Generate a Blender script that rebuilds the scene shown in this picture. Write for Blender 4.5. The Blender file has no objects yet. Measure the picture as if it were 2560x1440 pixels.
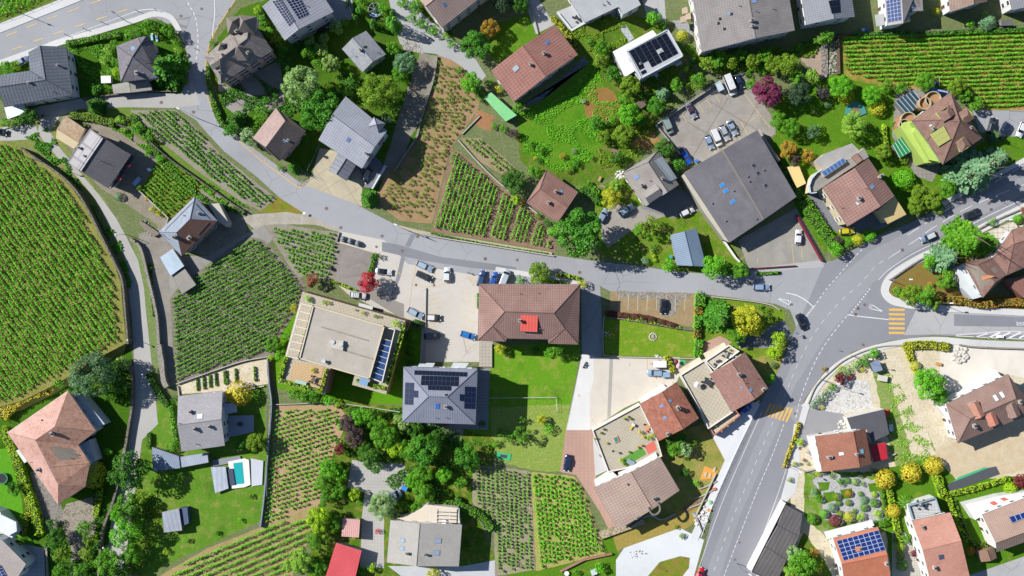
import bpy, math, random
import numpy as np
from mathutils import Vector, geometry
R = math.radians
random.seed(7); rng = np.random.default_rng(7)
SC = bpy.context.scene; COL = SC.collection
# ---------------------------------------------------------------- camera, sky, sun, exposure
H = 280.0; S = 0.11                       # camera height in metres; metres per photo pixel on the ground
cam = bpy.data.cameras.new('camera'); cam_o = bpy.data.objects.new('camera', cam); COL.objects.link(cam_o)
cam_o.location = (0, 0, H); cam_o.rotation_euler = (0, 0, 0)
cam.sensor_width = 36; cam.lens = 18*H/(1280*S); cam.clip_start = 1; cam.clip_end = 3000
SC.camera = cam_o
SUN_ELEV, SUN_DIR = 39.5, 21.5            # shadows fall to the right and a little down
w = bpy.data.worlds.new('World'); SC.world = w; w.use_nodes = True
nt = w.node_tree; nt.nodes.clear()
sky = nt.nodes.new('ShaderNodeTexSky'); sky.sky_type = 'NISHITA'; sky.sun_disc = False; sky.ozone_density = 4.0; sky.dust_density = .5
sky.sun_elevation = R(SUN_ELEV); sky.sun_rotation = R(270+SUN_DIR)
bg = nt.nodes.new('ShaderNodeBackground'); bg.inputs[1].default_value = 0.07
wo = nt.nodes.new('ShaderNodeOutputWorld')
nt.links.new(sky.outputs[0], bg.inputs[0]); nt.links.new(bg.outputs[0], wo.inputs[0])
sl = bpy.data.lights.new('sun', 'SUN'); sl.energy = 5.0; sl.angle = R(0.5); sl.color = (1, .96, .9)
so = bpy.data.objects.new('sun', sl); COL.objects.link(so)
d = Vector((math.cos(R(SUN_ELEV))*math.cos(R(-SUN_DIR)), math.cos(R(SUN_ELEV))*math.sin(R(-SUN_DIR)), -math.sin(R(SUN_ELEV))))
so.rotation_euler = d.to_track_quat('-Z', 'Y').to_euler(); so.location = (-100, 40, 120)
SC.view_settings.view_transform = 'Standard'; SC.view_settings.look = 'None'
SC.view_settings.exposure = 0.9; SC.view_settings.gamma = 1

# ---------------------------------------------------------------- helpers
def W(px, py, z=0.0):
    k = S*(H-z)/H
    return Vector(((px-1280)*k, (720-py)*k, z))
def srgb(h):
    if isinstance(h, tuple): return h
    h = h.lstrip('#'); c = [int(h[i:i+2], 16)/255 for i in (0, 2, 4)]
    c = tuple(x/12.92 if x <= .04045 else ((x+.055)/1.055)**2.4 for x in c)
    if c[1] > c[0]*1.02 and c[1] > c[2]*1.15: c = (c[0]*.93, c[1], c[2]*.6)      # foliage and grass hold little blue
    k = .56+.04*max(0, min(1, (min(c)-.45)/.3))          # the photograph is exposed bright: base colours sit below what it shows
    return tuple(x*k for x in c)
MATS = {}
class NB:
    """small node-tree builder"""
    def __init__(s, name):
        s.m = bpy.data.materials.new(name); s.m.use_nodes = True; s.t = s.m.node_tree; s.n = s.t.nodes
        s.b = s.n['Principled BSDF']; s.l = s.t.links
    def add(s, typ, **kw):
        n = s.n.new(typ)
        for k, v in kw.items():
            if k.startswith('i_'): n.inputs[k[2:].replace('_', ' ')].default_value = v
            else: setattr(n, k, v)
        return n
    def link(s, a, b): s.l.new(a, b)
    def coord(s, which='pos', scale=None, rot=None):
        if which == 'pos': o = s.add('ShaderNodeNewGeometry').outputs['Position']
        elif which == 'obj': o = s.add('ShaderNodeTexCoord').outputs['Object']
        else: o = s.add('ShaderNodeTexCoord').outputs['UV']
        if scale or rot:
            m = s.add('ShaderNodeMapping')
            if scale: m.inputs['Scale'].default_value = scale
            if rot: m.inputs['Rotation'].default_value = rot
            s.link(o, m.inputs[0]); o = m.outputs[0]
        return o
    def noise(s, co, scale, detail=4, rough=.6, dist=0):
        n = s.add('ShaderNodeTexNoise'); n.inputs['Scale'].default_value = scale; n.inputs['Detail'].default_value = detail
        n.inputs['Roughness'].default_value = rough; n.inputs['Distortion'].default_value = dist
        s.link(co, n.inputs['Vector']); return n.outputs['Fac']
    def ramp(s, f, a, b, ca=(0,0,0,1), cb=(1,1,1,1)):
        r = s.add('ShaderNodeValToRGB'); e = r.color_ramp.elements
        e[0].position = a; e[1].position = b; e[0].color = ca; e[1].color = cb
        s.link(f, r.inputs[0]); return r.outputs[0]
    def mix(s, f, a, b, typ='MIX'):
        m = s.add('ShaderNodeMix', data_type='RGBA', blend_type=typ)
        if isinstance(f, (int, float)): m.inputs[0].default_value = f
        else: s.link(f, m.inputs[0])
        for i, v in ((6, a), (7, b)):
            if isinstance(v, tuple): m.inputs[i].default_value = (*v[:3], 1)
            else: s.link(v, m.inputs[i])
        return m.outputs[2]
    def math(s, op, a, b=None):
        m = s.add('ShaderNodeMath', operation=op)
        for i, v in ((0, a), (1, b)):
            if v is None: continue
            if isinstance(v, (int, float)): m.inputs[i].default_value = v
            else: s.link(v, m.inputs[i])
        return m.outputs[0]
    def bump(s, h, strength=.5, dist=.1):
        b = s.add('ShaderNodeBump'); b.inputs['Strength'].default_value = strength; b.inputs['Distance'].default_value = dist
        s.link(h, b.inputs['Height']); s.link(b.outputs[0], s.b.inputs['Normal'])
    def done(s, col=None, rough=.8, spec=.3, metal=0):
        if col is not None:
            if isinstance(col, tuple): s.b.inputs['Base Color'].default_value = (*col[:3], 1)
            else: s.link(col, s.b.inputs['Base Color'])
        s.b.inputs['Roughness'].default_value = rough; s.b.inputs['Metallic'].default_value = metal
        s.b.inputs['Specular IOR Level'].default_value = spec
        return s.m
def mul(c, k): return tuple(min(1, x*k) for x in c[:3])
def cached(fn):
    def g(*a, **k):
        key = (fn.__name__, a, tuple(sorted(k.items())))
        if key not in MATS: MATS[key] = fn(*a, **k)
        return MATS[key]
    return g
@cached
def plain(col, rough=.6, spec=.4, metal=0, var=.12):
    c = srgb(col); b = NB('plain'); co = b.coord('obj')
    n = b.noise(co, 1.3, 3)
    return b.done(b.mix(n, mul(c, 1-var), mul(c, 1+var)), rough, spec, metal)
@cached
def glass_m(col='#1c2b3a'):
    return NB('glass').done(srgb(col), .12, .8)
@cached
def asphalt(col='#9aa0a8', crack=1):
    c = srgb(col); b = NB('asphalt'); co = b.coord()
    big = b.noise(co, .035, 3, .5, .6); mid = b.noise(co, .45, 5, .65); fine = b.noise(co, 9, 3, .8)
    base = b.mix(b.ramp(big, .3, .7), mul(c, .88), mul(c, 1.1))
    base = b.mix(b.ramp(mid, .35, .75), base, b.mix(.25, base, mul(c, 1.3)))
    base = b.mix(b.ramp(fine, .3, .8), b.mix(.22, base, mul(c, .55)), base)
    if crack:
        dn = b.add('ShaderNodeTexNoise'); dn.inputs['Scale'].default_value = .5; dn.inputs['Detail'].default_value = 4; b.link(co, dn.inputs['Vector'])
        mx = b.mix(.06, co, dn.outputs['Color'], 'LINEAR_LIGHT')
        v = b.add('ShaderNodeTexVoronoi', feature='DISTANCE_TO_EDGE'); v.inputs['Scale'].default_value = .16; b.link(mx, v.inputs['Vector'])
        line = b.ramp(v.outputs['Distance'], .004, .012, (1,1,1,1), (0,0,0,1))
        mask = b.ramp(b.noise(co, .05, 2), .5, .56)
        line = b.mix(1.0, line, mask, 'MULTIPLY')
        base = b.mix(b.math('MULTIPLY', line, .5), base, mul(c, .3))
    b.bump(fine, .25, .03)
    return b.done(base, .9, .2)
@cached
def grass(a='#5c8f1e', c2='#a8b83c', dry='#c9ab5e', amt=.5, scale=.25, deep='#2e5a12'):
    ca, cb, cd, ce = map(srgb, (a, c2, dry, deep)); b = NB('grass'); co = b.coord()
    n1 = b.noise(co, scale, 6, .7, .4); n2 = b.noise(co, scale*5, 5, .75); n3 = b.noise(co, 5, 4, .85); n4 = b.noise(co, scale*.3, 4, .6)
    base = b.mix(b.ramp(n2, .3, .7), ca, cb)
    base = b.mix(b.ramp(n1, .6-amt*.2, .95-amt*.35), base, cd)
    base = b.mix(b.ramp(n4, .55, .8), base, ce)
    base = b.mix(b.ramp(n3, .25, .62), b.mix(.6, base, ce), base)
    b.bump(b.math('ADD', n3, n2), .7, .22)
    return b.done(base, .95, .1)
@cached
def soil(a='#b09277', c2='#8b6d50', g='#7f8f3c', gamt=.2, scale=.3):
    ca, cb, cg = map(srgb, (a, c2, g)); b = NB('soil'); co = b.coord()
    n1 = b.noise(co, scale, 6, .65, .3); n2 = b.noise(co, 1.6, 5, .7); n3 = b.noise(co, 7, 3, .8)
    base = b.mix(b.ramp(n1, .3, .7), ca, cb)
    base = b.mix(b.ramp(n2, .62-gamt*.4, .82-gamt*.3), base, cg)
    base = b.mix(b.ramp(n3, .45, .8), base, mul(ca, 1.35))
    base = b.mix(b.ramp(n3, .2, .45, (1,1,1,1), (0,0,0,1)), base, mul(cb, .55))
    b.bump(n3, .7, .2)
    return b.done(base, .95, .1)
@cached
def concrete(col='#b5b0a5', stain=.5, tile=0, tilecol='#777066', rot=0., tile2=0):
    c = srgb(col); b = NB('concrete'); co = b.coord()
    n1 = b.noise(co, .25, 6, .7, .5); n2 = b.noise(co, 2.2, 5, .7); n3 = b.noise(co, 9, 2)
    base = b.mix(b.ramp(n1, .35, .75), mul(c, 1.08), mul(c, 1-.35*stain))
    base = b.mix(b.ramp(n2, .4, .8), base, b.mix(.35, base, mul(c, 1-.6*stain)))
    base = b.mix(b.ramp(n3, .3, .6), b.mix(.15, base, mul(c, .5)), base)
    if tile:
        br = b.add('ShaderNodeTexBrick'); br.offset = 0; br.inputs['Scale'].default_value = 1
        br.inputs['Brick Width'].default_value = tile; br.inputs['Row Height'].default_value = tile2 or tile
        br.inputs['Mortar Size'].default_value = .045*min(tile, 2); br.inputs['Mortar Smooth'].default_value = 0
        b.link(b.coord('pos', rot=(0, 0, R(rot))), br.inputs['Vector'])
        base = b.mix(b.math('MULTIPLY', br.outputs['Fac'], .7), base, srgb(tilecol))
    b.bump(n3, .2, .03)
    return b.done(base, .9, .2)
@cached
def gravel(col='#cfccc4', dark='#6f6a60', scale=2.5):
    c, dk = srgb(col), srgb(dark); b = NB('gravel'); co = b.coord()
    v = b.add('ShaderNodeTexVoronoi'); v.inputs['Scale'].default_value = scale; b.link(co, v.inputs['Vector'])
    n = b.noise(co, .4, 5); n2 = b.noise(co, 6, 3, .8)
    base = b.mix(b.ramp(v.outputs['Distance'], .25, .75), c, dk)
    base = b.mix(b.ramp(n, .35, .75), base, mul(c, .8)); base = b.mix(b.ramp(n2, .3, .5), b.mix(.5, base, dk), base)
    b.bump(n2, .6, .1)
    return b.done(base, .95, .1)
@cached
def roofm(col, kind='tile', pitch=.38, col2=None, spot=0., moss=0., contrast=.5):
    c = srgb(col); c2 = srgb(col2) if col2 else mul(c, .72); b = NB('roof_'+kind); uv = b.coord('uv'); co = b.coord()
    n1 = b.noise(co, .22, 5, .65, .5); n2 = b.noise(co, 2.4, 4, .7)
    base = b.mix(b.ramp(n1, .3, .75), mul(c, 1.08), c2)
    base = b.mix(b.ramp(n2, .35, .8), base, b.mix(.3, base, mul(c, 1.4)))
    sx = b.add('ShaderNodeSeparateXYZ'); b.link(uv, sx.inputs[0])
    if kind in ('tile', 'seam', 'sheet'):
        u = b.math('FRACT', b.math('DIVIDE', sx.outputs[0], pitch))
        rib = b.math('ABSOLUTE', b.math('SUBTRACT', u, .5))                      # 0 centre, .5 seam
        seam = b.ramp(rib, .34 if kind == 'tile' else .4, .5)
        base = b.mix(b.math('MULTIPLY', seam, contrast), base, mul(c, .38))
        hgt = b.math('SUBTRACT', 1.0, rib)
        if kind == 'tile':
            v = b.math('FRACT', b.math('DIVIDE', sx.outputs[1], pitch*1.15))
            row = b.ramp(v, 0, .25, (1,1,1,1), (0,0,0,1))
            base = b.mix(b.math('MULTIPLY', row, contrast*.75), base, mul(c, .4))
            hgt = b.math('ADD', hgt, v)
        b.bump(hgt, .55, .12)
    elif kind == 'slab':
        br = b.add('ShaderNodeTexBrick'); br.inputs['Scale'].default_value = 1; br.inputs['Brick Width'].default_value = pitch*1.6
        br.inputs['Row Height'].default_value = pitch; br.inputs['Mortar Size'].default_value = .03; br.inputs['Bias'].default_value = 0
        br.inputs['Color1'].default_value = (*mul(c, 1.1), 1); br.inputs['Color2'].default_value = (*c2, 1); br.inputs['Mortar'].default_value = (*mul(c, .4), 1)
        b.link(uv, br.inputs['Vector']); base = b.mix(.55*contrast*2, base, br.outputs['Color']); b.bump(n2, .3, .05)
    elif kind == 'gravel':
        n3 = b.noise(co, 5, 4, .85); base = b.mix(b.ramp(n3, .3, .6), b.mix(.5, base, mul(c, .45)), base); b.bump(n3, .5, .1)
    if spot:
        vv = b.add('ShaderNodeTexVoronoi'); vv.inputs['Scale'].default_value = .9; b.link(uv, vv.inputs['Vector'])
        s_ = b.ramp(vv.outputs['Distance'], .1, .16, (1,1,1,1), (0,0,0,1))
        base = b.mix(b.math('MULTIPLY', s_, abs(spot)), base, mul(c, 2.2) if spot > 0 else mul(c, .35))
    if moss:
        n5 = b.noise(co, .9, 6, .7); base = b.mix(b.math('MULTIPLY', b.ramp(n5, .5, .62), moss), base, srgb('#8a5638'))
    return b.done(base, .75 if kind != 'sheet' else .45, .3)
@cached
def wallm(col='#e9e4dc', rough=.85):
    c = srgb(col); b = NB('wall'); co = b.coord()
    n = b.noise(co, .6, 5, .6); n2 = b.noise(co, 4, 3)
    base = b.mix(b.ramp(n, .3, .8), c, mul(c, .84)); b.bump(n2, .15, .02)
    return b.done(base, rough, .2)
@cached
def stonem(col='#9a9486', dark='#4f4a42', scale=1.6):
    c, dk = srgb(col), srgb(dark); b = NB('stone'); co = b.coord()
    v = b.add('ShaderNodeTexVoronoi', feature='DISTANCE_TO_EDGE'); v.inputs['Scale'].default_value = scale; b.link(co, v.inputs['Vector'])
    n = b.noise(co, 2, 5, .7)
    base = b.mix(b.ramp(v.outputs['Distance'], .02, .12), dk, b.mix(b.ramp(n, .3, .7), c, mul(c, .65)))
    b.bump(v.outputs['Distance'], .6, .1)
    return b.done(base, .95, .1)
@cached
def solarm(nx=6, ny=4, line='#8fa0b8', cell='#141c34'):
    b = NB('solar'); sx = b.add('ShaderNodeSeparateXYZ'); b.link(b.coord('uv'), sx.inputs[0])
    f = []
    for i, n in ((0, nx), (1, ny)):
        u = b.math('FRACT', b.math('MULTIPLY', sx.outputs[i], n)); r = b.math('ABSOLUTE', b.math('SUBTRACT', u, .5)); f.append(b.ramp(r, .44, .47))
    m = b.math('MAXIMUM', f[0], f[1])
    return b.done(b.mix(m, srgb(cell), srgb(line)), .22, .6)
@cached
def paintm(col):
    c = srgb(col); b = NB('road_paint'); co = b.coord(); n = b.noise(co, 5, 5, .8)
    return b.done(b.mix(b.ramp(n, .36, .5), mul(c, .62), c), .8, .2)
LEAF_GAIN = 1.5
@cached
def leafm(a, c2=None, tip=None):
    ca = mul(srgb(a), LEAF_GAIN); cb = mul(srgb(c2), LEAF_GAIN) if c2 else mul(ca, 1.7); b = NB('leaves')
    g = b.add('ShaderNodeNewGeometry'); rp = g.outputs['Random Per Island']
    n = b.noise(b.coord('obj'), .9, 3, .6)
    base = b.mix(b.math('MULTIPLY', b.math('ADD', rp, b.ramp(n, .35, .65)), .5), ca, cb)
    if tip: base = b.mix(b.math('GREATER_THAN', rp, .8), base, srgb(tip))
    b.b.inputs['Subsurface Weight'].default_value = 0
    m = b.done(base, .65, .25)
    tr = b.add('ShaderNodeBsdfTranslucent'); b.link(base, tr.inputs[0]); ms = b.add('ShaderNodeMixShader'); ms.inputs[0].default_value = .25
    b.link(b.b.outputs[0], ms.inputs[1]); b.link(tr.outputs[0], ms.inputs[2]); b.link(ms.outputs[0], b.n['Material Output'].inputs[0])
    return m

def mk(name, verts, faces, mats, parent=None, mi=None, uvs=None, smooth=False, base=None):
    """one mesh object; verts in world space, stored relative to parent's location (or base)"""
    off = Vector((0, 0, 0))
    p = parent
    while p is not None: off += p.location; p = p.parent
    if base is not None: off = Vector(base)
    V = np.array([tuple(v) for v in verts], dtype=np.float64).reshape(-1, 3) - np.array(off)
    me = bpy.data.meshes.new(name); me.from_pydata(V.tolist(), [], [list(f) for f in faces])
    if not isinstance(mats, (list, tuple)): mats = [mats]
    for m in mats: me.materials.append(m)
    if mi is not None: me.polygons.foreach_set('material_index', mi)
    if smooth: me.polygons.foreach_set('use_smooth', [True]*len(me.polygons))
    if uvs is not None:
        ul = me.uv_layers.new(name='UVMap'); ul.data.foreach_set('uv', np.array(uvs, dtype=np.float32).ravel())
    me.update(); o = bpy.data.objects.new(name, me); COL.objects.link(o)
    if parent is not None: o.parent = parent
    elif base is not None: o.location = base
    return o
def tag(o, label=None, cat=None, group=None, kind=None):
    if label: o['label'] = label
    if cat: o['category'] = cat
    if group: o['group'] = group
    if kind: o['kind'] = kind
    return o
def thing(name, label, cat, loc, group=None, rz=0):
    o = bpy.data.objects.new(name, None); o.empty_display_size = .5; COL.objects.link(o); o.location = loc; o.rotation_euler = (0, 0, rz)
    return tag(o, label, cat, group)
def area2(P): return sum(P[i][0]*P[(i+1) % len(P)][1]-P[(i+1) % len(P)][0]*P[i][1] for i in range(len(P)))
def ccw(P): return P if area2(P) > 0 else P[::-1]
def inpoly(x, y, P):
    c = False; n = len(P); j = n-1
    for i in range(n):
        if (P[i][1] > y) != (P[j][1] > y) and x < (P[j][0]-P[i][0])*(y-P[i][1])/(P[j][1]-P[i][1])+P[i][0]: c = not c
        j = i
    return c
def inset(P, d):
    """offset a ccw polygon inwards by d"""
    n = len(P); out = []
    for i in range(n):
        a, b, c = Vector(P[i-1][:2]), Vector(P[i][:2]), Vector(P[(i+1) % n][:2])
        e1 = (b-a).normalized(); e2 = (c-b).normalized(); n1 = Vector((-e1.y, e1.x)); n2 = Vector((-e2.y, e2.x))
        k = n1+n2; L = k.length
        if L < .2: out.append(b+n1*d); continue
        k /= L; s_ = d/max(.35, k.dot(n1)); out.append(b+k*s_)
    return out
def rough_outline(P, step=1.4, amp=.22):
    out = []
    for i in range(len(P)):
        a, b = Vector(P[i][:2]), Vector(P[(i+1) % len(P)][:2]); L = (b-a).length; n = max(1, int(L/step))
        for k in range(n):
            p = a.lerp(b, k/n)
            out.append((p.x+random.uniform(-amp, amp), p.y+random.uniform(-amp, amp)))
    return out
def smooth_line(P, n=6):
    """Catmull-Rom through pixel points"""
    Q = [Vector(p[:2]) for p in P]; Q = [Q[0]*2-Q[1]]+Q+[Q[-1]*2-Q[-2]]; out = []
    for i in range(1, len(Q)-2):
        a, b, c, d_ = Q[i-1:i+3]
        for k in range(n):
            t = k/n; out.append(.5*((2*b)+(c-a)*t+(2*a-5*b+4*c-d_)*t*t+(3*b-a-3*c+d_)*t**3))
    out.append(Q[-2]); return [(p.x, p.y) for p in out]
LAYER = {}
def sheet(name, px, mat, z, rough=0, kind='structure', label=None, cat=None):
    P = [W(x, y, z) for x, y in px]; P = ccw([(p.x, p.y) for p in P])
    if rough: P = rough_outline(P, 1.2, rough)
    o = mk(name, [(x, y, z) for x, y in P], [list(range(len(P)))], mat)
    return tag(o, label, cat, None, kind)
def solid(P, z0, z1, ztop=None):
    """closed prism over ccw world polygon"""
    n = len(P); v = [(x, y, z0) for x, y in P]+[(x, y, z1) for x, y in P]
    f = [list(range(n-1, -1, -1)), list(range(n, 2*n))]+[[i, (i+1) % n, n+(i+1) % n, n+i] for i in range(n)]
    return v, f
def wpoly(px, z): return ccw([tuple(W(x, y, z)[:2]) for x, y in px])
def cen(P): return (sum(p[0] for p in P)/len(P), sum(p[1] for p in P)/len(P))
class MB:
    """collects shapes, then links them as one mesh"""
    def __init__(s): s.v = []; s.f = []; s.m = []; s.uv = []
    def add(s, v, f, m=0):
        o = len(s.v); s.v += [tuple(x) for x in v]; s.f += [[i+o for i in q] for q in f]; s.m += [m]*len(f); return s
    def box(s, c, size, rz=0, m=0, taper=1.0):
        cx, cy, cz = c; x, y, z = (k/2 for k in size); ca, sa = math.cos(rz), math.sin(rz); v = []
        for dz, t in ((-z, 1), (z, taper)):
            for dx, dy in ((-x, -y), (x, -y), (x, y), (-x, y)):
                dx *= t; dy *= t; v.append((cx+dx*ca-dy*sa, cy+dx*sa+dy*ca, cz+dz))
        return s.add(v, [[3,2,1,0],[4,5,6,7],[0,1,5,4],[1,2,6,5],[2,3,7,6],[3,0,4,7]], m)
    def prism(s, P, z0, z1, m=0):
        v, f = solid(P, z0, z1); return s.add(v, f, m)
    def tube(s, a, b, r, r2=None, n=8, m=0):
        a, b = Vector(a), Vector(b); r2 = r if r2 is None else r2; d_ = (b-a).normalized()
        u = d_.orthogonal().normalized(); w_ = d_.cross(u); v = []
        for p, q in ((a, r), (b, r2)):
            for i in range(n):
                t = 2*math.pi*i/n; v.append(p+u*math.cos(t)*q+w_*math.sin(t)*q)
        f = [[i, (i+1) % n, n+(i+1) % n, n+i] for i in range(n)]+[list(range(n-1, -1, -1)), list(range(n, 2*n))]
        return s.add(v, f, m)
    def ball(s, c, r, n=10, k=6, sq=(1, 1, 1), m=0, half=False):
        v = []; f = []
        for j in range(k+1):
            ph = math.pi*(j/k)*(0.5 if half else 1)
            for i in range(n):
                t = 2*math.pi*i/n; v.append((c[0]+r*sq[0]*math.sin(ph)*math.cos(t), c[1]+r*sq[1]*math.sin(ph)*math.sin(t), c[2]+r*sq[2]*math.cos(ph)))
        for j in range(k):
            for i in range(n): f.append([j*n+i, (j+1)*n+i, (j+1)*n+(i+1) % n, j*n+(i+1) % n])
        return s.add(v, f, m)
    def build(s, name, mats, parent=None, base=None, smooth=False):
        return mk(name, s.v, s.f, mats, parent, s.m, None, smooth, base)
def slab(name, px, z0, z1, mat, parent=None, label=None, cat=None, side=None, group=None, kind=None):
    P = wpoly(px, z1); v, f = solid(P, z0, z1); mats = [mat, side or mat]; c = cen(P)
    o = mk(name, v, f, mats, parent, [1, 0]+[1]*len(P), None, False, (c[0], c[1], z0) if parent is None else None)
    if label or kind: tag(o, label, cat, group, kind)
    return o
def copy_tree(o, parent=None):
    c = o.copy(); COL.objects.link(c)
    if parent is not None: c.parent = parent
    for ch in list(o.children): copy_tree(ch, c)
    return c
def recolour(o, mat, slot=0):
    o.material_slots[slot].link = 'OBJECT'; o.material_slots[slot].material = mat
# ---------------------------------------------------------------- labels that find a thing by its neighbours
LM = [  # places one can find in the photograph
 (95,180,'the dark L-shaped roof at top left'),(340,150,'the small hipped grey roof near the bend'),(600,130,'the mansion with turret roofs'),
 (745,40,'the grey roof with two panel strips'),(1130,10,'the long brown-roofed block at top'),(910,130,'the small pale grey gable'),
 (695,335,'the pink and charcoal roof'),(880,330,'the big grey roof with corner pyramid'),(1335,160,'the long red-brown gable'),
 (1500,15,'the flat gravel roof at top'),(1620,135,'the white modern house'),(1850,60,'the largest grey gable at top'),
 (2070,20,'the grey roof with one dark panel'),(2250,20,'the white house with panelled bays'),(2410,15,'the brown roof at top right'),
 (2350,320,'the lime green mansion'),(2150,480,'the cream house with curved terrace'),(1850,465,'the huge dark hall roof'),(1790,280,'the concrete car deck'),
 (1625,450,'the grey cross-gabled house'),(1380,490,'the small brown hipped roof'),(1720,620,'the blue metal barn'),(2480,650,'the brown roofs at the right edge'),
 (2450,1020,'the brown house on bare earth'),(2110,1120,'the brown house with red annexe'),(2150,1385,'the orange roof with solar array'),(2345,1365,'the salmon roof'),
 (2510,1310,'the tan roof at bottom right'),(1935,1360,'the black garage row'),(1590,1240,'the tan roof with curved edge'),(1670,1030,'the rust-red gable'),
 (1845,955,'the brown gable above the zebra crossing'),(1325,785,'the brown roof with red dormer'),(1100,985,'the hip roof with solar panels'),(860,850,'the gravel-roofed terrace block'),
 (500,1055,'the grey roof beside the lane'),(130,1110,'the large pink tiled roof'),(1060,1360,'the grey roof at bottom centre'),(860,1400,'the bright red shed roof'),
 (475,560,'the old slate house'),(260,395,'the two-tone grey roof on the left'),(590,1190,'the small swimming pool'),(20,1370,'the white house at bottom left'),
 (1250,270,'the mint green lean-to'),(1620,830,'the walled lawn'),(1340,960,'the long garden lawn'),(2080,320,'the garden with the round pond'),
 (1400,330,'the sloping meadow'),(550,330,'the curving village street'),(1100,760,'the central car park'),(2060,720,'the road junction'),(350,780,'the walled lane'),
 (2110,1240,'the clipped rock garden'),(2300,1230,'the terrace of yellow topiary'),(2120,950,'the pale gravel yard'),(940,1190,'the paved yard below the thicket'),
 (450,1290,'the garden shed lawn'),(1560,1090,'the tiled roof terrace'),(700,790,'the central vineyard'),(100,700,'the great left vineyard'),(2330,150,'the top right vineyard'),
 (740,1150,'the lower vineyard'),(1330,1300,'the bottom centre vineyard'),(1220,500,'the striped vineyard'),(300,90,'the wide road at top left'),(1850,1200,'the sloping main road')]
AUTO = []
def auto(o, desc, px, py, cat, group=None):
    """remember a thing whose label is completed from its surroundings"""
    AUTO.append([o, desc, px, py]); o['category'] = cat
    if group: o['group'] = group
    return o
def rel(px, py, lm):
    dx, dy = px-lm[0], py-lm[1]; d_ = math.hypot(dx, dy)
    a = 'beside' if d_ < 45 else ('right of' if abs(dx) > 2.2*abs(dy) and dx > 0 else 'left of' if abs(dx) > 2.2*abs(dy) else
        'below' if abs(dy) > 2.2*abs(dx) and dy > 0 else 'above' if abs(dy) > 2.2*abs(dx) else
        'below right of' if dx > 0 and dy > 0 else 'below left of' if dy > 0 else 'above right of' if dx > 0 else 'above left of')
    return a+' '+lm[2]
ORD = ['', 'second', 'third', 'fourth', 'fifth', 'sixth', 'seventh', 'eighth', 'ninth', 'tenth', 'eleventh', 'twelfth']
def finish_labels():
    g = {}
    for a in AUTO:
        ls = sorted(LM, key=lambda l: math.hypot(a[2]-l[0], a[3]-l[1]))
        g.setdefault(a[1]+' '+rel(a[2], a[3], ls[0]), []).append(a)
    for k, L in g.items():
        if len(L) == 1: L[0][0]['label'] = k; continue
        xs = [a[2] for a in L]; ys = [a[3] for a in L]
        hor = max(xs)-min(xs) >= max(ys)-min(ys); L.sort(key=lambda a: a[2] if hor else a[3])
        for i, a in enumerate(L):
            n = len(L)
            if hor: w_ = 'leftmost' if i == 0 else 'rightmost' if i == n-1 else ORD[min(i, 11)]+' from left,'
            else: w_ = 'topmost' if i == 0 else 'lowest' if i == n-1 else ORD[min(i, 11)]+' from top,'
            a[0]['label'] = w_+' '+k
# ================================================================ GROUND
G = lambda *a, **k: grass(*a, **k)
g_lawn = grass('#568a24', '#769a30', '#b0a055', .35, .3, '#386a1a')
g_meadow = grass('#54802a', '#7d963a', '#a98f55', .6, .35, '#2f5c18')
g_dry = grass('#8a9a48', '#a9a85a', '#c9aa6c', .9, .3, '#5b7a2a')
g_dark = grass('#3f6e1c', '#648f2b', '#8f8a4a', .3, .35, '#26480f')
s_tan = soil('#b5a286', '#968066', '#7f8f45', .25)
s_red = soil('#b78b66', '#9a6d49', '#8a8f48', .2)
s_grey = soil('#aca498', '#8c8478', '#7a8a50', .3)
s_pale = soil('#eadfca', '#d6c4a4', '#9aa365', .3)
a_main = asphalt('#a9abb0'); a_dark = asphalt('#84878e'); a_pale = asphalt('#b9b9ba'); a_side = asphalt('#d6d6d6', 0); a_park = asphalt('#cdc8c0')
a_lane = asphalt('#b9b8b4', 0)
c_pale = concrete('#bdb6a6', .6); c_grey = concrete('#a39f97', .8)
ground_m = soil('#9a937c', '#7d7a58', '#557a2c', .7)
o = mk('ground', [(-900,-900,0),(900,-900,0),(900,900,0),(-900,900,0)], [[0,1,2,3]], ground_m); tag(o, kind='structure')
GS = 5; LVX0, LVY0 = -300, -300; LV = np.zeros((420, 640), dtype=int)
gx, gy = np.meshgrid(LVX0+GS*np.arange(640), LVY0+GS*np.arange(420))
def rmask(px):
    c = np.zeros(LV.shape, bool); n = len(px)
    for i in range(n):
        (x1, y1), (x2, y2) = px[i], px[i-1]
        if y1 == y2: continue
        t = ((y1 > gy) != (y2 > gy)) & (gx < (x2-x1)*(gy-y1)/(y2-y1)+x1); c ^= t
    d_ = c.copy()
    for dy in (-1, 0, 1):
        for dx in (-1, 0, 1): d_ |= np.roll(np.roll(c, dy, 0), dx, 1)
    for i in range(n):                      # thin pieces: mark the outline too
        (x1, y1), (x2, y2) = px[i], px[i-1]; k = int(max(abs(x1-x2), abs(y1-y2))/4)+1
        for j in range(k+1):
            r = int(round((y1+(y2-y1)*j/k-LVY0)/GS)); q = int(round((x1+(x2-x1)*j/k-LVX0)/GS))
            if 1 <= r < 418 and 1 <= q < 638: d_[r-1:r+2, q-1:q+2] = True
    return d_
def zat(px, py):
    r = int(min(419, max(0, round((py-LVY0)/GS)))); q = int(min(639, max(0, round((px-LVX0)/GS))))
    return .004*LV[r, q]
def patch(name, px, mat, rough=0):
    m = rmask(px); l = int(LV[m].max())+1; LV[m] = l
    return sheet(name, px, mat, .004*l, rough)
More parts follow.
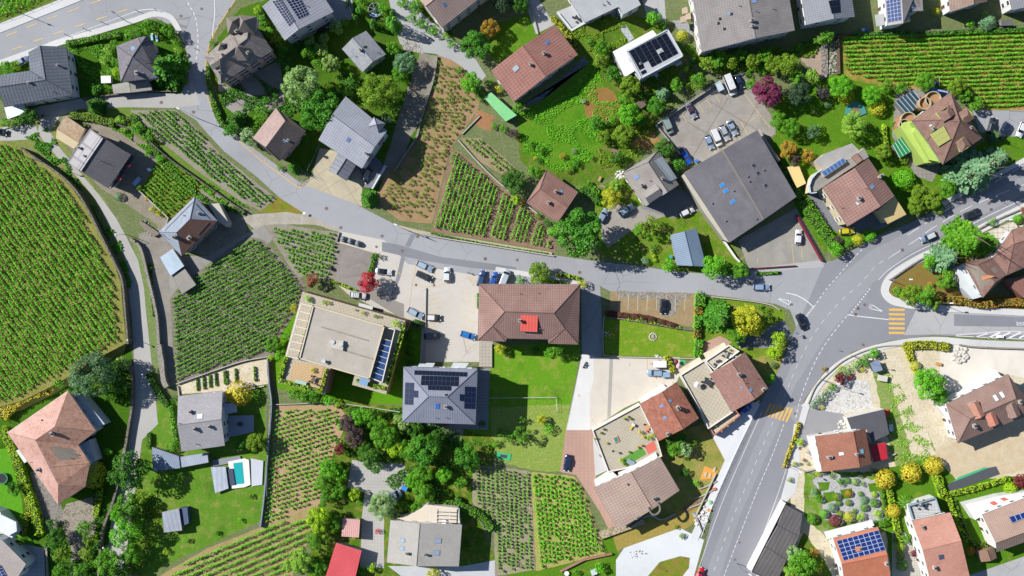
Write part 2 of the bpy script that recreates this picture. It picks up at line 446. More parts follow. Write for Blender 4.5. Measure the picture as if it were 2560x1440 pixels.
# ---- soils and grass under everything
patch('lawn', [(-150,-100),(160,-100),(150,0),(0,58),(-150,115)], g_meadow)
patch('garden_ground', [(20,110),(330,50),(420,60),(465,130),(455,235),(230,245),(60,270),(0,250),(-60,170)], g_dark, .2)
patch('garden_ground', [(515,140),(600,20),(870,-60),(1060,-60),(1190,200),(1090,140),(1020,500),(780,440),(560,300)], grass('#44701f','#6b9030','#9a8f55',.4,.4), .2)
patch('courtyard', [(545,180),(560,215),(700,150),(712,260),(660,285),(600,260),(545,225)], c_grey)
patch('lawn', [(1240,60),(1330,30),(1370,80),(1240,160),(1215,120)], g_lawn, .2)
patch('meadow', [(1330,90),(1440,60),(1560,30),(1650,60),(1720,130),(1640,330),(1560,420),(1480,470),(1350,450),(1300,400),(1290,330),(1330,280),(1460,170)], g_meadow, .2)
patch('meadow', [(1290,290),(1400,220),(1480,150),(1520,240),(1545,300),(1480,400),(1390,430),(1310,380)], grass('#58942a','#7fa838','#a3a04e',.4,.25,'#3a7418'), .3)
patch('bare_soil', [(1480,215),(1535,225),(1548,262),(1520,300),(1470,290),(1455,255)], soil('#b27a52','#96603c','#7f8f45',.5), .5)
patch('bare_soil', [(1590,330),(1640,330),(1650,360),(1620,375),(1585,360)], soil('#b3925f','#96603c','#7f8f45',.3), .5)
patch('garden_ground', [(1940,250),(2100,180),(2230,200),(2260,330),(2380,430),(2380,520),(2260,540),(2180,600),(2060,630),(1990,520),(1930,400)], g_lawn, .2)
patch('garden_ground', [(1480,480),(1560,430),(1700,480),(1830,610),(1870,690),(1680,675),(1500,640)], grass('#5f8a2a','#8aa53a','#b7a066',.6,.4), .2)
patch('garden_ground', [(2210,700),(2290,640),(2420,640),(2480,740),(2560,740),(2620,760),(2620,775),(2260,772),(2215,740)], soil('#a5744e','#8d5f3c','#6f8a35',.6), .2)
patch('lawn', [(2440,360),(2620,310),(2620,430),(2450,440)], g_lawn)
patch('bare_earth', [(2170,860),(2620,860),(2620,1500),(1960,1500),(1990,1060),(2040,960)], s_pale, .2)
patch('rough_grass', [(2180,920),(2240,960),(2320,1080),(2360,1180),(2240,1170),(2220,1100)], soil('#c9bd98','#9aa55a','#6f9a35',.9), .4)
patch('lawn', [(2180,1180),(2340,1140),(2440,1200),(2560,1190),(2620,1180),(2620,1460),(2230,1460),(2210,1290)], g_lawn, .2)
patch('bare_earth', [(2330,1130),(2420,1090),(2620,1020),(2620,1160),(2500,1190),(2390,1200)], soil('#dfcfb2','#cdb792','#b3a070',.1,.5), .3)
patch('farm_road', [(2420,1440),(2620,1370),(2620,1430),(2480,1490)], a_pale)
patch('lawn', [(2010,1180),(2190,1180),(2215,1290),(2210,1330),(2080,1360),(2010,1290)], grass('#6fa52c','#9ab84a','#c9bf9a',.7,.5), .2)
patch('rough_grass', [(1960,1440),(2010,1330),(2060,1400),(2110,1500),(1960,1500)], g_meadow, .2)
patch('garden_ground', [(1740,880),(1900,830),(1960,850),(1960,920),(1925,960),(1860,880)], g_dry, .1)
patch('lawn', [(1760,745),(1830,745),(1960,775),(1970,860),(1880,900),(1750,900)], grass('#6f9a30','#96a945','#b7a55a',.6,.35), .1)
patch('garden_ground', [(1640,1090),(1760,1060),(1830,1120),(1810,1230),(1740,1290),(1560,1360),(1530,1330)], g_dry, .2)
patch('garden_ground', [(1500,1340),(1660,1300),(1730,1250),(1760,1290),(1700,1330),(1560,1370),(1520,1390)], soil('#c79c5c','#a88a58','#8a9a45',.6), .2)
patch('garden_ground', [(1270,1420),(1400,1390),(1530,1330),(1560,1440),(1560,1500),(1250,1500)], g_lawn, .1)
patch('lawn', [(1200,870),(1455,850),(1430,1000),(1420,1040),(1225,1110),(1195,1120),(1150,1110),(1160,1060),(1215,1050),(1225,900)], grass('#66a028','#88b23c','#bfae60',.5,.3,'#4a821e'))
patch('vegetable_garden', [(1228,1020),(1425,1010),(1405,1180),(1325,1175),(1230,1150)], soil('#c4b480','#98a850','#6fa02c',.8), .2)
patch('lawn', [(680,740),(760,730),(1060,830),(1055,920),(1010,1010),(960,1010),(810,1000),(690,970),(675,860)], grass('#5a9a1c','#7fae2c','#b9aa52',.25,.35,'#3c7414'), .1)
patch('garden_ground', [(680,980),(830,1000),(1000,1015),(1160,1070),(1240,1100),(1230,1180),(1180,1260),(1240,1400),(1220,1440),(900,1500),(760,1500),(790,1280),(830,1130),(870,1040),(845,1015)], grass('#4a7a20','#7a9a35','#c9a862',.65,.5), .2)
patch('lawn', [(370,1010),(660,960),(668,1140),(655,1300),(400,1420),(340,1500),(330,1300)], grass('#5f9130','#84a848','#b9aa6a',.5,.35,'#3f6e1e'), .1)
patch('garden_ground', [(-100,990),(130,960),(330,870),(330,1010),(300,1240),(260,1500),(-100,1500)], g_dark, .1)
patch('lawn', [(-60,1130),(20,1120),(55,1250),(60,1320),(90,1370),(70,1380),(0,1330),(-60,1330)], grass('#5fa82e','#7cb83c','#9fb048',.1,.3,'#4a8c20'))
patch('gravel_drive', [(165,1260),(240,1240),(240,1320),(205,1440),(200,1500),(160,1500),(180,1380),(150,1300)], gravel('#bdb3a3'))
patch('gravel_drive', [(75,1180),(110,1170),(160,1280),(140,1330),(110,1330)], gravel('#a8a39a'))
patch('courtyard', [(10,1370),(60,1360),(110,1370),(115,1500),(0,1500)], concrete('#b9bcc2', .3, 1.2, '#8d9096'))
patch('rough_grass', [(0,300),(120,290),(180,390),(260,500),(310,590),(330,700),(310,860),(300,700),(240,560),(150,430),(60,370),(0,360)], soil('#b09e76','#8a8a50','#5f8a30',.7), .3)
patch('forecourt', [(0,318),(90,312),(98,345),(50,350),(0,352)], a_pale, .1)
patch('rough_grass', [(160,285),(250,265),(330,270),(440,285),(560,400),(640,470),(690,500),(640,520),(560,500),(470,430),(400,380),(330,330),(240,300)], soil('#a69260','#7f8a48','#4f8a28',.9), .2)
patch('rough_grass', [(640,500),(700,490),(770,530),(760,540),(700,533),(645,530)], grass('#8a9a3a','#a3a548','#b98f52',.9,.5), .1)
patch('courtyard', [(160,285),(300,310),(400,385),(520,470),(610,510),(625,535),(600,640),(520,640),(420,620),(390,560),(300,500),(250,470),(140,330)], soil('#a89f92','#8a8072','#6f7a50',.3), .1)
patch('rough_grass', [(365,600),(385,700),(395,850),(405,950),(380,960),(365,860),(350,700),(330,600)], soil('#a8a286','#8a8a60','#5f8a35',.8), .2)
patch('courtyard', [(460,640),(520,640),(690,540),(720,560),(640,640),(500,720),(430,740),(400,700),(410,640)], concrete('#a3a09a', .6))
patch('gravel_yard', [(345,585),(400,570),(440,640),(420,700),(432,740),(440,960),(425,965),(412,900),(398,850),(385,760),(362,660)], soil('#a8a29a','#8a857c','#7a8060',.15), .2)
patch('gravel_yard', [(600,300),(560,262),(570,230),(600,220),(700,270),(640,262)], c_grey, .1)
# ---- roads
village = [(-150,142),(0,82),(210,-2),(330,-50),(620,-50),(590,0),(530,88),(518,130),(514,200),(524,250),(545,290),(600,345),(690,412),(752,458),(775,446),(900,516),(985,560),(1070,584),(1200,607),(1380,637),(1480,652),(1600,666),(1700,680),(1760,684),(1870,690),(1960,668),(2060,655),(2100,650),
 (2110,760),(2000,850),(1985,800),(1975,775),(1940,760),(1840,745),(1740,733),(1620,732),(1525,728),(1500,715),(1450,712),(1200,712),(1060,690),(960,640),(850,592),(845,575),(790,560),(755,530),(700,495),(640,440),(560,378),(520,335),(490,300),(450,275),(430,265),(452,238),(462,215),(472,190),(470,150),(462,112),(440,70),(390,45),(300,60),(180,95),(90,130),(0,165),(-150,230)]
patch('road', village, a_main)
patch('road', [(480,200),(470,235),(350,232),(250,240),(190,248),(60,275),(70,300),(100,292),(95,330),(110,355),(160,410),(200,450),(240,500),(280,580),(310,640),(318,700),(330,800),(335,900),(330,1000),(318,1080),(290,1200),(262,1440),(255,1500),(300,1500),(335,1250),(355,1100),(395,1060),(385,960),(374,860),(365,780),(360,720),(345,650),(320,600),(290,545),(250,490),(195,425),(150,370),(125,330),(150,290),(200,272),(320,268),(430,270),(500,262)], a_lane)
patch('road', [(960,-60),(1020,-60),(1050,30),(1110,80),(1190,150),(1215,190),(1200,205),(1150,165),(1090,135),(1050,130),(1000,110),(985,60)], asphalt('#b3b5b6', 0))
patch('track', [(1050,130),(1090,140),(1088,200),(1060,280),(1030,340),(1010,390),(960,440),(940,470),(985,330),(1020,220)], soil('#a59d90','#7f7a70','#7a8048',.2), .2)
patch('driveway', [(1000,95),(1045,100),(1060,135),(1010,125)], gravel('#c9c7c2'), .2)
patch('driveway', [(860,-50),(890,-50),(880,-10),(884,45),(850,60),(800,80),(760,60)], a_main)
patch('driveway', [(1300,-30),(1330,-30),(1385,62),(1340,85)], a_pale)
patch('footpath', [(1522,28),(1540,22),(1585,95),(1572,105)], concrete('#b9c0c4',.2,1.0))
patch('courtyard', [(1390,30),(1440,10),(1462,55),(1425,78)], concrete('#c0c2c6',.3))
patch('driveway', [(1600,-20),(1660,-20),(1665,55),(1650,55),(1615,35)], a_pale)
patch('courtyard', [(1680,52),(1715,48),(1735,90),(1700,80)], concrete('#a9acae',.3,.8))
patch('driveway', [(755,460),(775,446),(800,370),(850,380),(950,400),(935,455),(905,470),(905,516)], concrete('#c9bfa6',.7, 4.6,'#a39779',-33))
patch('forecourt', [(600,545),(640,535),(720,530),(775,540),(850,572),(845,580),(790,562),(700,560),(660,562),(640,575)], soil('#c4bfb4','#a39a8a','#a39a70',.2), .1)
patch('car_park', [(850,578),(960,600),(1020,660),(1200,690),(1200,905),(1050,905),(1055,810),(940,770),(870,735),(830,700),(850,680),(845,640)], a_park)
patch('car_park', [(845,605),(935,632),(925,690),(895,725),(830,700),(822,690),(835,650)], concrete('#9d9690',.9))
patch('car_park', [(830,700),(880,720),(1010,800),(1010,760),(960,740),(905,690)], asphalt('#99958f',0))
patch('asphalt_patch', [(955,605),(990,610),(1100,642),(1200,655),(1290,668),(1290,680),(1180,670),(1060,652),(955,628)], asphalt('#8b8d94',0))
patch('asphalt_patch', [(1003,640),(1013,642),(1002,690),(985,735),(978,733),(992,688)], asphalt('#929297',0))
patch('asphalt_patch', [(1028,585),(1040,585),(1024,618),(1012,615)], asphalt('#8b8d94',0))
patch('asphalt_patch', [(958,740),(975,732),(988,748),(970,763)], asphalt('#929090',0))
patch('driveway', [(1452,700),(1500,715),(1508,850),(1505,890),(1485,895),(1430,1075),(1415,1075),(1430,1000),(1455,885)], a_main)
patch('yard', [(1485,893),(1700,893),(1700,935),(1690,960),(1560,1020),(1490,1065),(1475,1075),(1415,1075),(1430,1010),(1460,885)], concrete('#d9d1c4',.2))
patch('footway', [(1455,885),(1484,890),(1484,945),(1475,985),(1475,1075),(1418,1075)], concrete('#dddcda',.1))
patch('asphalt_patch', [(1524,896),(1533,896),(1527,1040),(1518,1045)], concrete('#b0aca4',.2))
patch('brick_drive', [(1415,1075),(1478,1075),(1485,1090),(1490,1200),(1550,1330),(1530,1340),(1500,1280),(1440,1188),(1400,1180)], concrete('#c3a091',.25,1.1,'#a37f70',0,.5))
patch('footway', [(1482,1090),(1488,1190),(1520,1175),(1500,1130)], concrete('#c6c6c6',.1))
patch('gravel_yard', [(1525,728),(1740,733),(1740,820),(1640,800),(1525,775)], soil('#b89c7c','#9a8466','#7f8f45',.35), .1)
patch('gravel_yard', [(1540,729),(1735,734),(1700,750),(1690,790),(1650,790),(1640,748),(1560,745)], gravel('#b5ada2'), .4)
patch('lawn', [(1510,795),(1560,800),(1735,832),(1733,893),(1510,890)], grass('#6f9a2a','#94ad3e','#c9b463',.55,.4,'#5a8a22'))
# the wide main road
main = [(1735,1500),(1790,1240),(1850,1110),(1900,1010),(1940,940),(1970,870),(1985,830),(2000,800),(2060,660),(2100,645),(2190,590),(2270,560),(2450,470),(2560,408),(2660,350),(2660,470),(2560,515),(2370,612),(2290,645),(2230,685),(2207,720),(2212,745),(2245,768),(2330,775),(2620,790),(2620,850),(2330,838),(2220,852),(2130,880),(2060,930),(2010,1000),(1985,1080),(1970,1180),(1940,1290),(1870,1500)]
patch('road', main, asphalt('#94959c', 0))
patch('road', [(2010,790),(2100,690),(2180,625),(2290,570),(2560,440),(2660,390),(2660,440),(2560,485),(2370,580),(2260,640),(2180,710),(2060,850),(1990,960),(1920,1130),(1850,1290),(1800,1440),(1790,1500),(1750,1500),(1770,1420),(1850,1200),(1930,1020),(1985,900)], asphalt('#9fa0a6', 0))
patch('road', [(2290,775),(2620,795),(2620,838),(2330,836),(2260,838)], a_pale)
patch('road', [(2385,785),(2620,795),(2620,818),(2385,815)], asphalt('#8f9199',0))
patch('driveway', [(1960,1018),(2000,1015),(2110,1035),(2110,1080),(2060,1090),(2010,1120),(1990,1060)], asphalt('#a3a3a6',0))
patch('driveway', [(1560,1370),(1700,1320),(1760,1350),(1735,1440),(1735,1500),(1540,1500),(1540,1400)], asphalt('#dadde0',0))
patch('lawn', [(1620,1440),(1650,1405),(1700,1390),(1725,1395),(1722,1420),(1700,1450),(1650,1480)], grass('#7f9a3a','#a3a548','#b98f52',.9,.5), .05)
patch('gravel_yard', [(2035,990),(2120,950),(2170,950),(2185,1020),(2110,1035),(2000,1015)], gravel('#efede8','#b5b2ac'), .1)
patch('car_park', [(1846,600),(1992,520),(2055,650),(1872,672)], concrete('#a8a59d',.7))
patch('car_park', [(1870,672),(2055,650),(2060,668),(1990,672),(1880,690)], a_pale)
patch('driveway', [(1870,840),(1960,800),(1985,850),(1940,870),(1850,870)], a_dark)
patch('courtyard', [(1750,860),(1800,840),(1830,855),(1770,900),(1750,890)], concrete('#c9a494',.2,.6))
patch('car_park', [(1640,310),(1800,200),(1860,185),(1935,300),(1940,335),(1830,400),(1740,410),(1700,385)], concrete('#aca79f',.9, 8.0,'#6f6a60',31))
patch('bare_soil', [(1990,125),(2050,115),(2058,180),(2045,195),(2010,160)], soil('#c4a68c','#a39a90','#8f8a60',.1), .3)
patch('courtyard', [(2430,275),(2620,275),(2620,345),(2500,340),(2450,330)], a_main)
patch('courtyard', [(2240,230),(2300,210),(2370,230),(2350,420),(2330,455),(2290,440),(2230,340)], concrete('#9d9a94',.5,1.2))
patch('driveway', [(2380,420),(2480,470),(2450,480),(2370,430)], concrete('#a8a49c',.4))
patch('courtyard', [(2010,470),(2060,560),(2110,590),(2200,575),(2270,540),(2240,500),(2110,560),(2030,440)], a_dark)
patch('driveway', [(1500,545),(1530,510),(1600,515),(1680,535),(1600,560),(1520,620),(1505,600)], concrete('#aaa49c',.5))
patch('courtyard', [(1660,470),(1740,480),(1745,530),(1680,545),(1600,520)], asphalt('#8f8f90',0))
patch('courtyard', [(880,1150),(1010,1160),(1020,1190),(1005,1240),(960,1290),(960,1420),(900,1420),(905,1290),(912,1230),(868,1220)], concrete('#bcbab6',.25,.9,'#a5a39f'))
patch('courtyard', [(970,1415),(1160,1415),(1240,1400),(1235,1500),(1080,1500)], concrete('#c6c8cb',.2))
patch('courtyard', [(2230,1330),(2262,1330),(2330,1460),(2230,1460)], concrete('#c9c4b9',.2,.7))
patch('courtyard', [(2350,860),(2620,870),(2620,960),(2500,930),(2440,960),(2360,1010),(2350,930)], concrete('#e6dfd4',.3))
patch('track', [(2190,870),(2270,870),(2290,990),(2340,1140),(2280,1140),(2240,1000)], s_pale, .2)
patch('courtyard', [(1198,850),(1232,850),(1232,920),(1198,918)], concrete('#bdb8ac',.2,1.0))
patch('terrace', [(1195,920),(1225,922),(1220,1075),(1000,1065),(1010,1058),(1190,1062)], concrete('#9fa3a8',.4,.8))
patch('terrace', [(1350,255),(1460,140),(1472,158),(1400,210),(1300,265)], stonem('#8f96a0','#5f646c',.9))
patch('footpath', [(1100,1060),(1160,1075),(1150,1110),(1100,1090)], gravel('#d0c4b8'))
patch('footway', [(1935,1330),(1962,1260),(1990,1230),(2000,1170),(1998,1060),(1985,1060),(1970,1180),(1940,1290),(1870,1500),(1905,1500)], a_side)
patch('footway', [(1735,1500),(1800,1390),(1960,1230),(1985,1180),(1950,1290),(1900,1420),(1880,1500)], concrete('#c9c8c6',.2)) if False else None
# rock garden paths
patch('gravel_path', [(2030,1200),(2060,1180),(2190,1200),(2210,1300),(2090,1310),(2050,1290),(2060,1240)], gravel('#cfcfd0','#a8a6a8'), .3)
for q in ([(2058,1232),(2085,1228),(2095,1250),(2065,1258)], [(2170,1210),(2195,1205),(2200,1228),(2175,1230)], [(2100,1225),(2130,1220),(2128,1245),(2108,1248)], [(2045,1205),(2075,1205),(2070,1225),(2050,1228)]):
    patch('lawn', q, g_lawn, .1)
# ---- pavements with real kerbs
def pavement(px, mat=None, h=.12, name='pavement'):
    h += max(zat(x, y) for x, y in px); P = wpoly(px, h); v, f = solid(P, 0, h); o = mk(name, v, f, [mat or a_side, concrete('#d6d2c6',.2)], None, [1, 0]+[1]*len(P)); tag(o, kind='structure')
def strip(line, w0, n=6):
    """band to the left (in world) of a smooth pixel line, as pixel polygon"""
    L = smooth_line(line, n); A = []; B = []
    for i, p in enumerate(L):
        a = Vector(L[max(0, i-1)]); b = Vector(L[min(len(L)-1, i+1)]); t = (b-a).normalized(); q = Vector((-t.y, t.x))
        A.append(p); B.append((p[0]+q.x*w0, p[1]+q.y*w0))
    return A+B[::-1]
pavement(strip([(-150,205),(0,150),(120,108),(240,72),(330,45),(385,28),(430,38),(455,75)], 14))
pavement(strip([(-150,142),(0,82),(100,42),(210,-2),(300,-40)], -22))
pavement(strip([(2560,508),(2470,552),(2370,603),(2290,640),(2225,682),(2203,720),(2212,748),(2245,766),(2330,775)], -20))
pavement(strip([(2620,788),(2330,775),(2262,770)], -17) if False else strip([(2262,770),(2330,777),(2450,784),(2620,793)], -16))
pavement(strip([(2620,856),(2450,850),(2330,842),(2220,855),(2130,884),(2065,930),(2015,1000),(1995,1060)], -16))
pavement(strip([(2620,370),(2560,408),(2450,466),(2360,515)], 12))
pavement(strip([(1240,667),(1380,690),(1450,705)], 12))
pavement(strip([(1240,605),(1380,631),(1388,633)], -5) if False else strip([(1000,570),(1070,586),(1200,607),(1380,637)], -6), concrete('#c4b79c',.4), .35, 'low_bank')
pavement([(1900,1010),(1850,1110),(1795,1235),(1745,1350),(1725,1345),(1780,1225),(1832,1105),(1880,1005)], concrete('#d9dbde',.1), .14)
pavement([(1830,1035),(1900,1000),(1880,1040),(1820,1165),(1770,1070)], concrete('#dcdee0',.1), .13)
# ---- painted markings
mk_z = .004*int(LV.max())+.006
print('levels', LV.max())
P_W, P_Y, P_Y2 = '#eceef0', '#efc266', '#e0c68c'
def mark(name, quads, col):
    b = MB()
    for q in quads:
        b.add([W(x, y, mk_z) for x, y in q], [[0,1,2,3] if len(q) == 4 else list(range(len(q)))])
    # one sheet object of paint, faces up
    for f in b.f:
        if area2([b.v[i] for i in f]) < 0: f.reverse()
    o = b.build(name, paintm(col)); return tag(o, kind='structure')
def seg(a, b, w0):
    a, b = Vector(a), Vector(b); t = (b-a).normalized(); q = Vector((-t.y, t.x))*w0/2
    return [tuple(a+q), tuple(b+q), tuple(b-q), tuple(a-q)]
def dashes(line, on, off, w0, n=10):
    L = smooth_line(line, n) if len(line) > 2 else [tuple(line[0]), tuple(line[1])]; out = []; d_ = 0
    for i in range(len(L)-1):
        a, b = Vector(L[i]), Vector(L[i+1]); l = (b-a).length; s_ = 0
        while s_ < l:
            ph = (d_+s_) % (on+off)
            if ph < on:
                e = min(l, s_+on-ph); out.append(seg(a.lerp(b, s_/l), a.lerp(b, e/l), w0)); s_ = e+1e-3
            else: s_ = min(l, s_+on+off-ph)+1e-3
        d_ += l
    return out
def line(pts, w0=1.6): return [seg(pts[i], pts[i+1], w0) for i in range(len(pts)-1)]
yd = [((65,88),(40,84)),((15,90),(42,79)),((67,69),(93,58)),((119,48),(143,39)),((170,30),(198,19)),((226,9),(253,0)),((31,124),(57,115)),((82,104),(108,96)),((135,85),(160,77)),((188,67),(213,59)),((240,49),(267,41)),((293,32),(319,23))]
mark('yellow_bus_lane_marking', [seg(a, b, 2.6) for a, b in yd[1:]], P_Y2)
mark('centre_line', dashes([(460,-20),(472,12),(482,28),(490,50),(494,80),(495,110),(490,150)], 8, 6, 1.8), P_W)
mark('edge_line', line(smooth_line([(533,-20),(537,25),(533,70),(531,90)], 4))+line(smooth_line([(330,32),(355,25),(390,24),(420,40),(445,68),(458,92)], 4)), P_W)
mark('edge_line', line(smooth_line([(120,108),(200,80),(260,58),(330,32)], 4), 1.2), P_W)
yl = smooth_line([(592,-5),(565,35),(535,85),(521,120),(514,170),(514,215),(522,252),(540,290),(580,335),(640,390),(672,415),(720,450),(745,467),(757,468)], 5)
mark('yellow_no_stopping_line', line(yl, 1.6)+[seg(p, (p[0]+6, p[1]-8), 1.6) for p in yl[4::4]], P_Y)
mark('centre_line', dashes([(2560,412),(2500,448),(2450,478),(2370,523),(2330,548),(2265,590)], 34, 17, 1.3)+dashes([(2620,438),(2440,510),(2340,565),(2290,600),(2230,640)], 34, 17, 1.3), P_W)
mark('centre_line', dashes([(2230,640),(2190,665),(2150,710),(2110,745),(2060,800),(2020,860),(1990,920),(1965,980),(1930,1060),(1880,1180),(1830,1300),(1780,1440)], 12, 14, .9), P_W)
mark('guide_line', dashes([(2182,595),(2130,650),(2095,690),(2067,722),(2034,768)], 7, 6, 1.6)+dashes([(2117,790),(2085,830),(2060,865),(2040,900),(2020,945),(2000,1000),(1988,1050)], 8, 6, 1.6), P_W)
mark('centre_line', dashes([(1960,1060),(1930,1140),(1900,1210),(1860,1310),(1810,1440)], 9, 4, 1.4)+line(smooth_line([(2000,1060),(1985,1110),(1950,1220),(1900,1360),(1870,1460)], 5), 1.2) , P_W)
mark('edge_line', line(smooth_line([(2620,468),(2560,497),(2450,550),(2380,590),(2290,630),(2225,672),(2196,700)], 5), 1.4), P_W)
mark('edge_line', line(smooth_line([(1905,1030),(1860,1130),(1800,1270),(1740,1440)], 4), 1.2)+line(smooth_line([(2560,470),(2510,440)], 2), 1)[:0], P_W)
mark('edge_line', line(smooth_line([(1965,732),(1990,738),(2010,748),(2028,762),(2034,770)], 4), 2)+line([(2118,787),(2150,791),(2222,799)], 2), P_W)
tri = []
for i in range(11):
    t = i/10; a = Vector((2172, 722)).lerp(Vector((2124, 785)), t); tri.append([(a.x, a.y-1.5), (a.x+4.2, a.y+1.5), (a.x, a.y+3.4)])
for i in range(8):
    t = i/7; a = Vector((2034, 770)).lerp(Vector((2014, 796)), t); tri.append([(a.x, a.y), (a.x-7, a.y-1), (a.x-1.5, a.y+2.4)])
mark('give_way_teeth', tri, P_W)
def gw(a, b, c, w0=2):
    return [seg(a, b, w0), seg(b, c, w0), seg(a, c, w0)]
mark('give_way_triangle', gw((1943,746), (1976,764), (1974,752), 1.6)+gw((2208,779), (2178,761), (2174,771), 1.6)+[seg((1976,764),(1974,752),6), seg((2178,761),(2174,771),5)], P_W)
mark('zebra_crossing', [seg((2222, 774+i*11.6), (2262, 774+i*11.6+ (0.6)), 5.6) for i in range(6)], P_Y)
mark('zebra_crossing', [seg((1943-7.5+i*8.8-8, 1010+i*2.2+ -2), (1943-7.5+i*8.8-23, 1045+i*2.6-6), 5.2) for i in range(7)], P_Y)
mark('hatched_island', line(smooth_line([(2390,838),(2450,833),(2500,829),(2550,829),(2620,840)], 4), 1.5)+line([(2390,840),(2560,848)], 1.5)+[seg((2470+i*26, 845), (2500+i*26, 831), 4) for i in range(5)]+[seg((2435, 843), (2470, 834), 2.4)], P_W)
ym = []
for i in range(7): ym.append(seg((1155, 727+i*22), (1190, 741+i*22), 1.5))
for i in range(7): ym.append(seg((1070, 744+i*12-5), (1103, 736+i*12-5), 1.3))
ym += line([(1042,650),(1030,715),(1020,790)], 1.2)+line([(1088,660),(1086,715)], 1.2)+line([(1030,715),(1085,718),(1115,708)], 1.2)+line([(1010,690),(975,670)], 1.2)+line([(868,720),(866,735)], 1.4)
ym += line([(1172,695),(1185,715)], 1)+line([(1180,690),(1193,710)], 1)+[seg((1172+i*2.6, 697+i*4), (1181+i*2.6, 692+i*4), 1) for i in range(5)]
ym += line([(1052,872),(1090,868)], 1)+line([(1060,822),(1096,815)], 1)+line([(1058,850),(1090,845)], 1)
mark('yellow_bay_lines', ym, P_Y2)
mark('yellow_bay_lines', [seg((1695+i*21, 268-i*12), (1716+i*21, 304-i*12), 1.2) for i in range(7)]+[seg((1790+i*20, 385-i*12), (1772+i*20, 352-i*12), 1.2) for i in range(5)]+line([(1856,228),(1925,320)], 1.2)+line([(1868,307),(1900,286)], 1.2), P_Y2)
mark('yellow_bay_lines', line([(1980,610),(1985,660)],1.3)+line([(2003,600),(2006,648)],1.3)+line([(1955,570),(2000,560)],1)+line([(1850,650),(1890,618)],1.2)+line([(1894,646),(1894,660)],1.2), P_Y2)
mark('yellow_bay_lines', line([(1618,897),(1618,926)], 1.8)+line([(1571,909),(1577,916)],1)+line([(1577,909),(1571,916)],1)+line([(1480,1048),(1492,1066)],1)+line([(1445,986),(1450,992)],1)+line([(1450,986),(1445,992)],1), P_Y2)
mark('white_bay_lines', [seg((1548+i*23.6, 737), (1546+i*23.6, 777), 1) for i in range(8)]+[seg((1584+i*25, 982-i*15), (1592+i*25, 998-i*15), 1) for i in range(3)], '#d9d6ce')
# "30" painted on the road
def text_mark(name, body, px, py, size, rot, mat, z, parent=None, ext=0.0, lab=None, cat=None, kind='structure', sx=1):
    cu = bpy.data.curves.new(name, 'FONT'); cu.body = body; cu.size = size; cu.align_x = 'CENTER'; cu.align_y = 'CENTER'; cu.extrude = ext
    o = bpy.data.objects.new(name, cu); COL.objects.link(o); o.location = W(px, py, z); o.rotation_euler = (0, 0, R(rot)); o.scale = (sx, 1, 1)
    bpy.context.view_layer.update(); dg = bpy.context.evaluated_depsgraph_get()
    me = bpy.data.meshes.new_from_object(o.evaluated_get(dg)); me.name = name; me.materials.clear(); me.materials.append(mat)
    n = bpy.data.objects.new(name, me); COL.objects.link(n); n.matrix_world = o.matrix_world.copy(); bpy.data.objects.remove(o)
    if parent: n.parent = parent; n.matrix_parent_inverse = parent.matrix_basis.inverted()
    return tag(n, lab, cat, None, kind)
text_mark('speed_limit_number', '30', 2549.5, 809, 3.0, -90, paintm(P_W), mk_z, sx=.36)
# ---- manholes
def manholes():
    mm = plain('#7a6a63', .8); b = MB()
    pr = None
    for i, (px, py, r) in enumerate([(1044,591,4),(1006,627,4),(816,521,4),(1101,587,3.6),(852,569,3.6),(955,590,3.6),(941,617,3),(1293,650,3.4),(1449,681,4),(1873,709,4),(2244,1057,3),(2158,862,3.4),(2343,844,3.4),(2075,634,3),(2162,762,3.6),(1979,761,3),(2061,921,2),(1987,1034,2.6),(1849,1356,2.6),(1837,1399,2.6),(1558,1010,0),(403,256,4),(483,280,4),(452,40,3.6),(504,22,3.4),(1085,713,3),(1040,712,3)]):
        if r == 0: continue
        if pr is None:
            b = MB(); b.tube((0,0,0), (0,0,.012), .42, n=20); pr = b.build('manhole_cover', mm); o = pr; o.location = W(px, py, mk_z)
        else: o = pr.copy(); COL.objects.link(o); o.location = W(px, py, mk_z)
        o.scale = (r/3.6, r/3.6, 1)
        auto(o, 'round iron manhole cover', px, py, 'manhole', 'manhole covers in the roads')
    pr = None
    for px, py in [(2145,771),(2139,786),(2256,625),(2473,508),(2478,524),(1213,647),(90,336),(107,290),(2000,1121)]:
        if pr is None:
            b = MB(); b.box((0,0,.006), (.8,.8,.014)); pr = b.build('drain_grate', plain('#6f5f5a', .8)); o = pr
        else: o = pr.copy(); COL.objects.link(o)
        o.location = W(px, py, mk_z); auto(o, 'square iron drain grate', px, py, 'drain', 'drain grates in the roads')
manholes()
# ---- the raised vineyard and its retaining wall
T1Z = 2.5
t1 = [(-150,340),(0,352),(50,368),(95,400),(140,430),(180,470),(215,520),(255,600),(285,660),(302,705),(308,780),(316,858)]
t1b = [(316,858),(235,900),(150,955),(60,1000),(-150,1060)]
top = [W(x, y, T1Z) for x, y in t1]; bot = [W(x, y, T1Z) for x, y in t1b[1:]]
low = [W(x-6, y+26, 0) for x, y in t1b]
n1 = len(top); nb = len(bot); v = [tuple(p) for p in top+bot]+[tuple(p) for p in low]+[(p.x, p.y, 0) for p in top]
tf = list(range(n1+nb)); f = [tf[::-1] if area2([v[i] for i in tf]) < 0 else tf]
tb = [n1-1]+list(range(n1, n1+nb)); lo = list(range(n1+nb, n1+nb+nb+1)); f += [[tb[i], lo[i], lo[i+1], tb[i+1]] for i in range(nb)]
f += [[i, i+1, n1+2*nb+1+i+1, n1+2*nb+1+i] for i in range(n1-1)]
o = mk('vineyard_terrace', v, f, soil('#bd9d6c','#96804e','#5f8f2a',.7)); tag(o, kind='structure')
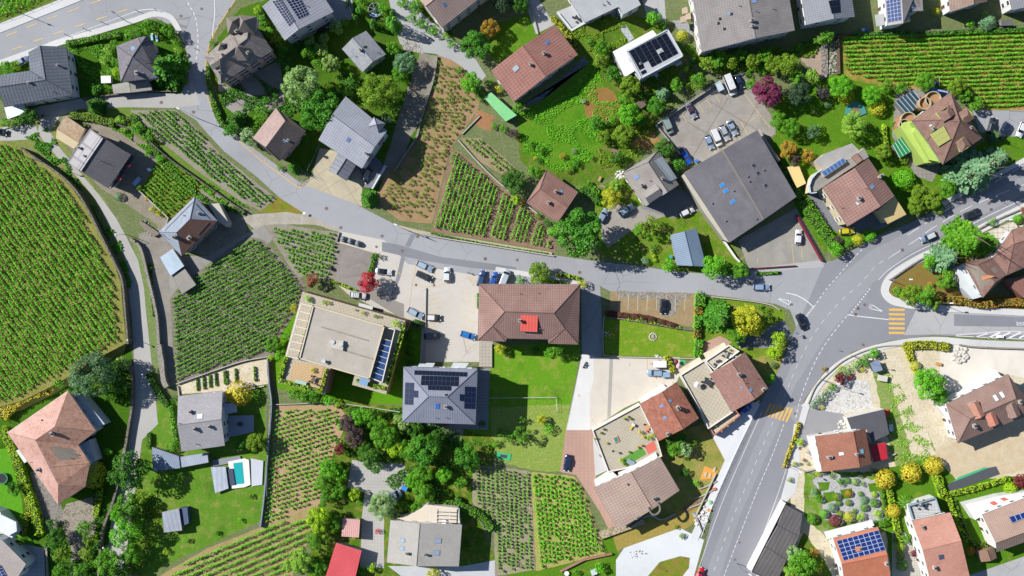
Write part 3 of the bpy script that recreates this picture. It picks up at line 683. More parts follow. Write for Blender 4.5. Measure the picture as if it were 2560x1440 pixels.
def wall(px, w0, z1, mat, desc, z0=0, name='stone_wall', smooth=4, cat='wall', label=None, cap=None):
    L = smooth_line(px, smooth) if smooth and len(px) > 2 else px; A = []; B = []
    Wp = [W(x, y, z1) for x, y in L]
    for i, p in enumerate(Wp):
        a = Wp[max(0, i-1)]; b = Wp[min(len(Wp)-1, i+1)]; t = (b-a); t.z = 0; t.normalize(); q = Vector((-t.y, t.x, 0))*w0/2
        j = random.uniform(.92, 1.08); A.append((p.x+q.x*j, p.y+q.y*j)); B.append((p.x-q.x*j, p.y-q.y*j))
    n = len(A); v = [(x, y, z0) for x, y in A]+[(x, y, z0) for x, y in B]+[(x, y, z1) for x, y in A]+[(x, y, z1) for x, y in B]; f = []
    for i in range(n-1): f += [[2*n+i, 3*n+i, 3*n+i+1, 2*n+i+1], [i, 2*n+i, 2*n+i+1, i+1], [n+i, n+i+1, 3*n+i+1, 3*n+i]]
    f += [[0, n, 3*n, 2*n], [n-1, 3*n-1, 4*n-1, 2*n-1]]
    mi = [1 if (k % 3 == 0 and k < 3*(n-1)) else 0 for k in range(len(f))]
    o = mk(name, v, f, [mat, cap or mat], None, mi, base=(Wp[0].x, Wp[0].y, z0))
    mid = L[len(L)//2]
    if label: tag(o, label, cat)
    else: auto(o, desc, mid[0], mid[1], cat)
    return o
st = stonem(); stc = stonem('#b5b0a6', '#7a756c'); cw = concrete('#c4bfb3', .5)
wall([(52,370),(95,400),(140,430),(182,468),(217,520),(257,600),(287,660),(305,705),(312,780),(319,860)], .5, T1Z+.35, st, 'long dry stone retaining wall', label='long curved dry stone wall holding up the great left vineyard')
wall([(322,905),(330,950),(328,1020),(320,1070),(305,1160),(280,1260),(255,1330),(245,1440)], .6, 1.6, st, 'grey stone wall along the lane')
wall([(325,597),(350,620),(368,690),(385,760),(392,800),(396,860)], .7, 1.6, stc, 'pale capped stone wall')
wall([(396,862),(402,900),(408,950),(416,968)], 1.4, 2.2, stc, 'broad pale stone wall')
wall([(1092,140),(1085,190),(1070,240),(1052,300),(1040,345),(1010,390),(985,430)], .5, .8, stc, 'thin curved stone wall edging the sparse vineyard')
wall([(985,560),(1060,586),(1200,610),(1385,640)], .3, .7, cw, 'low concrete wall below the striped vineyard')
wall([(1155,335),(1200,290),(1190,285)], .25, .5, cw, 'low garden wall', smooth=0)
wall([(1145,350),(1190,400),(1240,450),(1300,500),(1345,535)], .3, .6, cw, 'low diagonal vineyard wall')
wall([(1510,790),(1507,850),(1509,888),(1560,893),(1740,897)], .25, .5, cw, 'low stone edging of the walled lawn', smooth=0)
wall([(1738,735),(1740,895)], .2, .6, cw, 'thin pale wall')
wall([(1512,793),(1560,798),(1640,812),(1735,826)], .3, .7, st, 'low stone wall above the lawn')
wall([(1780,742),(1870,752),(1925,762),(1950,775)], .25, .7, cw, 'concrete garden wall by the street')
wall([(440,960),(520,932),(600,905),(668,892)], .25, .9, cw, 'thin concrete wall below the vineyard')
wall([(443,965),(460,1000),(560,985),(660,965)], .3, .6, cw, 'low terrace edging')
wall([(668,895),(672,960),(678,1010),(672,1100),(660,1240),(650,1320)], .35, 1.5, concrete('#8f99a8',.3), 'long straight concrete wall')
wall([(675,1012),(740,1010),(840,1008),(1000,1030)], .2, .6, cw, 'low white garden wall')
wall([(1810,602),(1840,645),(1868,672)], .45, 1.2, wallm('#f2efec'), 'white painted parapet wall', smooth=0)
wall([(1866,672),(1990,664)], .25, .8, wallm('#7d3b45'), 'maroon capped low wall', smooth=0)
wall([(1992,538),(2056,652)], .3, 1.3, wallm('#8a2f45'), 'maroon parapet wall', smooth=0)
wall([(2560,520),(2470,560),(2375,615),(2300,650),(2225,700)], .3, .7, stc, 'low stone wall by the bend')
wall([(2620,874),(2450,868),(2400,862)], .4, .8, stc, 'pale block wall below the pavement')
wall([(2260,862),(2190,868),(2120,895),(2080,925),(2040,965),(2020,1010)], .25, .6, cw, 'curved kerb wall of the gravel yard')
wall([(2010,1180),(2100,1160),(2190,1150),(2240,1135)], .3, .8, cw, 'long pale terrace wall')
wall([(115,1370),(118,1440),(118,1470)], .5, 1.0, stc, 'short stepped stone wall', smooth=0)
wall([(1700,930),(1780,1085)], .4, 1.0, wallm('#b9b5b0'), 'grey alley wall', smooth=0)
wall([(2095,90),(2098,185)], .6, 1.2, stonem('#8a7a6a','#4f463c'), 'crumbling dry stone wall', smooth=0)
wall([(2060,85),(2062,180),(2050,195)], 1.6, .5, stonem('#a8a29a','#5f5a52',.8), 'heap of grey stones')
wall([(2095,83),(2300,78),(2560,66),(2620,62)], .3, .9, st, 'long wall above the top right vineyard')
wall([(340,470),(420,545),(405,590)], .3, .8, cw, 'low wall of the grey yard', smooth=0)
wall([(290,310),(350,335),(420,395),(500,452),(560,495),(612,530)], .35, 1.4, stonem('#7d7a75','#4a4844'), 'long dark retaining wall')
wall([(120,290),(0,325)], .2, .3, cw, 'low kerb', smooth=0)
wall([(1565,1320),(1620,1290),(1655,1300),(1690,1285)], .3, 1., cw, 'curved retaining wall above the drive')
wall([(1400,1430),(1460,1400),(1530,1385)], .4, .9, wallm('#b08474'), 'reddish garden wall', smooth=0)
wall([(1790,1185),(1740,1290),(1755,1330)], .25, .8, cw, 'low wall of stacked planters', smooth=0)
wall([(1500,1340),(1570,1315),(1610,1300)], 2.2, 1.0, stonem('#d0c3a4','#8a7a5c',1.2), 'bank of pale honeycomb blocks', smooth=0)
wall([(205,248),(250,240),(380,228),(440,228)], .35, .9, st, 'dark wall above the lane')
wall([(940,-20),(882,48)], .3, .8, cw, 'straight wall beside the driveway', smooth=0) if False else None
wall([(850,-40),(885,48)], .35, .9, cw, 'straight wall beside the driveway', smooth=0)
wall([(1322,-10),(1345,85)], .2, .6, cw, 'thin driveway wall', smooth=0)
wall([(1640,312),(1702,270),(1800,205)], .35, 1.1, concrete('#b5b2aa',.8), 'concrete parapet of the car deck', smooth=0)
wall([(1640,312),(1700,385)], .35, 1.1, concrete('#b5b2aa',.8), 'short concrete parapet of the car deck', smooth=0)
wall([(1990,1060),(1975,1180),(1955,1250)], .2, .7, cw, 'garden edging wall by the pavement') if False else None
wall([(1062,905),(1065,720)], .15, .5, cw, 'thin kerb dividing the car park', smooth=0)
wall([(848,580),(842,605),(960,640)], .2, .6, cw, 'kerb around the recycling bay', smooth=0)
# ---- sloping banks, stone piles
def rubble(px, n, r, mat, desc, name='rubble_heap', cat='rubble'):
    P = [(p.x, p.y) for p in (W(x, y) for x, y in px)]; xs = [p[0] for p in P]; ys = [p[1] for p in P]; b = MB(); k = 0
    while k < n:
        x, y = random.uniform(min(xs), max(xs)), random.uniform(min(ys), max(ys))
        if inpoly(x, y, P):
            k += 1; q = r*random.uniform(.4, 1.2); b.ball((x, y, q*.4), q, 6, 4, (1, random.uniform(.6, 1), random.uniform(.5, .9)))
    c = cen(px); o = b.build(name, mat, base=tuple(W(*c))); return auto(o, desc, c[0], c[1], cat)
rubble([(2385,870),(2415,872),(2420,895),(2400,908),(2380,900)], 90, .55, wallm('#d9d5cb'), 'heap of pale boulders')
rubble([(1540,430),(1560,425),(1562,445),(1535,450)], 50, .35, wallm('#e6e2da'), 'heap of white stones')
rubble([(360,548),(395,575),(380,590),(350,562)], 70, .3, wallm('#a8a49a'), 'heap of grey rubble')
rubble([(2080,110),(2092,110),(2090,185),(2070,185)], 80, .4, wallm('#a8a49a'), 'scatter of grey stones')
rubble([(1735,1290),(1760,1265),(1775,1270),(1765,1310),(1740,1320)], 30, .4, wallm('#d9d0c4'), 'pile of building rubble')
# ================================================================ BUILDINGS
CAMP = Vector((0, 0, H))
FR = plain('#e8e8e6', .6); DARKG = glass_m('#22303f'); GUT = plain('#6a6c70', .5, .5, .3)
class House:
    def __init__(s, name, label, cat, px0):
        s.o = thing(name, label, cat, W(px0[0], px0[1], 0)); s.tops = []
    def roof(s, verts, faces, mat, th=.2, name='roof', parent=None, edge=None):
        V = [W(*v) for v in verts]; F = []
        for f in faces:
            a = area2([V[i] for i in f]); F.append(list(f) if a > 0 else list(f)[::-1])
        n = len(V); v = V+[p-Vector((0, 0, th)) for p in V]; ff = list(F)+[[i+n for i in f][::-1] for f in F]
        ed = {}
        for f in F:
            for i in range(len(f)): ed[(f[i], f[(i+1) % len(f)])] = 1
        bd = [e for e in ed if (e[1], e[0]) not in ed]
        ff += [[b, a, a+n, b+n] for a, b in bd]
        mi = [0]*len(F)+[1]*(len(ff)-len(F)); uv = []
        for k, f in enumerate(ff):
            P = [v[i] for i in f]; nn = geometry.normal(P) if len(P) > 2 else Vector((0, 0, 1))
            if abs(nn.z) > .995:
                e = (V[faces[0][1]]-V[faces[0][0]]); e.z = 0; u = e.normalized()
            else: u = Vector((0, 0, 1)).cross(nn).normalized()
            w_ = nn.cross(u); uv += [(p.dot(u), p.dot(w_)) for p in P]
        r = mk(name, v, ff, [mat, edge or plain('#8d8478', .8)], parent or s.o, mi, uv)
        for f in F: s.tops.append([V[i] for i in f])
        # ridge and hip tiles: one narrow cap line
        b = MB(); sh = [(a, b_) for (a, b_) in ed if (b_, a) in ed and a < b_]
        for a, b_ in sh: b.tube(V[a]+Vector((0,0,.02)), V[b_]+Vector((0,0,.02)), .11, n=6)
        s.r = r; s.ridge = (V, sh)
        if sh:
            k = b.build('ridge_cap', mat, r)
        g = MB()
        for a, b_ in bd:
            if abs(V[a].z-V[b_].z) < .25: 
                q = Vector((0, 0, -th*.6)); g.tube(V[a]+q, V[b_]+q, .09, n=6)
        if g.v: g.build('gutter', GUT, r)
        return r
    def hz(s, x, y):
        best = None
        for P in s.tops:
            if inpoly(x, y, [(p.x, p.y) for p in P]):
                for i in range(1, len(P)-1):
                    T = (P[0], P[i], P[i+1])
                    if len(P) == 3 or inpoly(x, y, [(p.x, p.y) for p in T]) :
                        n = geometry.normal(T)
                        if abs(n.z) < 1e-4: continue
                        z = T[0].z-((x-T[0].x)*n.x+(y-T[0].y)*n.y)/n.z
                        best = z if best is None else max(best, z); break
        return best
    def walls(s, loop, z, mat, over=.55, win=True, z0=0, step=24, name='wall', shut=None, base=None):
        P = ccw([tuple(W(x, y, zz_)[:2]) for x, y, zz_ in loop]); Q = inset(P, over); v = []; f = []; n = len(Q)
        pts = []
        for i in range(n):
            a, b = Q[i], Q[(i+1) % n]
            for k in range(step): pts.append(a.lerp(b, k/step))
        for p in pts:
            h = s.hz(p.x, p.y); h = (h-.21) if h is not None else z
            v += [(p.x, p.y, z0), (p.x, p.y, h)]
        m = len(pts)
        for i in range(m):
            j = (i+1) % m; f.append([2*i, 2*j, 2*j+1, 2*i+1])
        w_ = mk(name, v, f, mat, s.o)
        if win:
            for i in range(n): s.windows(w_, Q[i], Q[(i+1) % n], z0, z, shut)
        return w_
    def windows(s, par, a, b, z0, z, shut=None):
        global WPROTO
        L = (b-a).length; t = (b-a).normalized(); nrm = Vector((t.y, -t.x)); mid = (a+b)/2
        if nrm.dot(-mid) < 0 or L < 3.2: return           # this side cannot be seen from above the village centre
        k = max(1, int((L-1)/2.9)); st_ = max(1, int((z-z0)/2.75)); off = par.parent.location
        for q in range(st_):
            for i in range(k):
                c = a+t*(L*(i+.5)/k)+nrm*.02; c3 = Vector((c.x, c.y, z0+1.55+q*2.75))
                if c3.z+.7 > z-.2: continue
                if q == 0 and i == k//2 and st_*k > 2: pr = door_proto(); nm = 'door'; c3.z = z0+1.05
                else: pr = win_proto(shut); nm = 'window'
                o = bpy.data.objects.new(nm, pr); COL.objects.link(o); o.parent = s.o
                o.location = c3-off; o.rotation_euler = (0, 0, math.atan2(t.y, t.x))
    def at(s, px, py):
        """where the sight line through a photo pixel meets this roof"""
        D = (W(px, py, 0)-CAMP).normalized(); best = None
        for P in s.tops:
            n = geometry.normal(P)
            if abs(n.dot(D)) < 1e-5: continue
            t = (P[0]-CAMP).dot(n)/n.dot(D); X = CAMP+D*t
            if inpoly(X.x, X.y, [(p.x, p.y) for p in P]) and (best is None or t < best[0]): best = (t, X, n if n.z > 0 else -n)
        if best is None:
            P = min(s.tops, key=lambda P: (sum(P, Vector())/len(P)-W(px, py, 8)).length); n = geometry.normal(P); n = n if n.z > 0 else -n
            t = (P[0]-CAMP).dot(n)/n.dot(D); return CAMP+D*t, n
        return best[1], best[2]
    def chimney(s, px, py, w0=.7, d0=.5, h=1.3, mat=None, rz=None, name='chimney'):
        X, n = s.at(px, py); X = X-Vector((n.x, n.y, 0))*0; b = MB()
        if rz is None: rz = math.atan2(n.y, n.x) if abs(n.z) < .999 else 0
        b.box((X.x, X.y, X.z+h/2-.3), (d0, w0, h+.6), rz); o = b.build(name, mat or wallm('#b8a08c'), s.r)
        c = MB(); c.box((X.x, X.y, X.z+h+.06), (d0+.25, w0+.25, .12), rz); c.box((X.x, X.y, X.z+h+.25), (d0*.5, w0*.7, .28), rz, 1); c.build('chimney_cap', [plain('#9a9a98', .6), plain('#3a3a3c', .7)], o) if False else c.build('chimney_cap', [plain('#a9a6a0', .6), plain('#3a3a3c', .7)], s.r)
        return o
    def pipe(s, px, py, r=.09, h=.6):
        X, n = s.at(px, py); b = MB(); b.tube(X-Vector((0,0,.1)), X+Vector((0, 0, h)), r, n=8); b.tube(X+Vector((0,0,h)), X+Vector((0,0,h+.12)), r*1.7, r*1.2, 8); b.build('vent_pipe', plain('#7d7d80', .5), s.r)
    def flat_on(s, quad, mat, th, name, lift=.06, frame=None, uvq=True):
        """a panel lying on the roof under four photo pixels"""
        c = cen(quad); X0, n = s.at(*c); V = []
        for x, y in quad:
            D = (W(x, y, 0)-CAMP).normalized(); t = (X0-CAMP).dot(n)/n.dot(D); V.append(CAMP+D*t)
        if area2(V) < 0: V = [V[1], V[0], V[3], V[2]]
        T = [p+n*(lift+th) for p in V]; B = [p+n*.0 for p in V]; v = T+B
        f = [[0,1,2,3]]+[[i, 4+i, 4+(i+1) % 4, (i+1) % 4] for i in range(4)]
        uv = [(0,0),(1,0),(1,1),(0,1)]+[(.5,.5)]*16
        return mk(name, v, f, [mat, frame or plain('#4a4d52', .5)], s.r, [0]+[1]*4, uv)
    def skylight(s, px, py, w0=.8, l0=1.2, rot=0, col='#7fa4d8'):
        X, n = s.at(px, py); u = Vector((0, 0, 1)).cross(n)
        u = u.normalized() if u.length > .05 else Vector((math.cos(rot), math.sin(rot), 0)); v_ = n.cross(u)
        def q(a, b_, l): return [X+u*sx*a/2+v_*sy*b_/2+n*l for sx, sy in ((-1,-1),(1,-1),(1,1),(-1,1))]
        T = q(w0+.22, l0+.22, .1); B = q(w0+.22, l0+.22, -.05); I = q(w0, l0, .125); J = q(w0, l0, .09)
        f = [[0,1,2,3]]+[[i, 4+i, 4+(i+1) % 4, (i+1) % 4] for i in range(4)]
        o = mk('skylight', T+B, f, plain('#8e9298', .5), s.r)
        f = [[0,1,2,3]]+[[i, 4+i, 4+(i+1) % 4, (i+1) % 4] for i in range(4)]
        mk('pane', I+J, f, glass_m(col), s.r)
    def dormer(s, px, py, w0=2.0, d0=2.4, h=1.1, mat=None, wm=None, hip=False):
        X, n = s.at(px, py); fw = Vector((n.x, n.y, 0)).normalized() if abs(n.z) < .999 else Vector((0, -1, 0)); u = Vector((-fw.y, fw.x, 0))
        z0 = X.z-.8; z1 = X.z+h; a = X+fw*d0*.5; b_ = X-fw*d0*.9; hw = u*w0/2; ov = u*.25; rz = Vector((0, 0, .55*w0/2))
        A = [a+hw, a-hw, b_-hw, b_+hw]; v = [(p.x, p.y, z0) for p in A]+[(p.x, p.y, z1) for p in A]+[(a.x, a.y, z1+rz.z), (b_.x, b_.y, z1+rz.z)]
        dm = mk('dormer', v, [[0,1,5,8,4],[1,2,6,5],[2,3,7,9,6],[3,0,4,7]], wm or wallm('#cfc8bd'), s.r)
        L = [a+hw+ov+fw*.25, a-hw-ov+fw*.25, b_-hw-ov, b_+hw+ov]; rr = [a+fw*(.25 if not hip else -w0*.4), b_]
        V = [Vector((p.x, p.y, z1-.1)) for p in L]+[Vector((p.x, p.y, z1+rz.z+.05)) for p in rr]
        V2 = V+[p-Vector((0, 0, .1)) for p in V]
        F = [[1,4,5,2],[0,3,5,4]]+([[0,4,1]] if hip else [])
        uv = []
        FF = F+[[i+6 for i in f][::-1] for f in F]+[[1,2,8,7],[3,0,6,9]]
        for f in FF:
            P = [V2[i] for i in f]; nn = geometry.normal(P); uu = Vector((0,0,1)).cross(nn); uu = uu.normalized() if uu.length > .1 else u; ww = nn.cross(uu); uv += [(p.dot(uu), p.dot(ww)) for p in P]
        mk('dormer_roof', V2, FF, mat, dm, None, uv)
        c = a+fw*.03; b = MB(); b.box((c.x, c.y, (z0+.8+z1)/2), (.05, w0*.5, h*.75), math.atan2(fw.y, fw.x)); b.build('dormer_window', DARKG, dm)
def win_proto(shut=None):
    k = ('w', shut)
    if k not in MATS:
        b = MB(); b.box((0, .0, 0), (1.15, .1, 1.35), m=0); b.box((-.27, -.03, 0), (.48, .1, 1.18), m=1); b.box((.27, -.03, 0), (.48, .1, 1.18), m=1); b.box((0, -.12, -.72), (1.3, .3, .08), m=0)
        if shut:
            b.box((-.9, -.04, 0), (.55, .07, 1.3), m=2); b.box((.9, -.04, 0), (.55, .07, 1.3), m=2)
        o = b.build('window', [FR, DARKG, plain(shut or '#555555', .7)]); MATS[k] = o.data; bpy.data.objects.remove(o)
    return MATS[k]
def door_proto():
    if 'd' not in MATS:
        b = MB(); b.box((0, 0, 0), (1.1, .12, 2.1), m=0); b.box((0, -.04, -.03), (.9, .1, 1.98), m=1); b.box((.33, -.11, -.05), (.05, .06, .16), m=0)
        o = b.build('door', [FR, plain('#6a4a35', .6)]); MATS['d'] = o.data; bpy.data.objects.remove(o)
    return MATS['d']
def lerp2(a, b, t): return (a[0]+(b[0]-a[0])*t, a[1]+(b[1]-a[1])*t)
def simple(name, label, cat, C, ze, zr, mat, wall, hip=(0, 0), t=.5, over=.55, win=True, shut=None, ridge=None):
    """C: four eave pixels; gable ends on C0-C1 and C2-C3; hip: share of length cut at each end"""
    h = House(name, label, cat, cen(C)); Wc = [W(x, y, ze) for x, y in C]
    m1 = Wc[0].lerp(Wc[1], t); m2 = Wc[3].lerp(Wc[2], t); r1 = m1.lerp(m2, hip[0]); r2 = m2.lerp(m1, hip[1])
    def back(p, z): k = S*(H-z)/H; return (p.x/k+1280, 720-p.y/k, z)
    V = [(*c, ze) for c in C]+[back(r1, zr), back(r2, zr)]
    F = [[1, 2, 5, 4], [3, 0, 4, 5]]
    if hip[0]: F.append([0, 1, 4])
    if hip[1]: F.append([2, 3, 5])
    loop = [(*C[0], ze)]
    if not hip[0]: loop.append(V[4])
    loop += [(*C[1], ze), (*C[2], ze)]
    if not hip[1]: loop.append(V[5])
    loop.append((*C[3], ze))
    h.roof(V, F, mat); h.walls(loop, ze, wall if not isinstance(wall, str) else wallm(wall), over, win, shut=shut)
    return h
# ---- material palette for roofs
rm_dkmetal = roofm('#6f7682', 'tile', .9, '#5c636f', contrast=.7)
rm_greytile = roofm('#8a8783', 'tile', .7, '#6f6a68', spot=.4)
rm_brown = roofm('#9a7a6f', 'tile', .55, '#7a5c52')
rm_red = roofm('#a8736a', 'tile', .6, '#87564e', contrast=.65)
rm_pink = roofm('#d3aba0', 'tile', .55, '#bd9284', spot=-.6, contrast=.35, moss=.35)
rm_tan = roofm('#b09a8e', 'tile', .7, '#9a857a', spot=-.35)
rm_slate = roofm('#8d93a0', 'slab', .6, '#747985')
# 1 L-shaped dark roof
h = House('dark_house', 'white walled house with dark grey L-shaped tiled roof at the top left corner', 'house', (110, 190))
V = [(71,130,6),(100,114,8),(166,117,6),(182,237,6),(11,266,6),(-8,218,8),(-20,191,6),(75,177,6),(114,200,8)]
h.roof(V, [[0,7,8,1],[1,8,3,2],[5,4,3,8],[6,5,8,7]], rm_dkmetal); h.walls([V[i] for i in (0,7,6,5,4,3,2,1)], 6, wallm('#dfe3ea'))
h.chimney(146,164,.3,.3,.9); h.chimney(73,207,.5,.3,.7); h.pipe(97,194); h.pipe(133,229)
# 2
h = House('grey_hip_house', 'small grey hipped house with a front gable beside the spiky fir', 'house', (340, 155))
V = [(291,115,5.5),(382,103,5.5),(397,194,5.5),(302,205,5.5),(331,142,8.5),(352,110,7.6),(345,94,6.8),(365,91,6.8)]
h.roof(V, [[0,3,4],[3,2,4],[2,1,5,4],[0,4,5,6],[6,5,7],[5,1,7]], roofm('#7d7a82','slab',.5,'#67646c',spot=.6)); h.walls([V[i] for i in (0,3,2,1,7,6)], 5.5, wallm('#dcdfe6'))
h.skylight(333,121); h.chimney(344,184,.5,.9,1.2,wallm('#c9c9cc')); h.pipe(318,163)
# 3 mansion
h = simple('turret_mansion', 'pale pink mansion with brown turreted roofs and red shutters by the street', 'house', [(553,209),(512,142),(625,42),(681,127)], 9, 12.5, roofm('#99918c','slab',.5,'#7a726d',spot=.3), '#dcc3c4', (.22,.22), shut='#9c2233')
rmm = roofm('#a39b94','slab',.5,'#80766f')
def turret(h, px, py, r, z0, z1, n, mat, rot=0):
    c = W(px, py, z0); b = MB(); P = [(c.x+r*math.cos(rot+2*math.pi*i/n), c.y+r*math.sin(rot+2*math.pi*i/n)) for i in range(n)]
    b.prism([(c.x+(x-c.x)*.88, c.y+(y-c.y)*.88) for x, y in P], z0-3.5, z0, 1); k = len(b.v); b.v += [(x, y, z0) for x, y in P]+[(c.x, c.y, z1)]; b.f += [[k+i, k+(i+1) % n, k+n] for i in range(n)]; b.m += [0]*n
    b.uv = []; o = b.build('turret', [mat, wallm('#dcc3c4')], h.o)
turret(h, 588, 62, 3.1, 11, 14, 4, rmm, .9); turret(h, 618, 62, 3.4, 11, 15, 4, rmm, .7); turret(h, 600, 122, 3.6, 10.6, 13, 6, rmm); turret(h, 557, 118, 1.6, 10.5, 13, 4, rmm, .6)
h.dormer(540,160,1.8,2,1,rmm); h.chimney(552,183,.7,.7,1.6,wallm('#c9bdb5')); h.chimney(560,140,.8,.5,1.8,wallm('#b5aaa4')); h.chimney(595,82,.7,.5,1.8,wallm('#b5aaa4')); h.chimney(622,134,.6,.5,1.2)
# 4
h = simple('solar_strip_house', 'grey house with two strips of solar panels and a steep drive', 'house', [(712,101),(834,29),(778,-56),(656,16)], 9, 11, roofm('#9a9da8','tile',.8,'#8b8e99',contrast=.4), '#d3cfd8', t=.32)
h.flat_on([(681,3),(702,-2),(737,53),(724,66)], solarm(3,10,'#b9c0d8'), .08, 'solar_panel'); h.flat_on([(714,-2),(748,-12),(773,36),(747,48)], solarm(4,8,'#b9c0d8'), .08, 'solar_panel'); h.pipe(766,15)
# 5
h = simple('long_brown_block', 'three storey apartment block with brown ribbed roof cut by the top edge', 'apartment block', [(1050,2),(1105,69),(1290,-75),(1230,-145)], 9, 11.5, roofm('#b09a90','tile',.7,'#9c867c'), '#e2ded3', t=.3)
h.skylight(1111,11,.7,1,col='#4a78b8')
# 6
h = simple('pale_gable_house', 'small house with pale grey gable roof between garden trees', 'house', [(915,77),(855,122),(906,180),(965,136)], 5, 7.2, roofm('#a3a6ab','slab',.5,'#868b93',spot=-.3), '#e3dfd3')
h.chimney(901,126,.6,.5,1,wallm('#b5704f')); h.pipe(889,141); h.pipe(944,131)
h.flat_on([(908,116),(916,114),(917,120),(909,121)], plain('#2a3a36'), .05, 'hatch')
# 7
h = House('pink_charcoal_house', 'house with pink north slope and charcoal south slope by the curving street', 'house', (697,335))
V = [(690,270,6),(632,345,6),(699,402,6),(764,328,6),(713,302,8.2),(664,368,8.2)]
h.roof(V, [[0,1,5,4],[0,4,3]], roofm('#b39a94','slab',.5,'#9c827c',spot=-.5)); h.roof(V, [[1,2,5],[2,3,4,5]], roofm('#6a625f','tile',.55,'#57504e',spot=.5), name='roof'); h.walls([(690,270,6),(632,345,6),(699,402,6),(764,328,6)], 6, wallm('#d9b8b0'))
h.chimney(722,353,.5,.4,1.4,wallm('#d0ccc8')); h.skylight(712,352,.5,.9)
# 8
h = simple('corner_pyramid_house', 'big grey tiled house with small corner pyramid and carport wing', 'house', [(864,241),(796,350),(905,421),(968,327)], 8.5, 10.6, roofm('#a9adb8','tile',.65,'#9599a5',contrast=.55), '#cfd3db', t=.45, shut='#a8303a')
V = [(822,427,3.6),(880,372,5.2),(847,380,3.6),(866,452,3.6),(891,409,3.6),(841,436,5.0)]
h.roof([(822,427,3.6),(841,436,4.8),(880,374,4.8),(848,378,3.6),(866,452,3.6),(892,409,3.6)], [[0,1,2,3],[1,4,5,2]], roofm('#868b96','seam',1.2,'#7a7f8a',contrast=.9), name='wing_roof')
h.walls([(822,427,3.6),(848,378,3.6),(892,409,3.6),(866,452,3.6)], 3.6, wallm('#cfd3db'), .5, False)
h.roof([(920,317,9.2),(935,293,9.2),(964,309,9.2),(947,332,9.2),(941,311,11)], [[0,1,4],[1,2,4],[2,3,4],[3,0,4]], roofm('#a9adb8','tile',.65,'#9599a5'), name='corner_roof')
h.skylight(871,349,.8,1.1,col='#5a7fb8'); h.chimney(915,384,.6,.5,1.1,wallm('#d9dadc'))
slab('parking_terrace', [(893,409),(935,388),(962,414),(928,470),(915,470)], 0, .25, asphalt('#7f858f'), h.o)
slab('parapet', [(928,472),(932,472),(965,415),(961,412)], 0, 1.6, wallm('#dfe1e6'), h.o)
# 9
h = simple('long_red_gable', 'long two storey house with red-brown ribbed gable roof beside the meadow', 'house', [(1387,62),(1228,176),(1285,254),(1445,137)], 6, 8.2, roofm('#a5776c','tile',.8,'#8c6054',contrast=.6), '#e8e6e3')
h.chimney(1325,162,.6,.5,1,wallm('#8a7a6a')); h.chimney(1359,134,.7,.6,1.1,wallm('#c9bcab')); h.skylight(1368,106,.8,1,col='#4f7fc8'); h.flat_on([(1280,172),(1291,161),(1299,170),(1288,181)], plain('#a9b5bd',.3), .1, 'skylight_box'); h.pipe(1421,139)
# 10 flat gravel
h = House('flat_gravel_house', 'modern house with flat pale gravel roof at the top edge', 'house', (1510,10))
gr = roofm('#b9bcc0','gravel',1,'#a9acb0')
h.roof([(1431,10,4.2),(1464,56,4.2),(1556,12,4.2),(1600,-60,4.2),(1500,-110,4.2),(1400,-50,4.2)], [[0,1,2,3,4,5]], gr, .3, edge=plain('#d9e2e8'))
h.walls([(1431,10,4.2),(1464,56,4.2),(1556,12,4.2),(1600,-60,4.2),(1500,-110,4.2),(1400,-50,4.2)], 4.2, wallm('#dfe3e6'), .3)
h.roof([(1544,5,6.2),(1557,37,6.2),(1602,12,6.2),(1586,-20,6.2)], [[0,1,2,3]], gr, .3, name='upper_roof', edge=plain('#d9e2e8')); h.walls([(1544,5,6.2),(1557,37,6.2),(1602,12,6.2),(1586,-20,6.2)], 6.2, wallm('#dfe3e6'), .2)
for x, y in ((1508,12),(1517,4),(1520,9)): h.pipe(x, y, .12, .5)
slab('terrace_parapet', [(1392,33),(1397,31),(1430,72),(1463,52),(1466,57),(1429,78)], 0, .7, wallm('#d9dce0'), h.o)
# 11 white modern
h = House('white_modern_house', 'white flat-roofed modern house carrying a block of dark solar panels', 'house', (1620,135))
h.roof([(1532,129,4.2),(1632,75,4.2),(1660,110,4.2),(1590,175,4.2),(1562,193,4.2)], [[0,1,2,3,4]], wallm('#f4f4f2'), .35, edge=wallm('#e6e8e8')); h.walls([(1532,129,4.2),(1632,75,4.2),(1660,110,4.2),(1590,175,4.2),(1562,193,4.2)], 4.2, wallm('#dcdfe0'), .15)
h.tops = []
h.roof([(1567,127,7),(1670,72,7),(1709,140,7),(1602,197,7)], [[0,1,2,3]], roofm('#bcc0c4','gravel',1,'#b0b3b8'), .3, name='upper_roof', edge=wallm('#dfe8f0')); h.walls([(1567,127,7),(1670,72,7),(1709,140,7),(1602,197,7)], 7, wallm('#dcdfe0'), .15)
for q in ([(1567,127),(1670,72),(1671.5,74),(1568.5,129.5)],[(1670,72),(1709,140),(1706.5,141),(1667.5,74)],[(1602,197),(1709,140),(1708,137.5),(1602,194)],[(1567,127),(1602,197),(1604.5,195),(1569.5,127.5)]): slab('parapet', q, 6.8, 7.3, plain('#cfd6de'), h.o)
sol = solarm(3,5,'#2b3444','#10131c')
def lq(a, b, c, d_, u0, u1, v0, v1):
    def P(u, v): p = lerp2(a, b, u); q = lerp2(d_, c, u); return lerp2(p, q, v)
    return [P(u0, v0), P(u1, v0), P(u1, v1), P(u0, v1)]
A_, B_, C_, D_ = (1571,128),(1667,78),(1702,137),(1605,189)
for i, (v0, v1) in enumerate([(.04,.78),(.04,.62),(.04,.9),(.04,.9),(.04,.42),(.04,.9),(.04,.9)]):
    h.flat_on(lq(A_,B_,C_,D_,.01+i*.138,.01+(i+1)*.138-.012,v0,v1), solarm(1,6,'#30394a','#10131c'), .12, 'solar_panel')
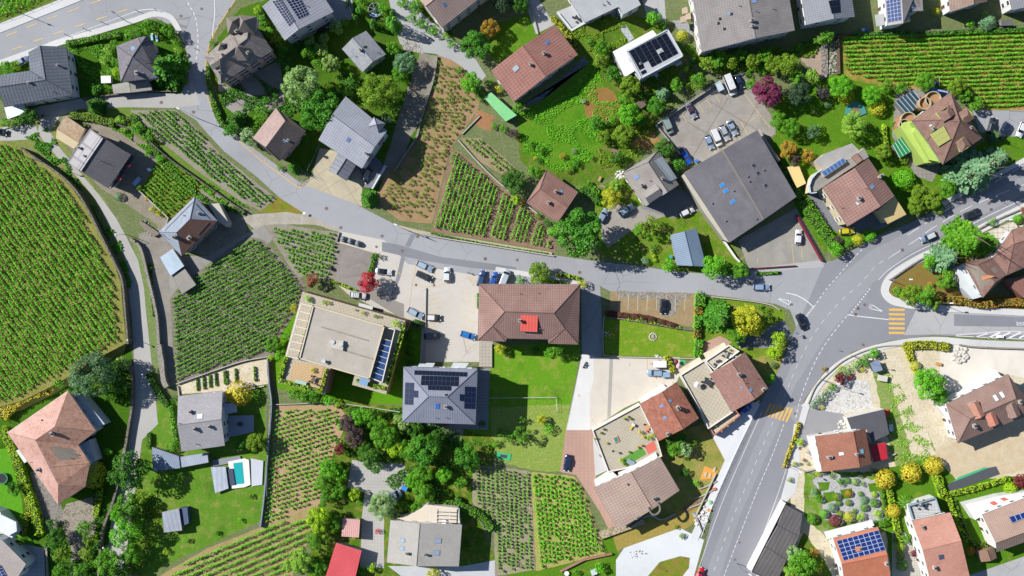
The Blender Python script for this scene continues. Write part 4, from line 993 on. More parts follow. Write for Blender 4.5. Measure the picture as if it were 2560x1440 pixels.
h.flat_on(lq(A_,B_,C_,D_,.57,.69,.6,.9), solarm(1,3,'#30394a','#10131c'), .12, 'solar_panel'); h.flat_on(lq(A_,B_,C_,D_,.01,.13,.86,.97), solarm(1,2,'#30394a','#10131c'), .12, 'solar_panel')
h.chimney(1651,131,.3,.3,.7,plain('#d9d9d9',.4)); h.chimney(1600,160,.3,.3,.5,plain('#d9d9d9',.4))
for q in ([(1631,183),(1637,179),(1647,186),(1642,195)],[(1688,160),(1702,152),(1706,158),(1692,166)]): slab('balcony', q, 2.8, 3.1, plain('#bcd0de'), h.o)
# 12
h = simple('largest_grey_gable', 'large three storey block with weathered grey gable roof and white side', 'apartment block', [(1718,-90),(1950,-140),(1987,76),(1755,130)], 8, 10, roofm('#96918f','tile',.6,'#7f7a78',contrast=.5), '#eeeae6', t=.56)
for x, y in ((1825,34),(1796,46),(1807,71),(1792,57)): h.chimney(x, y, .4, .4, .4, wallm('#cfc8bd'))
h.chimney(1878,52,.6,.9,1,wallm('#b9c3cc')); h.chimney(1880,66,.5,.9,.8,wallm('#b9c3cc')); h.skylight(1825,34,.8,1); h.skylight(1886,3,.8,1.1); h.pipe(1890,28); h.pipe(1932,22); h.pipe(1848,15)
for i, (x, y) in enumerate(((1712,20),(1708,42),(1720,35))): slab('balcony', [(x-6,y),(x+6,y-3),(x+8,y+12),(x-5,y+15)], 2.6, 3.6, wallm('#cdb9a0'), h.o)
# 13-16
h = simple('one_panel_house', 'white house with grey ribbed gable and one dark solar panel', 'house', [(1998,-45),(2122,-60),(2137,42),(2016,62)], 7, 9.2, roofm('#8f929b','tile',.55,'#80838c',contrast=.6), '#f0f2f4', t=.52)
h.flat_on([(2071,2),(2098,-1),(2101,31),(2079,34)], solarm(3,2,'#2b3444','#10131c'), .08, 'solar_panel')
h = House('panelled_bay_house', 'white house with stepped grey roof covered in framed solar panels', 'house', (2250,25))
V = [(2210,-50,7),(2219,64,7),(2276,54,7),(2274,27,7),(2308,27,7),(2303,-50,7),(2252,-50,8.6),(2258,58,8.6)]
h.roof(V[:2]+[V[7],V[6]], [[0,1,2,3]], roofm('#b3aeb0','tile',.5)); h.roof([V[6],V[7],V[2],V[3],V[4],V[5]], [[0,1,2,3,4,5]], roofm('#9a9594','tile',.5)); h.walls([V[0],V[1],V[7],V[2],V[3],V[4],V[5],V[6]], 7, wallm('#f2f4f4'))
h.flat_on([(2215,2),(2250,-6),(2254,50),(2220,56)], solarm(4,6,'#b9c8e0','#3a4a78'), .08, 'solar_panel'); h.flat_on([(2277,-6),(2301,-6),(2303,20),(2279,21)], solarm(1,1,'#b9c8e0','#3a4a6a'), .08, 'solar_panel')
slab('balcony', [(2188,37),(2209,34),(2212,62),(2192,66)], 3.6, 4, plain('#b9bcbc'), h.o)
h = simple('top_right_brown_house', 'white house with brown ribbed roof near the blue spruce', 'house', [(2365,-55),(2465,-70),(2468,4),(2376,30)], 6, 8, roofm('#9a8478','tile',.6,'#86705f'), '#f0efec', t=.55)
h = simple('top_corner_house', 'house with dark grey roof in the top right corner', 'house', [(2519,-20),(2640,-60),(2660,5),(2531,25)], 6.5, 8, roofm('#8a8a92','tile',.6), '#f0efec', t=.5)
# 17 lime mansion
gt = wallm('#b8cf86'); rm17 = roofm('#95756a','slab',.6,'#7a5c50')
h = House('lime_mansion', 'lime green mansion with many-sided brown roof and round balconies', 'house', (2345,330))
V = [(2376,231,10),(2455,345,10),(2357,411,10),(2318,352,10),(2280,302,10),(2399,304,14),(2348,300,12.5)]
h.roof(V, [[0,4,6,5],[0,5,1],[5,2,1],[5,6,3,2],[4,3,6]], rm17); h.walls([V[i] for i in (0,4,3,2,1)], 10, gt)
for q, z1 in (([(2284,302),(2345,404),(2312,408),(2252,318),(2262,305)], 6), ([(2290,300),(2350,350),(2345,404),(2325,400),(2285,330)], 7.5)): slab('wing', q, 0, z1, wallm('#c4d88c'), h.o)
h.tops_save = h.tops
for (x, y, w0, d0, hh) in ((2358,283,3.2,2,1.4),(2412,290,3.0,2,1.4),(2405,365,2.6,2,1.3)): h.dormer(x, y, w0, d0, hh, rm17, wallm('#cfe0a0'), True)
h.flat_on([(2324,336),(2359,314),(2377,347),(2346,366)], solarm(6,3,'#8aa05c','#b0b06a'), .5, 'glass_roof'); h.chimney(2424,320,.5,.5,1,wallm('#8a7a70')); h.chimney(2331,322,.7,.7,.8,gt); h.flat_on([(2322,313),(2329,310),(2331,314),(2324,317)], plain('#cdd2d4'), .1, 'hatch')
def ring(px, py, r, z0, z1, mat, par, fl):
    c = W(px, py, z1); b = MB(); n = 20
    for i in range(n):
        a, a2 = 2*math.pi*i/n, 2*math.pi*(i+1)/n; P = [(c.x+math.cos(t)*q, c.y+math.sin(t)*q) for t, q in ((a, r-.2), (a, r), (a2, r), (a2, r-.2))]; b.prism(P, z0, z1)
    o = b.build('balcony', mat, par); b = MB(); b.tube((c.x, c.y, 0), (c.x, c.y, z0), r-.1, n=20); b.build('balcony_floor', fl, o)
for x, y, r in ((2334,248,2.2),(2313,258,1.7),(2272,300,2.2),(2262,312,1.6)): ring(x, y, r, 4.2, 5.2, wallm('#c9b59a'), h.o, concrete('#b58a6a',.2))
for x, y in ((2302,369),(2308,366),(2305,374),(2321,361),(2327,359),(2330,366),(2332,388),(2309,381),(2290,330)):
    X = W(x, y, 6); b = MB(); b.box((X.x, X.y, 6.03), (.7, 1.1, .08), -.5); b.build('rooflight', plain('#e8ece8'), h.o) if False else None
# 18 cream house
h = simple('cream_house', 'cream house with large brown ribbed gable beside the main road', 'house', [(2057,469),(2171,396),(2236,490),(2119,566)], 8, 10.4, roofm('#a5827a','tile',.75,'#8f6b60',contrast=.6), '#f3e3bd', t=.64)
h.chimney(2145,496,.9,.6,1.2,wallm('#e3d3b8')); h.flat_on([(2139,504),(2149,508),(2146,513),(2140,510)], plain('#c9ccd4',.3), .1, 'skylight'); h.skylight(2181,467); h.chimney(2198,441,.5,1.2,1.6,wallm('#e3cfb0')); h.pipe(2104,519); h.pipe(2164,471)
h.roof([(2197,524,6.5),(2236,490,6.5),(2266,536,5.6),(2219,560,5.6)], [[0,1,2,3]], roofm('#dcc48a','sheet',.45,'#cdb47a',contrast=.3), name='annexe_roof'); h.walls([(2197,524,6.5),(2236,490,6.5),(2266,536,5.6),(2219,560,5.6)], 5.5, wallm('#e8d8b0'), .4, False)
ter = [(2042,478),(2026,480),(2024,460),(2030,445),(2042,432),(2056,424),(2125,395),(2160,370),(2172,392),(2110,432)]
slab('curved_terrace', ter, 0, 5.2, roofm('#a39f9a','gravel',1), h.o, side=wallm('#f0e2c4'))
L = [(2041,480),(2026,482),(2023,462),(2029,445),(2041,431),(2054,423)]
for i in range(5): slab('glazed_railing', [L[i], L[i+1], (L[i+1][0]+2, L[i+1][1]+2), (L[i][0]+2, L[i][1]+2)], 5.2, 6.2, plain('#cfe0e8',.2), h.o)
slab('gravel_roof', [(2036,404),(2060,385),(2130,358),(2150,378),(2128,396),(2058,425)], 0, 4.2, roofm('#b3b1ae','gravel',1), h.o, side=wallm('#f0e2c4'))
k = slab('lantern_light', [(2052,430),(2108,393),(2117,405),(2062,442)], 5.2, 6.4, solarm(1,1), h.o, side=wallm('#efe0bc'))
for i in range(6):
    t = (i+.12)/6; t2 = (i+.88)/6; slab('pane', [lerp2((2054,431),(2109,395),t), lerp2((2054,431),(2109,395),t2), lerp2((2062,440),(2115,405),t2), lerp2((2062,440),(2115,405),t)], 6.4, 6.45, glass_m('#4a6fa8'), k)
h.roof([(2128,392,5.5),(2142,382,6),(2156,400,6),(2143,410,5.5)], [[0,1,2,3]], rm_brown, name='porch_roof')
# 19 hall
h = simple('great_hall', 'huge hall with weathered dark grey gable roof beside the concrete car deck', 'hall', [(1710,431),(1893,325),(1991,492),(1824,606)], 5.8, 7.2, roofm('#7b787e','gravel',1,'#625f66'), '#e5e0d6', t=.5)
for x, y in ((1806,463),(1815,477),(1832,504)): h.skylight(x, y, .9, 1.3, col='#3f8fd8')
for x, y in ((1884,414),(1895,433),(1914,464)): h.skylight(x, y, .9, 1.0, col='#3a4450')
for x, y in ((1833,477),(1779,508),(1890,547),(1813,552),(1872,453),(1868,441),(1908,425)): h.pipe(x, y, .15, .4)
h.flat_on([(1800,372),(1804,369),(1910,545),(1907,548)], plain('#a39a88'), .03, 'ridge_flashing')
slab('side_ledge', [(1704,440),(1710,434),(1824,606),(1810,600),(1758,528)], 0, 4, concrete('#c9c4b6',.3), h.o, side=wallm('#a9a598'))
slab('rear_stair', [(1893,325),(1898,322),(1950,400),(1945,405)], 0, 3.5, concrete('#b9b4aa',.4), h.o)
# 20
h = simple('cross_gabled_house', 'grey house with crossing gables and a strip of translucent roof sheets', 'house', [(1557,432),(1643,378),(1697,462),(1614,516)], 6, 8.6, roofm('#a39d98','tile',.5,'#8a847f',contrast=.45), '#e6e4e2', t=.62, hip=(.12,0))
h.flat_on([(1634,403),(1655,391),(1692,446),(1675,454)], roofm('#aab4b8','sheet',.8,'#9aa4a8',contrast=.5), .12, 'translucent_panel'); h.skylight(1592,443); h.chimney(1603,464,.7,.7,1.2,wallm('#c9c9c9')); h.chimney(1654,447,.5,.5,1.1); h.dormer(1625,488,3,3,1.2,roofm('#a39d98','tile',.5)); h.pipe(1625,452)
# 21
h = simple('small_brown_hip', 'small house with brown hipped tiled roof above the huge round tree', 'house', [(1366,426),(1316,507),(1394,557),(1445,480)], 4.5, 6.8, roofm('#a37f74','tile',.6,'#875f54',contrast=.6), '#e0ddd6', t=.52, hip=(.12,0))
h.chimney(1370,507,.6,.7,1.1,wallm('#a89a90')); h.chimney(1388,479,.5,.6,1.1,wallm('#c98a70')); h.skylight(1403,480,.6,.8)
# 22
h = simple('blue_metal_barn', 'open barn with blue-grey corrugated metal gable roof', 'barn', [(1676,587),(1741,571),(1766,667),(1692,663)], 3.6, 4.8, roofm('#7f93a8','sheet',.5,'#71869c',contrast=.6), '#cfd0cf', t=.52, over=.4, win=False)
# 23
h = House('right_edge_house', 'large house with brown crossing roofs and pale awning side at the right edge', 'house', (2500,660))
V = [(2410,655,7),(2478,640,7),(2517,685,7),(2440,742,7),(2440,650,9),(2475,712,9)]
h.roof([(2409,656,7),(2490,642,7),(2517,686,7),(2457,744,7),(2445,662,9),(2488,705,9)], [[0,3,5,4],[3,2,5],[2,1,4,5],[0,4,1]], roofm('#94746a','slab',.6,'#7a5c52')); h.walls([(2409,656,7),(2457,744,7),(2517,686,7),(2490,642,7)], 7, wallm('#e6eaea'))
h.roof([(2482,644,7.4),(2530,575,7.4),(2700,520,7.4),(2720,600,7.4),(2517,688,7.4),(2535,610,9.6),(2700,560,9.6)], [[0,5,1],[1,5,6,2],[0,4,5],[4,3,6,5]], roofm('#9a776c','slab',.6,'#7f5d52'), name='wing_roof'); h.walls([(2482,644,7.4),(2517,688,7.4),(2720,600,7.4),(2700,520,7.4),(2530,575,7.4)], 7.4, wallm('#e6eaea'))
h.flat_on([(2443,692),(2470,686),(2488,690),(2446,703)], wallm('#cf8f68'), .3, 'chimney_breast')
slab('side_terrace', [(2392,668),(2411,660),(2455,742),(2432,748),(2405,720)], 0, 4, wallm('#d9dee0'), h.o)
slab('pale_annexe', [(2484,577),(2535,555),(2562,590),(2515,612),(2490,597)], 0, 3.2, concrete('#d9d2c4',.2,1.5), h.o)
slab('lower_roof', [(2516,698),(2560,690),(2620,700),(2620,745),(2560,745),(2530,720)], 0, 3.6, roofm('#a9776a','slab',.6), h.o)
# 24
rm24 = roofm('#9c8076','tile',.6,'#856a60',contrast=.45)
h = simple('bare_earth_house', 'brown-roofed house with white terraces standing on bare construction earth', 'house', [(2395,1108),(2366,1010),(2520,936),(2590,1030)], 7, 9.5, rm24, '#f4f2ee', hip=(.2,.15))
h.skylight(2489,995,.8,1.6,col='#e6ecf4'); h.skylight(2505,987,.8,1.6,col='#e6ecf4'); h.chimney(2433,1064,.6,1.1,1.1,wallm('#d9d2c8')); h.chimney(2547,1004,.5,1,1,wallm('#d9d2c8'))
h.dormer(2437,1020,2.2,3,.7,roofm('#c98f78','seam',.6)); h.dormer(2478,1050,2.2,2.4,.8,roofm('#c4826c','seam',.6)); h.dormer(2530,1028,2.6,2.6,.8,rm24)
slab('white_terrace', [(2340,1012),(2362,1005),(2490,925),(2502,940),(2375,1010),(2392,1060),(2372,1050)], 0, 3, concrete('#f2ece2',.1), h.o, side=wallm('#f8f6f4'))
# 25
h = simple('red_annexe_house', 'brown-roofed house with bright red metal annexe', 'house', [(2163,1071),(2038,1091),(2056,1180),(2179,1160)], 6.5, 8.2, roofm('#a5715c','tile',.5,'#8c5a48',spot=.4,contrast=.4), '#f4f3f0', t=.28)
h.chimney(2072,1142,.5,1.2,1,wallm('#e2dcd4')); h.flat_on([(2096,1131),(2108,1130),(2110,1137),(2098,1139)], plain('#e8eef0',.3), .1, 'skylight'); h.chimney(2140,1135,.5,.6,1,wallm('#e2dcd4')); h.flat_on([(2149,1124),(2157,1122),(2159,1133),(2151,1134)], glass_m('#8fd0e8'), .1, 'skylight')
slab('flat_black_roof', [(2117,1045),(2210,1023),(2223,1085),(2180,1105),(2165,1072),(2130,1078)], 0, 3.6, roofm('#5f5f66','gravel',1,'#55555c'), h.o, side=wallm('#eceae6'))
h.roof([(2173,1114,3),(2214,1106,3),(2220,1146,2.7),(2184,1156,2.7)], [[0,1,2,3]], roofm('#c8303c','sheet',.4,'#b02834',contrast=.4), name='annexe_roof'); h.walls([(2173,1114,3),(2214,1106,3),(2220,1146,2.7),(2184,1156,2.7)], 2.6, wallm('#c9c4bc'), .3, False)
slab('white_border', [(2024,1092),(2036,1090),(2056,1178),(2046,1180)], 0, 3, wallm('#f4f3f0'), h.o)
# 26
h = simple('orange_solar_house', 'white house with orange tiles and a large blue solar array', 'house', [(2112,1458),(2083,1346),(2195,1317),(2226,1440)], 7, 9, roofm('#cf8466','slab',.5,'#bb6f52',contrast=.3), '#f6f5f2', t=.47)
h.flat_on([(2091,1352),(2196,1325),(2214,1375),(2109,1402)], solarm(8,5,'#c4cfe6','#1f3474'), .1, 'solar_panel'); h.flat_on([(2136,1368),(2150,1365),(2154,1377),(2139,1380)], roofm('#cf8466','slab',.5), .26, 'tiled_gap'); h.chimney(2148,1370,.5,.4,.7,wallm('#b5653f')); h.chimney(2214,1408,.5,.9,1,wallm('#eceae6'))
slab('balcony', [(2060,1330),(2115,1316),(2180,1300),(2186,1314),(2085,1342),(2068,1348)], 2.8, 3.2, concrete('#e6e6e6',.1), h.o)
# 27
h = simple('salmon_house', 'white house with plain salmon tiled roof and glass-railed terrace', 'house', [(2330,1468),(2280,1302),(2376,1281),(2424,1440)], 7.5, 9.2, roofm('#cf9c8a','slab',.5,'#b87f6c',contrast=.3), '#f6f5f2', t=.58)
h.chimney(2305,1317,.5,.9,.8,wallm('#b5755c')); h.flat_on([(2346,1388),(2358,1386),(2360,1396),(2348,1399)], glass_m('#4a5a78'), .1, 'skylight'); h.chimney(2334,1418,.5,.9,1,wallm('#eceae6'))
slab('roof_terrace', [(2272,1264),(2340,1244),(2352,1280),(2282,1298)], 0, 4.5, concrete('#c4c6c8',.2,.8), h.o, side=wallm('#f0f0ee'))
for q in ([(2272,1264),(2340,1244),(2340.5,1246),(2273,1266)], [(2340,1244),(2352,1280),(2350,1281),(2338,1245)], [(2272,1264),(2282,1298),(2284,1297),(2274,1264)]): slab('glass_railing', q, 4.5, 5.4, glass_m('#a8bcc8'), h.o)
# 28
h = simple('tan_right_house', 'white house with broad tan roof and a blue panel at the right edge', 'house', [(2492,1380),(2456,1287),(2625,1222),(2660,1320)], 7, 9, roofm('#b59a8c','tile',.5,'#a08676',contrast=.3), '#f8f7f4', t=.3)
h.flat_on([(2521,1292),(2560,1280),(2566,1293),(2530,1308)], solarm(3,1,'#c4cfe6','#1f3474'), .3, 'solar_panel')
slab('white_terrace', [(2413,1262),(2500,1240),(2570,1230),(2575,1246),(2460,1286),(2438,1300)], 0, 3.5, concrete('#f4f0ec',.05), h.o, side=wallm('#f8f7f4'))
for q in ([(2499,1247),(2511,1243),(2522,1249),(2510,1253)],[(2473,1257),(2485,1252),(2496,1260),(2484,1264)]): slab('red_mat', q, 3.5, 3.56, plain('#d97060'), h.o)
# 29 garages
def garage(q, lab):
    h = House('garage', lab, 'garage', cen(q)); h.roof([(*p, 3) for p in q], [[0,1,2,3]], roofm('#6f6b6b','sheet',1.1,'#5d5959',contrast=.6), .25); h.walls([(*p, 3) for p in q], 2.8, wallm('#eceae6'), .2, False)
    a, b = W(*q[0], 0), W(*q[3], 0); n = 2
    for i in range(n):
        c = a.lerp(b, (i+.5)/n); t = (b-a).normalized(); nn = Vector((t.y, -t.x, 0))
        m = MB(); m.box((c.x-nn.x*0, c.y, 1.2), ((b-a).length/n*.8, .5, 2.3), math.atan2(t.y, t.x)); m.build('garage_door', plain('#c9694f', .6), h.o)
    tag(h.o, group='black roofed garages in a row'); return h
garage([(1964,1262),(2006,1285),(1998,1340),(1945,1312)], 'topmost black-roofed garage of the row below the zebra crossing')
garage([(1945,1314),(1998,1342),(1966,1398),(1915,1366)], 'middle black-roofed garage of the row beside the main road')
garage([(1915,1368),(1966,1400),(1940,1460),(1880,1430)], 'lowest black-roofed garage of the row at the bottom edge')
wall([(1962,1256),(1875,1428)], .7, 3.3, wallm('#f4efe9'), 'white front wall of the garages', smooth=0, label='long white front wall with brick red panels along the garage row')
# 30
h = House('curved_edge_house', 'tan-roofed house with a horseshoe notch and white balconies', 'house', (1590,1235))
V = [(1485,1219,6.5),(1652,1142,6.5),(1699,1226,6.5),(1545,1325,6.5)]
h = simple('curved_edge_house', 'tan-roofed house with a horseshoe notch and white balconies', 'house', [(1485,1219),(1650,1143),(1699,1226),(1545,1325)], 6.5, 7.8, roofm('#b39c90','tile',.75,'#a18a7e',contrast=.5), '#f6f4f0', t=.55) if not bpy.data.objects.remove(h.o) else None
h.chimney(1634,1245,.4,.9,.8,wallm('#8a8480')); h.chimney(1592,1293,.4,.7,.8,wallm('#a8a098')); h.pipe(1568,1210,.2,.4)
ct = MB(); L = smooth_line([(1621,1268),(1626,1280),(1634,1287),(1643,1284),(1650,1275),(1648,1262),(1644,1256)], 3); pp = [h.at(*p)[0]+Vector((0,0,.2)) for p in L]
for a, b in zip(pp, pp[1:]): ct.tube(a, b, .3, n=8)
ct.build('curved_eave', plain('#77706c'), h.r)
slab('balcony', [(1546,1184),(1640,1132),(1644,1144),(1555,1202)], 0, 4, wallm('#f6f2ee'), h.o); slab('balcony', [(1488,1205),(1530,1178),(1543,1190),(1490,1215)], 0, 3.4, wallm('#f6f2ee'), h.o)
# 31 and 32
rt = roofm('#b57a66','slab',.5,'#8f5444',contrast=.5,moss=.4)
h = simple('rust_gable_house', 'house with rust-red tiled gable roof and tall chimney shadow', 'house', [(1691,955),(1600,1009),(1646,1103),(1747,1046)], 6.5, 8.6, rt, '#e9e0d4', t=.42)
h.chimney(1693,1019,.9,.8,1.6,wallm('#e9dccb')); h.skylight(1676,1002,.6,.8); h.skylight(1654,1015,.6,.8); h.skylight(1662,1044,.6,.8); h.chimney(1668,1085,.8,.6,1.1,wallm('#e9dccb'))
slab('white_verandah', [(1599,1003),(1660,962),(1668,972),(1606,1010)], 0, 3.2, wallm('#f4f1ec'), h.o)
h = simple('upper_gable_house', 'house with brown tiled gable above the yellow crossing', 'house', [(1862,880),(1774,935),(1830,1030),(1921,972)], 7, 9, roofm('#a57f75','slab',.45,'#8f675c',contrast=.5), '#e6dccb', t=.42)
h.chimney(1846,936,.7,.7,1,plain('#d9dde0',.3,.6)); h.chimney(1907,973,.5,1,1,wallm('#e9dccb')); h.skylight(1877,975,.7,.8); h.skylight(1854,969,.4,.5); h.pipe(1862,956); h.pipe(1890,945)
# 33
h = House('red_dormer_house', 'large house with brown hipped roof and bright red dormer in the centre', 'house', (1322,785))
V = [(1198,710,10.5),(1450,711,10.5),(1446,861,10.5),(1372,859,10.5),(1370,848,10.7),(1267,846,10.7),(1264,854,10.5),(1195,851,10.5),(1262,779,13.5),(1385,783,13.5),(1231,815,12),(1412,821,12)]
m33 = roofm('#a08078','tile',.6,'#84665c',contrast=.65)
h.roof(V, [[0,8,9,1],[0,7,10,8],[7,6,10],[6,5,10],[8,10,5,4,11,9],[1,9,11,2],[2,11,3],[3,11,4]], m33); h.walls([V[i] for i in range(8)], 10.5, wallm('#e6e0d6'))
X, n = h.at(1322, 806); dv = [(1302,782,13.3),(1345,782,13.3),(1343,830,12.6),(1301,828,12.6)]
sv = h.tops; h.roof(dv, [[0,1,2,3]], roofm('#e06458','seam',.8,'#cf5248',contrast=.35), .1, 'dormer_roof'); h.walls([dv[i] for i in range(4)], 12.5, wallm('#9c4a40'), .12, False, z0=10.6, step=2, name='dormer_wall'); h.tops = sv[:8]
h.chimney(1299,801,.6,.6,1.4,wallm('#d9d3c9')); h.pipe(1345,732); h.pipe(1299,734); h.pipe(1350,822)
slab('entrance_steps', [(1198,860),(1230,860),(1230,918),(1200,916)], 0, .6, concrete('#bdb6a8',.3,.9), h.o)
# 34
m34 = roofm('#8b90a0','seam',.45,'#7c8190',contrast=.55)
h = simple('solar_hip_building', 'four storey block with dark hipped roof carrying four solar arrays', 'apartment block', [(1006,1055),(1009,917),(1194,923),(1189,1061)], 12, 15, m34, '#e3e4e6', hip=(.36,.39))
for q, a, b in (([(1036,926),(1168,931),(1167,942),(1036,937)],14,1), ([(1054,939),(1147,942),(1146,966),(1052,963)],9,2), ([(1070,964),(1128,966),(1127,977),(1070,975)],6,1)): h.flat_on(q, solarm(a,b,'#3a4458','#141a2c'), .1, 'solar_panel')
for q, a, b in (([(1014,956),(1035,957),(1033,1012),(1012,1011)],2,4), ([(1035,976),(1046,977),(1045,994),(1034,993)],1,1), ([(1162,966),(1188,967),(1186,1022),(1160,1021)],3,4), ([(1149,985),(1161,986),(1160,1003),(1149,1002)],1,1)): h.flat_on(q, solarm(a,b,'#3a4458','#1a2444'), .1, 'solar_panel')
h.skylight(1093,1015,.9,1.6,col='#3f78d8'); h.chimney(1114,1016,.7,.7,.9,wallm('#d9dadc')); h.chimney(1111,985,.3,.3,.6,plain('#dddddd',.3)); h.pipe(1089,1044); h.pipe(1115,1044)
for x in (1043, 1127):
    for i in range(5): slab('balcony', [(x+i*1.5,919-i*2.6),(x+38+i*1.5,920-i*2.6),(x+38+i*1.5,918.4-i*2.6),(x+i*1.5,917.4-i*2.6)], 10.5-i*1.9, 11.4-i*1.9, plain('#dfe8ee',.3), h.o)
# 35
h = House('terrace_block', 'flat gravel-roofed apartment block with hedged terraces and pergolas', 'apartment block', (860,860))
base = [(756,729),(1013,802),(965,986),(880,962),(890,925),(830,905),(812,986),(695,956)]
tl = concrete('#c4bba8',.2,.8,'#948a78',-15)
slab('terrace_storey', base, 0, 9, tl, h.o, side=wallm('#a87f68'))
up = [(784,766),(960,816),(923,944),(750,895)]
slab('penthouse', up, 9, 11.7, wallm('#e6dcc8'), h.o)
h.roof([(782,763,12),(962,815,12),(924,948,12),(747,897,12)], [[0,1,2,3]], roofm('#c3bbaf','gravel',1,'#b0a89c'), .3, edge=wallm('#e6d9c0'))
for a, b in (((782,763),(962,815)), ((962,815),(924,948)), ((924,948),(747,897)), ((747,897),(782,763))):
    t = Vector(b)-Vector(a); q = Vector((-t.y, t.x)).normalized()*3
    slab('roof_edge', [a, b, (b[0]+q.x, b[1]+q.y), (a[0]+q.x, a[1]+q.y)], 11.95, 12.35, wallm('#e3d6b8'), h.o)
slab('roof_hatch', [(826,849),(859,852),(857,877),(823,868)], 12, 12.9, wallm('#cfc8bb'), h.o)
for x, y in ((832,855),(853,860),(809,903)):
    c = W(x, y, 13); b = MB(); b.tube((c.x, c.y, 12), (c.x, c.y, 13.1), .35, n=14); b.tube((c.x, c.y, 13.1), (c.x, c.y, 13.2), .55, n=14); b.build('roof_vent', plain('#e6eaee',.25,.7,.3), h.o)
for a, b in (((803,815),(922,850)), ((864,875),(940,898))):
    t = Vector(b)-Vector(a); q = Vector((-t.y, t.x)).normalized()*4; slab('paved_strip', [a, b, (b[0]+q.x, b[1]+q.y), (a[0]+q.x, a[1]+q.y)], 12, 12.06, concrete('#a39f92',.3,.9), h.o)
pw = wallm('#f2ead9')
def beam(h, a, b, z, w0=.18, mat=None, name='pergola_beam', hh=.25):
    A = W(*a, z); B = W(*b, z); m = MB(); t = B-A; m.box(tuple((A+B)/2), (t.length, w0, hh), math.atan2(t.y, t.x)); return m.build(name, mat or pw, h.o)
beam(h, (752,759), (716,890), 11.4, .3)
for i in range(8):
    t = i/7; beam(h, lerp2((752,759),(716,890),t), lerp2((784,767),(748,897),t), 11.4)
# glazed pergola on the right
for i in range(2): beam(h, lerp2((957,817),(925,944),i), lerp2((987,824),(955,956),i), 11.4, .25)
beam(h, (987,824), (955,956), 11.4, .25)
for i in range(7):
    t0, t1 = .22+i*.11, .22+(i+1)*.11-.012; a, b = lerp2((957,817),(925,944),t0), lerp2((957,817),(925,944),t1); c, d_ = lerp2((987,824),(955,956),t1), lerp2((987,824),(955,956),t0)
    slab('glass_roof_pane', [a, lerp2(a,d_,.48), lerp2(b,c,.48), b], 11.3, 11.36, glass_m('#2c4a78'), h.o); slab('glass_roof_pane', [lerp2(a,d_,.52), d_, c, lerp2(b,c,.52)], 11.3, 11.36, glass_m('#35558a'), h.o)
    beam(h, a, d_, 11.42, .12)
slab('glass_canopy', [(901,942),(923,948),(917,967),(896,960)], 11, 11.1, glass_m('#8fb0d0'), h.o)
slab('sun_terrace', [(735,905),(810,918),(797,968),(722,950)], 9, 9.08, concrete('#d2b48a',.2,.7,'#a88a5f',-15), h.o)
for a, b, n in (((1010,808),(980,940),7),):
    for i in range(n): slab('wooden_louvre', [(lerp2((1018,803),(1026,805),i/n)), (lerp2((1018,803),(1026,805),(i+.5)/n)), (lerp2((1010,824),(1018,826),(i+.5)/n)), (lerp2((1010,824),(1018,826),i/n))], 5.5, 7, plain('#b58a74'), h.o)
# 36
h = simple('lane_grey_house', 'white house with pale and dark grey roof halves beside the lane', 'house', [(454,1129),(445,991),(556,977),(562,1114)], 6.5, 8.6, roofm('#a9a7aa','slab',.35,'#98969a',spot=.5,contrast=.4), '#dfe3ee', t=.5)
h.chimney(477,1029,.5,.8,.9,wallm('#a8a4a0')); h.flat_on([(493,1036),(507,1034),(506,1046),(493,1047)], plain('#e3e6ea',.3), .08, 'skylight'); h.chimney(488,1072,.4,1,.9,wallm('#a8a4a0')); h.chimney(524,1066,.4,.8,.9,wallm('#a8a4a0')); h.pipe(449,1058); h.pipe(492,1110)
slab('balcony', [(560,1010),(590,1006),(592,1030),(562,1036)], 2.8, 3.2, plain('#c9cfe0'), h.o); slab('terrace', [(562,1040),(634,1038),(634,1080),(565,1095)], 0, .5, concrete('#aab4c8',.2), h.o)
# 37
h = House('pink_house', 'large house with pink tiled many-sided roof at the left edge', 'house', (130,1115))
V = [(170,977,7),(18,1082,7),(145,1262,7),(213,1217,7),(225,1158,7),(195,1112,7),(240,1078,7),(136,1067,10.5),(88,1100,10.5),(131,1167,9.6),(145,1212,9.6)]
h.roof(V, [[0,6,7],[7,6,5,8],[8,5,4,9],[9,4,3,10],[10,3,2]], roofm('#c49c8a','slab',.55,'#b0826a',spot=-.6,contrast=.3,moss=.5)); h.roof(V, [[0,7,8,1],[1,8,9,10,2]], rm_pink)
h.walls([V[i] for i in range(7)], 7, wallm('#dfe3e6'))
slab('glazed_gallery', [(178,985),(240,1070),(262,1060),(200,985)], 0, 4.6, wallm('#c9d3e0'), h.o); slab('glazed_gallery', [(200,1112),(225,1160),(240,1152),(222,1100)], 0, 4.6, wallm('#c9d3e0'), h.o)
h.chimney(133,1084,.5,1.1,1,wallm('#a8a098')); h.chimney(98,1173,.5,1.1,1,wallm('#a8a098')); h.pipe(105,1050,.15,.3); h.pipe(178,1145); h.pipe(193,1136); h.skylight(88,1143,.4,.5); h.pipe(80,1155)
slab('porch', [(40,1127),(52,1120),(69,1152),(61,1158)], 0, 3, wallm('#e6e6e2'), h.o)
